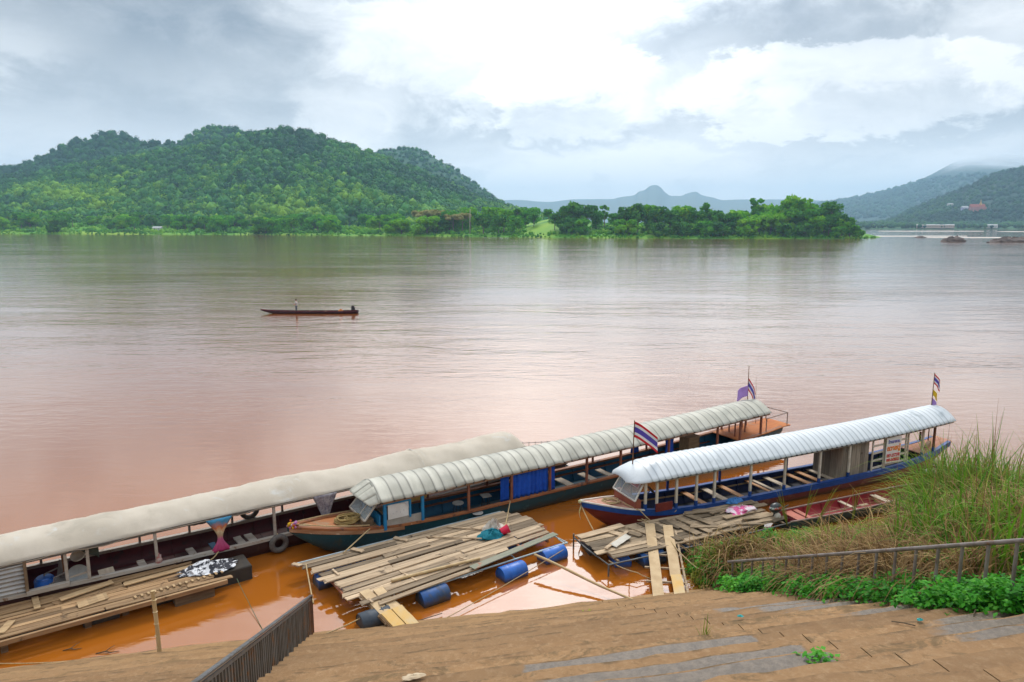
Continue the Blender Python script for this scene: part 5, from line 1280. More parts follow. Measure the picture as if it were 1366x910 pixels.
mb.each('leg', WOOD_DARK, T)
for px, py, m_ in ((135, 826, DRUM_K), (40, 845, DRUM_K), (222, 800, DRUM_K)):
    P = Lc(site(px, py, .06)); drum(T, (P.x, P.y + .18, .06), 0, m_)
for x in (-2, 0, 2, 4, 6): drum(T, (x, -.7, .06), 0, DRUM_K)
P = Lc(site(303, 776, .30)); mb = MB(); mb.box((XE + .30, -1.15, .16), (1.15, .95, .60), None, .3); part(mb, 'float_block', mat('black_foam', (.035, .03, .026), (.05, .04, .03), .85, 4), T, bevel=.03)
mb = MB(); mb.box((XE - .9, -1.65, .14), (1.1, .8, .5), None, .3); part(mb, 'end_box', WOOD_DARK, T, bevel=.02)
mb = MB(); mb.plank((XE + .1, -1.1, .485), (XE + .5, -1.25, .485), .3, .03, .5); part(mb, 'hatch_board', WOOD_DARK, T)
mb = MB(); mb.lathe([(.02, -.12), (.05, -.12), (.05, .05), (.02, .09), (.02, .12)], Matrix.Translation((XE - .15, -2.1, .38)) @ Matrix.Rotation(PI / 2, 4, 'Y'), 10, .5); part(mb, 'bottle_float', mat('cyan_plastic', (.04, .38, .46), (.03, .28, .34), .4, 3), T, 40)
RL_W, RL_T = W, T

# ---- loose things on the rafts
def heap(name, label, cat, P, r, m, n=7, lump=.25, flat=.5, smooth=60, ang=0.0):
    """crumpled sheet or bag: a folded, uneven closed shell"""
    mb = MB(); sd_ = random.randint(0, 999); vs = []; fs = []; S, Rg = 26, 12
    for i in range(Rg + 1):
        ph = PI * i / Rg
        for k in range(S):
            a = 2 * PI * k / S; q = 1 + lump * (float(fbm(2.2 * math.cos(a) + 7, 2.2 * math.sin(a) + ph * 1.6, sd_, 3)) - .5) * 3
            z = r[2] * math.cos(ph); z = z if z > 0 else z * .15
            vs.append((r[0] * q * math.sin(ph) * math.cos(a), r[1] * q * math.sin(ph) * math.sin(a), z * (1 + lump * 2.2 * (float(vnoise(k * .8, i * .9, sd_)) - .5)) + .02))
    for i in range(Rg):
        for k in range(S): fs.append((i * S + k, (i + 1) * S + k, (i + 1) * S + (k + 1) % S, i * S + (k + 1) % S))
    mb.add(vs, fs, .5); o = mb.build(name, m, None, smooth=smooth); o.location = P; o.rotation_euler = (0, 0, ang); return tag(o, label, cat)
heap('sack', 'dirty white plastic sack on the wide raft beside the teal boat', 'sack', site(660, 710, .50), (.34, .26, .34), mat('dirty_white_plastic', (.62, .57, .50), (.40, .33, .26), .55, 6, stain=((.26, .14, .08), 4, .60, .08)), lump=.5)
heap('fishing_net', 'teal fishing net heaped in front of the white sack on the wide raft', 'net', site(656, 716, .50), (.40, .26, .20), mat('teal_net', (.008, .20, .26), (.005, .12, .17), .85, 14, bump=1, bscale=30), lump=.45, ang=.5)
P = site(673, 713, .50); t = thing('bucket', 'red plastic bucket tipped on its side next to the teal net', 'bucket', P, .3)
Mb = Matrix.Translation((0, 0, .15)) @ Matrix.Rotation(math.radians(70), 4, 'Y')
mb = MB(); mb.lathe([(.02, -.14), (.115, -.14), (.15, .14), (.162, .14), (.162, .155), (.14, .15), (.108, -.12), (.02, -.12)], Mb, 20, .5); part(mb, 'bowl', mat('red_plastic', (.60, .012, .055), (.52, .01, .05), .4, 3), t, 50)
mb = MB(); mb.tube([Mb @ Vector((.155 * math.cos(a), .155 * math.sin(a) * .2 + .0, .14 + .12 * math.sin(a))) for a in np.linspace(0, PI, 10)], .006, 5, .5); part(mb, 'handle', MATS['grey_wire'], t)
ZEB = mat('black_white_print', (.68, .68, .70), (.03, .03, .04), .8, 5.0, 3, contrast=.04)
heap('cloth', 'black and white patterned cloth crumpled on the left raft', 'cloth', site(279, 758, .50), (.72, .36, .16), ZEB, lump=.5, ang=.5)
PNK = mat('pink_white_print', (.66, .10, .28), (.72, .62, .66), .7, 4.5, 3, contrast=.05)
heap('tarpaulin', 'pink and white printed plastic sheet crumpled on the dark plank raft', 'tarpaulin', site(989, 681, .54), (.62, .36, .13), PNK, lump=.5, ang=.35)
heap('tarpaulin', 'small blue plastic sheet behind the pink one on the dark plank raft', 'tarpaulin', site(980, 670, .52), (.34, .2, .13), mat('blue_sheet', (.05, .20, .48), (.03, .13, .34), .6, 5), lump=.4, ang=.3)
P0, P1 = site(522, 775, .55), site(640, 745, .58)
mb = MB(); mb.tube([P0, P0.lerp(P1, .5) + Vector((0, 0, .01)), P1], [.055, .05, .045], 8, .5); tag(mb.build('bamboo_pole', BAMBOO, None, smooth=60, origin=P0), 'thick bamboo pole lying along the deck of the wide raft', 'pole')

# ---- gangplanks
def gangplank(label, top, bot, wid, boards, m, tip=None):
    top, bot = Vector(top), Vector(bot); d = (bot - top); L = d.length; u = d.normalized(); y = Vector((0, 0, 1)).cross(u).normalized()
    t = thing('gangplank', label, 'gangplank', top, 0)
    for k in range(boards):
        off = (k - (boards - 1) / 2) * wid; j = random.uniform(-.12, .12)
        mb = MB(); mb.plank(y * off + u * (j - .1), y * off + d + u * j, wid * .86, .04, random.uniform(.5, .9), 0, 0, .03); part(mb, 'board', m, t)
        if tip:
            mb = MB(); z_ = Vector((0, 0, .022 / max(.3, abs(y.cross(u).z) or 1))); mb.plank(y * off + d * .52 + z_ + Vector((0, 0, .02)), y * off + d * 1.02 + z_ + Vector((0, 0, .02)), wid * .9, .03, .7, 0, 0, .03); part(mb, 'end_board', tip[k % len(tip)], t)
    mb = MB()
    for k in range(5): c_ = d * (.12 + .19 * k) - Vector((0, 0, .05)); mb.bar(c_ - y * (wid * boards * .58), c_ + y * (wid * boards * .58), .05, .05, .5)
    mb.each('rung', WOOD_DARK, t)
    for sg in (-1, 1):
        mb = MB(); mb.bar(y * sg * wid * boards * .5 - Vector((0, 0, .06)) - u * .05, y * sg * wid * boards * .5 + d * .98 - Vector((0, 0, .06)), .05, .08, .4); part(mb, 'side_rail', WOOD_WARM, t)
YEL = mat('yellow_worn_plank', (.56, .34, .10), (.50, .38, .22), .8, 1.3, 6, tone=.3, stain=((.62, .30, .02), 1.2, .52, .12)); PLK = mat('tan_new_plank', (.52, .38, .22), (.42, .29, .16), .8, 1.3, tone=.3, stretch=(2, 2, 2))
gangplank('short gangplank of two yellow-ended boards from the wide raft to the steps', site(497, 789, .56), site(546, 840, .13), .36, 2, PLK, (YEL, YEL))
def ladder_plank():
    top, bot = site(879, 704, .58), site(893, 799, .15); d = bot - top; u = d.normalized(); y = Vector((0, 0, 1)).cross(u).normalized()
    t = thing('gangplank', 'long gangplank of two tan boards over rungs from the dark plank raft', 'gangplank', top, 0)
    for off, m_ in ((-.30, PLK), (.30, PLK)):
        mb = MB(); s_ = -1 if off < 0 else 1
        mb.plank(y * off - u * .2, y * off + d * (.72 if off > 0 else 1.0), .33, .04, .65, 0, 0, .03); part(mb, 'board', m_, t)
    mb = MB(); mb.plank(y * .30 + d * .70 + Vector((0, 0, .02)), y * .32 + d * 1.04, .33, .035, .75, 0, 0, .03); part(mb, 'end_board', YEL, t)
    for k in range(5): mb = MB(); c_ = d * (.22 + .185 * k) - Vector((0, 0, .05)); mb.bar(c_ - y * .62, c_ + y * .62, .06, .05, .5); part(mb, 'rung', WOOD_GREY, t)
    mb = MB(); mb.bar(y * .56 + d * .02 - Vector((0, 0, .07)), y * .58 + d * .98 - Vector((0, 0, .07)), .06, .08, .6); part(mb, 'side_rail', WOOD_GREY, t)
ladder_plank()

# ---- poles and ropes
P0 = site(214, 881, .05); z1 = rise(P0, 789); mb = MB(); mb.tube([P0 - Vector((0, 0, .6)), P0, Vector((P0.x - .02, P0.y + .02, z1 * .5)), Vector((P0.x - .06, P0.y + .03, z1))], [.055, .055, .05, .05], 9, .5)
for k in range(6): z = .1 + k * .32; mb.lathe([(.045, -.012), (.062, 0), (.045, .012)], Matrix.Translation((P0.x - .03, P0.y + .01, z)), 9, .5)
tag(mb.build('bamboo_pole', BAMBOO, None, smooth=60, origin=P0), 'upright bamboo mooring pole standing at the water\'s edge by the left raft', 'pole')
P0, P1 = site(713, 740, .50), site(859, 808, .10); mb = MB(); pts = [P0.lerp(P1, k / 8) + Vector((0, 0, .02 * math.sin(k))) for k in range(9)]; mb.tube(pts, [.042, .045, .04, .045, .04, .042, .036, .038, .03], 9, .5)
tag(mb.build('bamboo_pole', BAMBOO, None, smooth=60, origin=P0), 'long bamboo pole slanting from the corner of the wide raft down to the steps', 'pole')
rope('rope', 'taut rope from the end post of the railing to the corner of the wide raft', [site(418, 805, 1.18), site(408, 752, .45)], .02, sag=.03)
rope('rope', 'tan rope from the foot of the railing to the nearest dark drum', [site(412, 853, .25), site(486, 822, .30)], .018, sag=.05)
rope('rope', 'thin rope running low along the near side of the wide raft', [site(420, 868, .1), site(520, 850, .12), site(600, 822, .08), site(752, 733, .32)], .012, sag=.04)
rope('rope', 'mooring rope from the railing foot lying on the lowest step', [site(415, 862, .18), site(445, 856, .16), site(520, 838, .12), site(590, 818, .06)], .012, ROPE_D, sag=.02)
rope('rope', 'pale rope stretched low over the water in front of the left raft', [site(-20, 885, .25), site(150, 877, .15), site(330, 866, .25)], .012, sag=.06)
rope('rope', 'green rope from the end of the left raft slanting down to the water', [site(316, 772, .40), site(330, 800, .15), site(352, 843, .0)], .009, mat('green_rope', (.10, .14, .07), (.07, .1, .05), .9, 9), sag=.02)
rope('rope', 'rope looped over the side of the white roofed boat down to the raft', [R.w(-5.3, -.2, .98), R.w(-4.95, -.86, .84), R.w(-4.6, -1.05, .45), site(862, 693, .50), site(850, 694, .5)], .020, sag=.02)
rope('rope', 'bow rope from the ribbon of the white roofed boat down to the raft corner', [R.w(-6.9, 0, 1.05), site(792, 708, .50)], .022, sag=.03)
rope('rope', 'short rope from a white post down to the dark plank raft', [R.w(R.sx(902, -.9, .65), -.92, .62), site(896, 685, .5)], .018, sag=.02)
rope('rope', 'rope from the corner of the dark plank raft across the water to the steps', [site(812, 748, .42), site(850, 764, .25), site(885, 776, .05)], .015, sag=.05)
rope('rope', 'slack rope from the dark plank raft to the grassy bank', [site(856, 692, .52), site(885, 708, .53), site(905, 735, .5), site(930, 758, .45), site(968, 768, .6)], .018, sag=.02)
rope('rope', 'short rope tying the bow of the teal boat to the wide raft', [M_.w(-6.2, -.84, .84), site(458, 738, .52)], .022, sag=.0)
rope('rope', 'knotted rope from the brown gunwale of the teal boat to the wide raft', [M_.w(M_.sx(680, -.95, .65), -.98, .66), site(672, 712, .52)], .022, sag=.03)
rope('rope', 'rope slung from the rail of the canvas roofed boat down to the left raft', [L_.w(L_.sx(292, -1, .55), -1.02, .58), site(279, 748, .55), site(272, 765, .5), site(274, 778, .3)], .02, sag=.05)
# ================================================================== RAILINGS
t = thing('railing', 'grey steel picket railing running down the steps to the water at the left', 'railing', bank(RAIL_L, -.1, 0))
B0 = bank(RAIL_L, -.1, 0); Q = lambda s, z: bank(RAIL_L - .045 * s, s - .1, z) - B0
TOPL = lambda s: 1.20 + .44 * s
mb = MB(); mb.bar(Q(0, TOPL(0)), Q(16, TOPL(16)), .075, .045, .5); part(mb, 'top_rail', STEEL, t, bevel=.01)
mb = MB(); mb.bar(Q(0, TOPL(0) - .09), Q(16, TOPL(16) - .09), .035, .05, .5); part(mb, 'second_rail', STEEL, t)
mb = MB(); mb.box(Q(-.02, (TOPL(0) - .5) / 2), (.09, .09, TOPL(0) + .5), Matrix.Rotation(.2, 3, 'Z'), .5); mb.box(Q(.14, (TOPL(0) - .55) / 2), (.06, .06, TOPL(0) + .4), Matrix.Rotation(.2, 3, 'Z'), .5); mb.each('end_post', RUST, t)
PICK = mat('rust_streaked_steel', (.13, .125, .115), (.085, .07, .055), .6, 3, metal=.3, stain=((.19, .085, .03), 2.5, .54, .12), stretch=(1, 1, .5))
for k in range(84):
    s_ = .28 + k * .165; gz = .12 + SLOPE * max(0, s_ - .1)
    mb = MB(); mb.box(Q(s_, (TOPL(s_) - .1 + gz - .25) / 2), (.03, .085, TOPL(s_) - .1 - gz + .25), Matrix.Rotation(math.atan2(AL.y, AL.x) + random.uniform(-.06, .06), 3, 'Z'), .5)
    part(mb, 'picket', PICK if s_ > .6 else RUST, t)
t = thing('railing', 'grey pipe handrail with widely spaced posts half buried in dry grass at the right', 'railing', bank(RAIL_A, .1, 0))
B1 = bank(RAIL_A, .1, 0); Q = lambda s, z: bank(RAIL_A, s + .1, z) - B1
TOPR = lambda s: 1.02 + .53 * s
PIPE_G = mat('weathered_pipe', (.27, .235, .215), (.17, .135, .115), .6, 4, metal=.2, stain=((.20, .10, .05), 3, .58, .1))
mb = MB(); mb.tube([Q(.0, TOPR(0)), Q(5, TOPR(5)), Q(14, TOPR(14))], .042, 10, .5); part(mb, 'top_rail', PIPE_G, t, 60)
for k in range(26):
    s_ = .25 + k * .52; gz = .12 + SLOPE * max(0, s_)
    mb = MB(); mb.tube([Q(s_, gz - .3), Q(s_, TOPR(s_) - .03)], .030, 8, .5); part(mb, 'post', PIPE_G, t, 60)

# ================================================================== RIGHT BANK: ground and plants
s_sh = curve([(10.4, .6), (10.9, -.6), (11.4, -2.2), (12.2, -2.9), (14, -3.2), (16, -3.3), (20, -3.2), (24, -2.2), (36, -1), (60, 2)])
def bz(a, s):
    d = s - s_sh(a); z = .40 * d if d > 0 else .5 * d
    plane = SLOPE * s + .10; k = max(min(1, max(0, (a - 11.9) / 2.5)), min(1, max(0, (.2 - s) / 1.0)))
    if a < 11.5: plane -= .45
    z = plane * (1 - k) + min(z, .40 * d) * k if s > s_sh(a) else .5 * d
    return z + (float(fbm(a * .8, s * .8, 51, 3)) - .5) * .30 * min(1, max(0, d))
V = []; NA, NS = 90, 70
for i in range(NA):
    a = 10.4 + 45 * (i / (NA - 1)) ** 1.7
    for j in range(NS): s_ = -9 + 30 * j / (NS - 1); p = bank(a, s_, bz(a, s_)); V.append(p[:])
Fq = [(i * NS + j, (i + 1) * NS + j, (i + 1) * NS + j + 1, i * NS + j + 1) for i in range(NA - 1) for j in range(NS - 1)]
np_mesh('bank_ground', V, Fq, mat('bank_soil', (.07, .075, .02), (.10, .07, .03), .95, .9, world=True, stain=((.06, .11, .02), .8, .5, .12)), np.full(len(V), .5), smooth=True)['kind'] = 'structure'

def blade_mat(name, base, tip, var, rough=.75):
    """base and tip are two leaf colours between which single blades vary"""
    m = bpy.data.materials.new(name); m.use_nodes = True; g = NT(m.node_tree); b = g.N['Principled BSDF']
    a = g.node('ShaderNodeAttribute', attribute_name='tone'); rp = g.node('ShaderNodeValToRGB'); cr = rp.color_ramp
    cr.elements[0].color = (*base, 1); cr.elements[1].color = (*var, 1); e = cr.elements.new(.5); e.color = (*tip, 1)
    g.L.new(a.outputs['Fac'], rp.inputs[0]); g.L.new(rp.outputs[0], b.inputs['Base Color']); b.inputs['Roughness'].default_value = rough; b.inputs['Specular IOR Level'].default_value = .25
    tl = g.node('ShaderNodeBsdfTranslucent'); g.L.new(rp.outputs[0], tl.inputs[0]); mxs = g.node('ShaderNodeMixShader'); mxs.inputs[0].default_value = .35
    g.L.new(b.outputs[0], mxs.inputs[1]); g.L.new(tl.outputs[0], mxs.inputs[2]); g.L.new(mxs.outputs[0], g.N['Material Output'].inputs[0]); return m
def blades(name, B, H, W, lean, bend, m, T, seg=5, yaw=None):
    """curved tapering leaves standing at points B"""
    n = len(B); B = np.asarray(B); H = np.asarray(H); ya = rng.uniform(0, 2 * PI, n) if yaw is None else yaw
    dx, dy = np.cos(ya), np.sin(ya); V = np.zeros((n, (seg + 1) * 2, 3)); lean = np.asarray(lean); bend = np.asarray(bend)
    for i in range(seg + 1):
        t = i / seg; an = lean + bend * t * t; out = H * t * np.sin(lean + bend * t * .5 * t); up = H * t * np.cos(np.clip(lean + bend * t * .6 * t, 0, 2.6))
        c = np.stack([B[:, 0] + dx * out, B[:, 1] + dy * out, B[:, 2] + up], -1); wv = np.asarray(W) * (1 - t) ** .7 * .5 + .002
        sd_ = np.stack([-dy * wv, dx * wv, np.zeros(n)], -1); V[:, i * 2] = c - sd_; V[:, i * 2 + 1] = c + sd_
    f = np.array([(2 * i, 2 * i + 1, 2 * i + 3, 2 * i + 2) for i in range(seg)]); k = (seg + 1) * 2
    F = f[None] + (np.arange(n) * k)[:, None, None]
    return tag(np_mesh(name, V.reshape(-1, 3), F.reshape(-1, 4), m, np.repeat(np.asarray(T), k)), kind='stuff')
def pts_in(n, fa, fs, fn=None):
    A, S = fa(n), fs(n); out = []
    for a, s_ in zip(A, S):
        if fn and not fn(a, s_): continue
        out.append(bank(a, s_, bz(a, s_))[:])
    return np.array(out)
land_ok = lambda a, s: s > s_sh(a) - .15
REED = blade_mat('reed_leaf', (.05, .18, .010), (.13, .29, .015), (.30, .31, .05)); DRY = blade_mat('dry_straw', (.13, .070, .028), (.30, .175, .065), (.52, .36, .16)); GRS = blade_mat('grass_leaf', (.09, .20, .012), (.23, .28, .025), (.42, .36, .07)); HERB = blade_mat('herb_leaf', (.018, .15, .008), (.045, .29, .010), (.12, .42, .018), .6)
# tall reeds: clumped
def clumps(n, cen, sig): c = np.array(cen)[rng.integers(0, len(cen), n)]; return c + rng.normal(0, sig, (n, 2))
cen = [(rng.uniform(19.6, 22.5), rng.uniform(-3.0, -.2)) for _ in range(34)] + [(rng.uniform(20.5, 30), rng.uniform(-2.6, 1.6)) for _ in range(70)] + [(rng.uniform(13.2, 18), rng.uniform(3.6, 7.5)) for _ in range(16)]
q = clumps(8500, cen, .34); q = np.array([x_ for x_ in q if land_ok(*x_)]); B = np.array([bank(a, s_, bz(a, s_))[:] for a, s_ in q])
hgt = np.where(q[:, 1] > 2.6, .62, np.clip((q[:, 0] - 17.2) / 4.0, .4, 1)) * (.65 + .6 * np.array([float(vnoise(a * .9, s_ * .9, 71)) for a, s_ in q])); H = rng.uniform(1.2, 3.7, len(B)) * hgt
blades('tall_reeds', B, H, rng.uniform(.028, .070, len(B)), rng.uniform(.02, .32, len(B)), rng.uniform(.1, 1.9, len(B)), REED, np.clip(rng.normal(.5, .3, len(B)), 0, 1), 6)
k = rng.choice(len(B), 900); blades('reed_stalks', B[k], rng.uniform(1.6, 4.0, 900) * hgt[k], np.full(900, .022), rng.uniform(0, .25, 900), rng.uniform(0, .5, 900), DRY, np.clip(rng.normal(.35, .28, 900), 0, 1), 5)
# dry straw, bent over, along the railing and at the foot of the reeds
cen = [(rng.uniform(19.4, 27), rng.uniform(-2.0, 2.2)) for _ in range(60)] + [(rng.uniform(11.75, 13.2), rng.uniform(-.9, 7.5)) for _ in range(64)] + [(rng.uniform(11.3, 12.6), rng.uniform(-1.8, .2)) for _ in range(5)] + [(rng.uniform(12.4, 17), rng.uniform(3.0, 8.0)) for _ in range(44)] + [(rng.uniform(11.7, 12.2), rng.uniform(3.0, 7.0)) for _ in range(7)] + [(rng.uniform(13.5, 19), rng.uniform(.4, 3.5)) for _ in range(14)]
q = clumps(7600, cen, .24); q = np.array([x_ for x_ in q if land_ok(*x_) and (x_[0] > 11.6 or x_[1] < -.1)]); B = np.array([bank(a, s_, bz(a, s_))[:] for a, s_ in q])
far_ = np.clip((q[:, 0] - 12) / 5, 0, 1) + np.where(q[:, 1] > 2.8, .45, 0); blades('dry_grass', B, rng.uniform(.6, 1.3, len(B)) * (1 + .7 * far_), rng.uniform(.022, .046, len(B)), rng.uniform(.1, .9, len(B)), rng.uniform(.4, 2.3, len(B)), DRY, np.clip(rng.normal(.45, .28, len(B)), 0, 1), 6)
# yellow green bank grass down to the raft and the skiff
B = pts_in(16000, lambda n: 10.9 + 10 * rng.random(n) ** 1.15, lambda n: rng.uniform(-3.4, 3.4, n), lambda a, s: land_ok(a, s) and (a > 11.6 or s < -.1) and float(vnoise(a * 1.2, s * 1.2, 61)) > .22)
sB = (B - np.array(W0[:])) @ np.array(UP[:]); blades('bank_grass', B, rng.uniform(.25, .72, len(B)) * np.where(sB < -1.0, .42, 1), rng.uniform(.020, .042, len(B)), rng.uniform(.05, .6, len(B)), rng.uniform(.2, 1.8, len(B)), GRS, np.clip(rng.normal(.5, .3, len(B)), 0, 1), 4)
# broad-leaved herbs along the edge of the steps
def herbs(name, cents, per, spread, hmax, size, m, seed_lo=.0, seed_hi=1.0):
    V = []; T = []; cs_ = []
    for (P, sc_) in cents:
        n = int(per * sc_); tone0 = rng.uniform(seed_lo, seed_hi)
        o = rng.normal(0, spread * sc_ * .55, (n, 2)); rr = np.hypot(o[:, 0], o[:, 1]); z = hmax * sc_ * np.clip(1 - (rr / (spread * sc_ * 1.6)) ** 2, .1, 1) * rng.uniform(.35, 1, n)
        c = np.stack([P[0] + o[:, 0], P[1] + o[:, 1], P[2] + z], -1); ya = rng.uniform(0, 2 * PI, n); ti = rng.uniform(-.1, .9, n); L = size * rng.uniform(.6, 1.3, n); wd = L * rng.uniform(.5, .75, n)
        d = np.stack([np.cos(ya) * np.cos(ti), np.sin(ya) * np.cos(ti), -np.sin(ti)], -1); y = np.stack([-np.sin(ya), np.cos(ya), rng.uniform(-.3, .3, n)], -1); up = np.cross(d, y)
        v = np.stack([c, c + d * (L * .45)[:, None] + y * (wd * .5)[:, None] + up * (L * .08)[:, None], c + d * L[:, None], c + d * (L * .45)[:, None] - y * (wd * .5)[:, None] + up * (L * .08)[:, None]], 1)
        V.append(v.reshape(-1, 3)); T.append(np.repeat(np.clip(tone0 * .6 + rng.normal(.2, .16, n), 0, 1), 4))
    V = np.concatenate(V); F = np.arange(len(V)).reshape(-1, 4)
    return np_mesh(name, V, F, m, np.concatenate(T))
cents = []
for _ in range(330):
    s_ = rng.uniform(-.2, 10.5); a = RAIL_A + rng.normal(.02, .26) + (.12 if s_ < 1 else 0) + max(0, rng.normal(0, .5)); P = bank(a, s_, max(bz(max(a, 11.56), s_), SLOPE * s_ + .05)); cents.append((P, rng.uniform(.6, 1.25)))
for _ in range(90):
    a, s_ = rng.uniform(12.0, 15.5), rng.uniform(-1.8, 7)
    if land_ok(a, s_): cents.append((bank(a, s_, bz(a, s_)), rng.uniform(.5, 1.0)))
for _ in range(70):
    a, s_ = rng.uniform(13.0, 24), rng.uniform(4.0, 11); cents.append((bank(a, s_, bz(a, s_)), rng.uniform(.9, 1.6)))
tag(herbs('green_herbs', cents, 95, .27, .56, .105, HERB), kind='stuff')
cents = []
for _ in range(260):
    a, s_ = 11.1 + 9 * rng.random() ** 1.6, rng.uniform(-3.0, 2.5)
    if land_ok(a, s_): cents.append((bank(a, s_, bz(a, s_)), rng.uniform(.4, .8)))
tag(herbs('bank_herbs', cents, 50, .24, .35, .11, HERB, .4, 1), kind='stuff')
cents = []
for _ in range(26):
    s_ = rng.uniform(-.4, 1.2); a = RAIL_A - .1 + rng.normal(.1, .3); cents.append((bank(a, s_, .1 + SLOPE * max(0, s_)), .6))
tag(herbs('brown_weeds', cents, 60, .28, .38, .07, DRY, .0, .5), kind='stuff')
# slender grass sprigs standing in front of the skiff
for px, py, h_, ln, lb in ((1048, 700, 1.45, .18, 'tall slender grass sprig left of the red skiff'), (1072, 690, 1.35, -.25, 'tall slender grass sprig behind the stern of the red skiff'), (1085, 700, 1.7, -.55, 'yellow leaning grass sprig over the red skiff'), (1135, 695, 1.5, -.05, 'single thin grass stalk in front of the middle of the red skiff')):
    P = site(px, py, .3); mb = MB()
    for k in range(7):
        a = rng.uniform(-.16, .16) + (-ln); L = h_ * rng.uniform(.55, 1); pts = [(math.sin(a) * L * u_ + .10 * math.sin(a * 5) * u_ * u_, .06 * k * u_ - .15, L * u_ * math.cos(a)) for u_ in np.linspace(0, 1, 6)]
        mb.tube(pts, [.012, .011, .010, .008, .006, .003], 4, rng.uniform(.3, .8))
    o = mb.build('grass_sprig', GRS, None, smooth=180); o.location = P; tag(o, lb, 'grass', 'grass sprigs by the skiff')
# small plants rooted in the steps
for px, py, z, sc_, lb, nm in ((786, 822, .25, .30, 'tiny yellow green weed growing on the low steps left of the joint', 'weed'), (1093, 889, 4.0, .42, 'round bright green weed growing from the open joint of the steps', 'weed'), (915, 860, 1.9, .22, 'small low weed on the steps beside the thin grass tuft', 'weed')):
    ray = site(px, py, 0) - Vector((0, 0, CAM_H)); best = None
    for k in range(4000):
        p = Vector((0, 0, CAM_H)) + ray * (k / 4000); s_ = (p - W0).dot(UP)
        if p.z < .16 + SLOPE * max(0, s_ - .3): best = p; break
    P = best or site(px, py, 0); t = thing(nm, lb, 'weed', P)
    herbs('leaves', [((0, 0, 0), 1.0)], 90 if sc_ > .3 else 40, sc_ * .55, sc_ * .55, sc_ * .24, HERB if sc_ > .3 else GRS, .7, 1).parent = t
    mb = MB(); mb.tube([(0, 0, -.05), (.01, .01, sc_ * .3)], [.012, .006], 5, .5); part(mb, 'stem', GRS, t)
for px, py, h_, lb in ((938, 858, .55, 'thin upright grass tuft growing on the steps near the joint'),):
    ray = site(px, py, 0) - Vector((0, 0, CAM_H)); best = None
    for k in range(4000):
        p = Vector((0, 0, CAM_H)) + ray * (k / 4000); s_ = (p - W0).dot(UP)
        if p.z < .16 + SLOPE * max(0, s_ - .3): best = p; break
    n = 14; o = blades('grass_tuft', rng.normal(0, .03, (n, 3)) * (1, 1, 0), rng.uniform(.3, 1, n) * h_, np.full(n, .02), rng.uniform(0, .35, n), rng.uniform(0, .6, n), GRS, rng.uniform(.1, .6, n)); o.location = best or (0, 0, 0)
    del o['kind']; tag(o, lb, 'grass')
def step_point(px, py):
    ray = site(px, py, 0) - Vector((0, 0, CAM_H))
    for k in range(6000):
        p = Vector((0, 0, CAM_H)) + ray * (k / 6000); s_ = (p - W0).dot(UP); kk = math.floor((s_ + .1) / TREAD)
        if p.z < .18 + SLOPE * TREAD * max(-3, kk): return p
    return site(px, py, 0)
CY = mat('cyan_plastic_scrap', (.03, .40, .38), (.02, .3, .3), .5, 5)
heap('litter', 'scrap of turquoise plastic on the beige steps', 'litter', step_point(987, 824) + Vector((0, 0, .01)), (.055, .035, .02), CY, lump=.6)
heap('litter', 'scrap of turquoise plastic on the wet grey steps', 'litter', step_point(1227, 829) + Vector((0, 0, .01)), (.055, .03, .02), CY, lump=.6)
heap('stone', 'pale flat stone lying on the lower steps near the bottom edge', 'stone', step_point(552, 905) + Vector((0, 0, .01)), (.15, .07, .022), mat('pale_stone', (.56, .44, .30), (.45, .34, .22), .9, 4), lump=.4, ang=.3)
for px, py in ((1205, 833), (1300, 818), (1180, 800)):
    P = step_point(px, py) + Vector((0, 0, .015)); a = random.uniform(0, 3); mb = MB(); L = random.uniform(.08, .2); mb.tube([(-L * math.cos(a), -L * math.sin(a), 0), (0, 0, .012), (L * math.cos(a), L * math.sin(a), 0)], .010, 5, .5)
    o = mb.build('twig', ROPE_D, None); o.location = P; tag(o, 'dark twig lying on the concrete steps', 'twig', 'twigs on the steps')

for px, py, L, lb in ((142, 872, .28, 'forked dark twig floating in the water left of the upright bamboo pole'), (157, 885, .2, 'short dark stick at the waterline left of the upright bamboo pole'), (185, 886, .12, 'small dark leaf litter at the waterline beside the foot of the bamboo pole'), (95, 868, .22, 'dark branch floating under the left raft')):
    P = site(px, py, .01); mb = MB(); mb.tube([(-L, 0, 0), (-.2 * L, .05, .03), (.3 * L, .02, .02), (L, .10, .01)], [.012, .016, .014, .006], 5, .5); mb.tube([(-.2 * L, .05, .03), (.1 * L, .2, .06), (.2 * L, .32, .04)], [.012, .009, .004], 5, .5)
    o = mb.build('floating_twig', ROPE_D, None); o.location = P; tag(o, lb, 'twig')
# ================================================================== SKIFF by the bank
S_ = Boat('skiff', 'narrow open skiff, red inside, with an outboard motor, by the grassy bank', site(1050, 701, .0).to_tuple()[:2] + (0,), 22.5, None)
del_ = S_.root
S_IN = mat('faded_red_paint', (.33, .028, .035), (.22, .02, .025), .6, 1.5, stain=((.34, .12, .10), 2.2, .58, .12)); S_OUT = mat('dark_teal_paint', (.03, .08, .085), (.05, .06, .055), .6, 2)
S_.hull([(-.35, .46), (.5, .52), (3, .56), (5.4, .50), (6.8, .25), (7.5, .05)], [(-.35, .36), (3, .36), (5.4, .42), (7.5, .62)], [(-.35, -.08), (3, -.12), (5.4, -.08), (7.5, .46)], S_OUT, S_IN, n=30, floor=.07, m_floor=S_IN, plank_ribs=True)
S_.strip('gunwale', mat('grey_pink_timber', (.34, .24, .22), (.22, .15, .13), .8, 3), -.3, 7.4, .05, .04, .015, -.01)
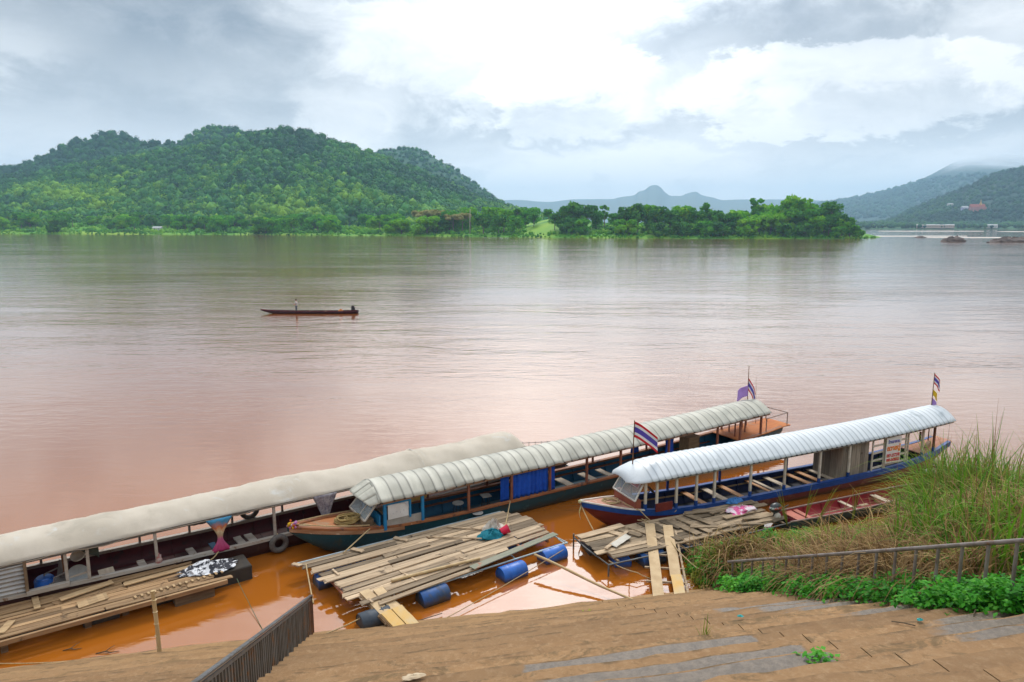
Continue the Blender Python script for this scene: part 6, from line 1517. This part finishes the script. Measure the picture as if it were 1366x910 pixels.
for x, m_, wd in ((.35, mat('salmon_board', (.52, .17, .12), (.40, .14, .10), .7, 3), .40), (.75, MATS['salmon_board'], .2), (3.0, BN_C, .16), (4.75, BN_C, .26)):
    mb = MB(); mb.plank((x, -.50, .30), (x + .05, .50, .30), wd, .03, .6); part(mb, 'bench', m_, S_.root)
mb = MB(); mb.tube([(.9, -.2, .30), (3.2, -.28, .36), (3.4, -.28, .36)], .022, 6, .5); mb.box((3.5, -.28, .36), (.4, .14, .02), None, .5); part(mb, 'oar', WOOD_GREY, S_.root)
om = MB()
hullc = [(-.75, 0, .75), (-.45, 0, .78)]
om.ball((-.60, 0, .78), (.27, .17, .19), 14, 9, 0, .5); o_m = part(om, 'outboard_motor', mat('black_cowling', (.022, .026, .03), (.03, .035, .035), .35, 4, spec=.5), S_.root, 180)
mb = MB(); mb.ball((-.60, 0, .80), (.274, .174, .12), 14, 9, 0, .5); part(mb, 'cowling_band', mat('cowling_red_green', (.50, .06, .03), (.45, .47, .45), .4, 5, contrast=.03, stain=((.04, .16, .10), 7, .55, .05)), o_m, 180)
mb = MB(); mb.ball((-.58, -.10, .48), (.12, .12, .16), 12, 8, 0, .5); part(mb, 'fuel_can', mat('cream_plastic', (.58, .54, .46), (.48, .44, .36), .5, 4), o_m, 180)
mb = MB(); mb.box((-.60, 0, .45), (.13, .09, .5), None, .5); mb.box((-.60, 0, .1), (.10, .05, .55), None, .5); mb.bar((-.42, 0, .42), (-.30, 0, .36), .24, .1, .5); part(mb, 'motor_leg', MATS['dark_iron'], o_m, bevel=.01)
mb = MB(); mb.tube([(-.45, 0, .66), (.1, .1, .74)], .022, 6, .5); part(mb, 'tiller', MATS['dark_iron'], o_m)
S_.root['category'] = 'boat'

# ================================================================== FAR LONGTAIL BOAT AND BOATMAN
c0 = site(414.5, 418.3, 0); F_ = Boat('longtail_boat', 'slim dark longtail boat far out on the river with a standing boatman', c0, 1.0, None)
F_OUT = mat('dark_plum_paint', (.045, .012, .022), (.03, .01, .015), .5, 1); F_IN = mat('dark_inside', (.05, .03, .03), (.03, .02, .02), .7, 2)
F_.hull([(-6.2, .03), (-5, .22), (-3, .42), (2, .50), (5, .44), (5.9, .36)], [(-6.2, .55), (-5, .44), (-2, .34), (3, .32), (5.9, .38)], [(-6.2, .42), (-5.2, .12), (-4, -.1), (4, -.12), (5.9, .0)], F_OUT, F_IN, n=26, floor=.06, plank_ribs=False)
F_.strip('gunwale', mat('maroon_rim', (.16, .02, .03), (.10, .015, .02), .6, 2), -6.1, 5.8, .05, .05, .0, .0)
mb = MB()
for x in (-3.6, -.2, 1.8, 3.4): mb.box((x, 0, .26), (.2, .8, .03))
mb.each('thwart', WOOD_DARK, F_.root)
mb = MB(); mb.box((5.3, 0, .62), (.42, .34, .34), None, .5); mb.ball((5.25, 0, .86), (.20, .17, .15), 10, 7, .05, .5); o_m = part(mb, 'engine', MATS['dark_iron'], F_.root, bevel=.03)
mb = MB(); mb.tube([(5.45, 0, .70), (6.1, .02, .62), (7.2, .05, .12)], [.03, .028, .02], 7, .5); part(mb, 'propeller_shaft', MATS['grey_wire'], o_m)
mb = MB(); mb.tube([(5.15, 0, .75), (4.3, .05, .95)], .02, 6, .5); part(mb, 'tiller', MATS['grey_wire'], o_m)
heap('bundle', 'orange bag lying in the stern of the far longtail boat', 'bag', F_.w(3.75, 0, .26), (.30, .22, .26), mat('orange_bag', (.55, .20, .06), (.45, .15, .05), .8, 4))

SKIN = mat('sunned_skin', (.30, .16, .095), (.25, .13, .075), .55, 5); HAIR = mat('black_hair', (.012, .010, .009), (.02, .016, .013), .6, 8)
def person(P, rz):
    me = bpy.data.meshes.new('person')
    V = [(0, 0, .93), (0, 0, 1.10), (0, .01, 1.28), (0, .01, 1.40), (0, 0, 1.49), (0, -.01, 1.56), (0, -.02, 1.66)]; E = [(0, 1), (1, 2), (2, 3), (3, 4), (4, 5), (5, 6)]; RD = [.14, .125, .15, .12, .055, .085, .085]
    def add(p, par, r): V.append(p); RD.append(r); E.append((par, len(V) - 1)); return len(V) - 1
    for s_ in (-1, 1):
        h = add((s_ * .09, 0, .86), 0, .095); k = add((s_ * .11, -.03, .48), h, .06); an = add((s_ * .12, .02, .08), k, .042); add((s_ * .13, -.15, .035), an, .035)
        sh = add((s_ * .19, .01, 1.39), 3, .058); el_ = add((s_ * .25, -.04, 1.12), sh, .042); wr = add((s_ * .12, -.26, 1.08), el_, .030); pm = add((s_ * .09, -.33, 1.08), wr, .032)
        for q in range(4): f1 = add((s_ * (.055 + .022 * q), -.39, 1.06 + .012 * q), pm, .010); add((s_ * (.05 + .02 * q), -.41, 1.02 + .012 * q), f1, .009)
        th_ = add((s_ * .05, -.33, 1.10), pm, .012); add((s_ * .035, -.38, 1.11), th_, .010)
    me.from_pydata(V, E, []); o = bpy.data.objects.new('person', me); COL.objects.link(o)
    sk = o.modifiers.new('skin', 'SKIN'); sl_ = me.skin_vertices[0].data if me.skin_vertices else None
    if sl_ is None:
        bpy.context.view_layer.objects.active = o; bpy.ops.mesh.customdata_skin_add(); sl_ = me.skin_vertices[0].data
    for i, r in enumerate(RD): sl_[i].radius = (r, r * (.8 if i in (0, 1, 2, 3) else 1))
    sl_[0].use_root = True; o.modifiers.new('sub', 'SUBSURF').levels = 2; o.modifiers['sub'].render_levels = 2
    bpy.context.view_layer.update(); dg = bpy.context.evaluated_depsgraph_get(); m2 = bpy.data.meshes.new_from_object(o.evaluated_get(dg)); bpy.data.objects.remove(o)
    m2.materials.clear(); m2.materials.append(SKIN); m2.polygons.foreach_set('use_smooth', [True] * len(m2.polygons))
    o = bpy.data.objects.new('person', m2); COL.objects.link(o); o.location = P; o.rotation_euler = (0, 0, rz)
    tag(o, 'boatman in a pale shirt and grey trousers standing in the far longtail boat', 'person')
    mb = MB(); mb.loft([[(r_ * math.cos(a) * 1.15, r_ * .85 * math.sin(a), z) for a in np.linspace(0, 2 * PI, 17)[:-1]] for r_, z in ((.165, .88), (.165, 1.0), (.16, 1.12), (.185, 1.28), (.175, 1.38), (.10, 1.46), (.07, 1.48))], True, .5)
    for s_ in (-1, 1): mb.tube([(s_ * .16, .01, 1.39), (s_ * .215, -.01, 1.26), (s_ * .24, -.03, 1.16)], [.08, .068, .064], 10, .5)
    part(mb, 'shirt', mat('pale_shirt', (.62, .60, .58), (.5, .48, .47), .85, 5), o, 180)
    mb = MB()
    for s_ in (-1, 1): mb.tube([(s_ * .085, 0, .93), (s_ * .095, 0, .80), (s_ * .112, -.03, .48), (s_ * .12, .01, .16)], [.12, .11, .085, .065], 12, .5)
    part(mb, 'trousers', mat('grey_trousers', (.10, .12, .14), (.07, .08, .10), .85, 5), o, 180)
    mb = MB(); mb.ball((0, 0, 1.665), (.098, .105, .11), 12, 8, .03, .5); part(mb, 'hair', HAIR, o, 180)
    mb = MB()
    for s_ in (-1, 1): mb.ball((s_ * .034, -.098, 1.625), .010, 6, 5, 0, .5)
    mb.each('eye', HAIR, o); mb = MB(); mb.ball((0, -.108, 1.60), (.014, .022, .02), 6, 5, 0, .5); part(mb, 'nose', SKIN, o, 180); mb = MB(); mb.box((0, -.098, 1.565), (.05, .01, .008), None, .5); part(mb, 'mouth', mat('lips', (.25, .09, .07), None, .6), o)
person(F_.w(-1.75, 0, .075), math.radians(-70))

# ================================================================== FAR BANK: trees, houses, rocks
def crown_mesh(name, H, R, kind, seed, n=1500, leaf=.62):
    rg = np.random.default_rng(seed); lob = []; nl = 16
    for i in range(nl):
        a = rg.uniform(0, 2 * PI); q = rg.uniform(.1, 1) ** .6
        if kind == 'round': c = (R * .62 * q * math.cos(a), R * .62 * q * math.sin(a), H * rg.uniform(.30, .86)); r = R * rg.uniform(.30, .50) * (1.1 - .35 * abs(c[2] / H - .55))
        elif kind == 'bush': c = (R * .75 * q * math.cos(a), R * .75 * q * math.sin(a), H * rg.uniform(.08, .80)); r = R * rg.uniform(.28, .46)
        elif kind == 'airy': c = (R * .72 * q * math.cos(a), R * .72 * q * math.sin(a), H * rg.uniform(.42, .95)); r = R * rg.uniform(.18, .34)
        else: c = (R * .85 * q * math.cos(a), R * .85 * q * math.sin(a), H * rg.uniform(.72, .92)); r = R * rg.uniform(.22, .34)
        lob.append((np.array(c), r))
    C = []; T = []; N = []
    for c, r in lob:
        m_ = int(n / nl); d = rg.normal(0, 1, (m_, 3)); d /= np.linalg.norm(d, axis=1)[:, None]; rad = r * rg.uniform(.62, 1.08, m_) ** 1
        sq = np.array((1, 1, .72 if kind != 'umbrella' else .5)); C.append(c + d * rad[:, None] * sq); N.append(d); T.append(np.clip(rg.normal(.42, .14) + rg.normal(0, .10, m_), 0, 1))
    C = np.concatenate(C); N = np.concatenate(N); T = np.concatenate(T); m_ = len(C)
    N = N + rg.normal(0, .55, N.shape); N /= np.linalg.norm(N, axis=1)[:, None]; A = np.cross(N, rg.normal(0, 1, N.shape)); A /= np.linalg.norm(A, axis=1)[:, None]; Bv = np.cross(N, A); L = leaf * rg.uniform(.5, 1.25, m_)[:, None]
    V = np.stack([C - A * L, C + Bv * L * .8, C + A * L, C - Bv * L * .8], 1).reshape(-1, 3); F = np.arange(m_ * 4).reshape(-1, 4)
    me_o = np_mesh(name, V, F, F_TREE[0], np.repeat(T, 4)); me = me_o.data; bpy.data.objects.remove(me_o); return me
def trunk_mesh(H, R, kind, seed):
    rd = random.Random(seed); mb = MB(); ht = H * {'round': .55, 'bush': .35, 'airy': .8, 'umbrella': .78}[kind]; r0 = H * .017 + .08
    mb.tube([(0, 0, -1), (0.05, 0, 0), (.12 * rd.uniform(-1, 1), .1, ht * .5), (.25 * rd.uniform(-1, 1), .2 * rd.uniform(-1, 1), ht)], [r0 * 1.4, r0 * 1.15, r0 * .8, r0 * .3], 7, .5)
    for k in range(7):
        a = rd.uniform(0, 2 * PI); z = ht * rd.uniform(.45, .9); L = R * rd.uniform(.5, .85); mb.tube([(0, 0, z), (L * .5 * math.cos(a), L * .5 * math.sin(a), z + L * .35), (L * math.cos(a), L * math.sin(a), z + L * rd.uniform(.4, .8))], [r0 * .4, r0 * .28, r0 * .1], 5, .5)
    o = mb.build('trunk', BARK, None, smooth=180); me = o.data; bpy.data.objects.remove(o); return me
BARK = mat('grey_bark', (.20, .16, .12), (.12, .095, .07), .9, 2)
F_TREE = [foliage('dark_tree_leaves', (.018, .12, .020), (.055, .23, .022), (.15, .36, .024), .25, 0, False, trans=.3), foliage('mid_tree_leaves', (.035, .19, .012), (.085, .34, .014), (.20, .46, .02), .25, 0, False, trans=.4), foliage('bright_tree_leaves', (.08, .31, .010), (.17, .45, .012), (.34, .55, .02), .25, 0, False, trans=.4), foliage('olive_tree_leaves', (.26, .26, .08), (.38, .36, .13), (.48, .44, .18), .25, 0, False, trans=.3)]
CRW = {}
for kind, Hh, Rr in (('round', 12, 5.2), ('bush', 7, 4.8), ('airy', 15, 4.6), ('umbrella', 11, 5.0)):
    CRW[kind] = [(crown_mesh('crown', Hh, Rr, kind, 40 + 7 * i + len(kind), 1500 if kind != 'airy' else 950), trunk_mesh(Hh, Rr, kind, i), Hh) for i in range(3)]
TREE_LBL = {('round', 0): 'dense dark green round tree on the far bank', ('round', 1): 'mid green leafy round tree on the far bank', ('round', 2): 'bright green round tree on the far bank', ('bush', 0): 'low dark green bushy tree at the far waterline', ('bush', 1): 'low mid green bushy tree at the far waterline', ('bush', 2): 'low bright yellow green bush tree at the far waterline', ('airy', 0): 'tall dark airy tree rising over the far bank', ('airy', 1): 'tall thin crowned green tree rising over the far bank', ('airy', 2): 'tall bright airy tree rising over the far bank', ('umbrella', 3): 'olive brown umbrella shaped tree with bare pale trunk on the far bank'}
MESH_CACHE = {}
def tree(px, d, h, kind, col, wide=1.0):
    P = land(px, d); crown, trunk, H0 = random.choice(CRW[kind]); s_ = h / H0
    key = (crown.name, col)
    if key not in MESH_CACHE:
        m2 = crown.copy(); m2.materials.clear(); m2.materials.append(F_TREE[col]); MESH_CACHE[key] = m2
    lb = TREE_LBL[(kind, col)]
    t = thing('tree', lb, 'tree', P, random.uniform(0, 6.28), lb.replace(' tree', ' trees', 1).replace('bush trees', 'bushes')); t.scale = (s_ * wide * random.uniform(.9, 1.1), s_ * wide * random.uniform(.9, 1.1), s_)
    for nm, me in (('crown', MESH_CACHE[key]), ('trunk', trunk)):
        o = bpy.data.objects.new(nm, me); COL.objects.link(o); o.parent = t
    return t
def hpx(px, d, py): P = land(px, d); return max(2.5, rise(P, py) - P.z)
# island and middle bank, crest by crest: (column, metres behind the shore, top row, kind, colour)
TR = [(600, 40, 281, 'round', 1), (628, 55, 277, 'round', 2), (655, 60, 276, 'round', 2), (672, 45, 279, 'round', 2), (645, 22, 286, 'round', 0), (665, 20, 287, 'round', 0), (685, 22, 288, 'round', 1), (690, 75, 279, 'airy', 0),
      (700, 90, 277, 'bush', 1), (712, 60, 283, 'round', 1), (740, 30, 285, 'round', 0), (752, 34, 275, 'round', 0), (768, 38, 269, 'round', 0), (782, 40, 273, 'round', 0), (758, 20, 290, 'bush', 0), (775, 20, 292, 'bush', 1), (795, 60, 279, 'round', 1), (806, 75, 275, 'airy', 1), (732, 100, 279, 'round', 1),
      (822, 36, 284, 'round', 1), (836, 30, 276, 'round', 0), (850, 34, 272, 'round', 0), (862, 44, 273, 'round', 2), (835, 16, 292, 'bush', 2), (878, 30, 276, 'round', 0), (893, 26, 280, 'round', 0), (905, 38, 275, 'round', 2), (918, 44, 277, 'round', 1), (930, 30, 281, 'round', 0), (942, 40, 272, 'airy', 1), (952, 28, 281, 'round', 0), (968, 26, 284, 'round', 0), (880, 12, 297, 'bush', 0), (910, 12, 296, 'bush', 0), (940, 12, 295, 'bush', 1), (965, 12, 296, 'bush', 0),
      (985, 34, 281, 'bush', 2), (998, 14, 290, 'bush', 2), (1006, 48, 266, 'airy', 1), (1012, 20, 287, 'bush', 2), (1000, 45, 281, 'bush', 1), (1028, 20, 286, 'bush', 2), (1030, 46, 273, 'bush', 2), (1038, 26, 281, 'bush', 2), (1048, 40, 268, 'airy', 2), (1060, 44, 260, 'round', 2), (1072, 40, 266, 'airy', 2), (1060, 24, 276, 'round', 0), (1078, 24, 279, 'round', 1), (1085, 38, 271, 'round', 1), (1098, 34, 268, 'round', 0), (1108, 28, 276, 'airy', 0), (1090, 16, 288, 'round', 2), (1105, 14, 291, 'round', 0), (1118, 18, 283, 'round', 0), (1122, 12, 291, 'round', 2), (1133, 12, 291, 'airy', 1), (1139, 9, 300, 'bush', 1), (1075, 10, 298, 'bush', 0), (1048, 10, 298, 'bush', 0), (1118, 7, 302, 'bush', 1)]
for a in TR: tree(a[0], a[1], hpx(a[0], a[1], a[2]) * 1.04, a[3], a[4], 1.15 if a[3] in ('bush', 'round') else 1.0)
for px, d, py in ((565, 40, 280), (577, 42, 279), (590, 44, 280), (605, 30, 285), (617, 30, 284)): tree(px, d, hpx(px, d, py), 'umbrella', 3, 1.1)
rd = random.Random(5)
for k in range(92):
    px = rd.uniform(-30, 640); d = rd.uniform(14, 150)
    if 60 < px < 250 and d < 60 and rd.random() < .75: continue
    top = rd.uniform(284, 296) - d * .07; kd = rd.choice(('round', 'round', 'bush', 'bush', 'airy'))
    colr = rd.choice((0, 1, 1, 2, 2)) if kd != 'airy' else rd.choice((1, 1, 0))
    tree(px, d, min(17, hpx(px, d, top)), kd, colr, 1.15)
P = land(627, 16); mb = MB(); h_ = rise(P, 279) - P.z; mb.tube([(0, 0, -1), (0, 0, h_ * .5), (.3, 0, h_)], [.42, .36, .22], 7, .5)
o = mb.build('bare_trunk', mat('pale_bark', (.50, .45, .38), (.38, .33, .27), .9, 1), None, smooth=180); o.location = P; tag(o, 'single tall pale bare trunk standing among the trees of the far bank', 'tree trunk')
# crop strip and path clearing on the left bank
def house(label, px, d, w_, dep, h_, rz, wall, roof, P=None, rh=.5, tower=None):
    P = P or land(px, d); t = thing('house', label, 'house', P, rz)
    mb = MB(); mb.box((0, 0, h_ / 2 - .5), (w_, dep, h_ + 1), None, .5); part(mb, 'wall', wall, t)
    mb = MB(); rr = h_ * rh; e = .5
    vs = [(-w_ / 2 - e, -dep / 2 - e, h_), (w_ / 2 + e, -dep / 2 - e, h_), (w_ / 2 + e, dep / 2 + e, h_), (-w_ / 2 - e, dep / 2 + e, h_), (-w_ / 2 - e, 0, h_ + rr), (w_ / 2 + e, 0, h_ + rr)]
    mb.add(vs, [(0, 1, 5, 4), (2, 3, 4, 5), (0, 4, 3), (1, 2, 5), (0, 3, 2, 1)], .5); part(mb, 'roof', roof, t)
    nw = max(1, int(w_ / 3.2))
    for k in range(nw):
        mb = MB(); mb.box((-w_ / 2 + (k + .5) * w_ / nw, -dep / 2 - .02, h_ * .55), (1.1, .08, 1.2), None, .5); part(mb, 'window', MATS['dark_iron'], t)
    mb = MB(); mb.box((-w_ / 2 + w_ / nw, -dep / 2 - .03, h_ * .33), (.9, .08, h_ * .62), None, .5); part(mb, 'door', WOOD_DARK, t)
    return t
W_WALL = mat('white_house_wall', (.66, .64, .60), (.55, .53, .5), .8, .5); R_RED = mat('red_tile', (.36, .09, .06), (.27, .07, .05), .8, .6); R_GREY = mat('tin_roof', (.46, .47, .48), (.36, .37, .38), .6, .6); R_BRN = mat('brown_tin_roof', (.26, .10, .06), (.2, .08, .05), .8, .6); PINKW = mat('terracotta_wall', (.48, .19, .15), (.40, .15, .12), .8, .5); BLUEW = mat('lilac_wall', (.42, .40, .58), (.36, .34, .5), .8, .5)
xh, zh = skyh(403, 263, 1150); house('small white house with a red roof on the slope of the wooded hill', 0, 0, 9, 6, 3.6, .15, W_WALL, R_RED, P=Vector((xh, 1150, max(float(hA(xh, 1150)), zh - 3))))
house('tiny white shed with a tin roof near the left far shore', 211, 55, 9, 6, 3.2, .1, W_WALL, R_GREY)
house('brown roofed hut on top of the island among the trees', 1021, 62, 9.5, 7, 4.2, -.1, mat('grey_board_wall', (.25, .18, .15), (.18, .13, .11), .8, .5), R_BRN, P=land(1021, 62) + Vector((0, 0, max(0, rise(land(1021, 62), 274) - land(1021, 62).z - 6.2))))
def on_hill(px, py, D0, H):
    for D in np.linspace(D0, D0 + 900, 400):
        x_, z_ = skyh(px, py, D)
        if float(H(x_, D)) > z_: return Vector((x_, D, z_))
    return Vector((x_, D, z_))
P = on_hill(1300, 284, 1760, hE)
t = house('terracotta red temple with a gold spire on the wooded slope across the river', 0, 0, 34, 16, 13, -.25, PINKW, R_RED, P=P + Vector((0, -8, 2)), rh=.6)
mb = MB(); mb.lathe([(3.2, 18), (3.0, 22), (1.6, 25), (1.0, 28), (.2, 34)], Matrix.Translation((8, 0, 0)), 12, .5); part(mb, 'spire', mat('gold_paint', (.55, .32, .06), (.45, .25, .05), .5, 1), t, 50)
mb = MB(); mb.box((14, -6, 0), (10, 10, 26), None, .5); part(mb, 'lower_hall', PINKW, t)
house('lilac hall with a grey roof beside the red temple across the river', 0, 0, 16, 12, 9, -.1, BLUEW, R_GREY, P=on_hill(1284, 282, 1760, hE) + Vector((0, -8, 1)))
house('long low grey building on the slope left of the temple', 0, 0, 34, 10, 5, .05, W_WALL, R_GREY, P=on_hill(1270, 275, 1760, hE) + Vector((0, -6, 1)))
for px, w_, lb in ((1240, 50, 'long pale shoreline building farthest left across the river'), (1258, 38, 'pale tan shoreline building right of the longest one across the river'), (1318, 12, 'small white roofed house on the far right shore'), (1326, 9, 'smallest white house on the far right shore')):
    s_ = site(px, 306.2, 0); v = Vector((s_.x, s_.y, 0)); L = v.length; v.normalize(); p = v * (L + 25); house(lb, 0, 0, w_, 12, 5.5, -.35, mat('tan_wall', (.50, .40, .34), (.42, .33, .28), .8, .5) if px < 1300 else W_WALL, R_GREY, P=Vector((p.x, p.y, 3.4)), rh=.3)
RK = mat('wet_brown_rock', (.15, .11, .09), (.09, .07, .06), .8, .4, bump=1, bscale=1)
for px, py, r, lb in ((1273, 322.5, (8, 4, 3.0), 'brown rock humped out of the river, the left one'), (1228, 317, (5, 2, 1.3), 'small low rock in the river left of the humped one'), (1345, 323, (10, 4, 2.8), 'broad dark rock in the river at the right edge'), (1330, 323.5, (7, 3, 2.0), 'lower rock touching the broad dark rock in the river'), (1362, 322.5, (8, 4, 2.8), 'dark rock cut off by the right edge of the frame')):
    heap('rock', lb, 'rock', site(px, py, 0) - Vector((0, 0, .4)), r, RK, lump=.45)

# ================================================================== AIR
hz = MB(); hz.box((0, 6100, 319.4), (30000, 12600, 642), None, .5)
hm = bpy.data.materials.new('haze_air'); hm.use_nodes = True; g = NT(hm.node_tree)
for n_ in list(g.N): g.N.remove(n_)
pv = g.node('ShaderNodeVolumePrincipled'); pv.inputs['Color'].default_value = (.46, .74, 1, 1); pv.inputs['Density'].default_value = .000115; pv.inputs['Anisotropy'].default_value = .2
on = g.node('ShaderNodeOutputMaterial'); g.L.new(pv.outputs[0], on.inputs['Volume'])
ho = hz.build('haze', hm, None); ho['kind'] = 'stuff'
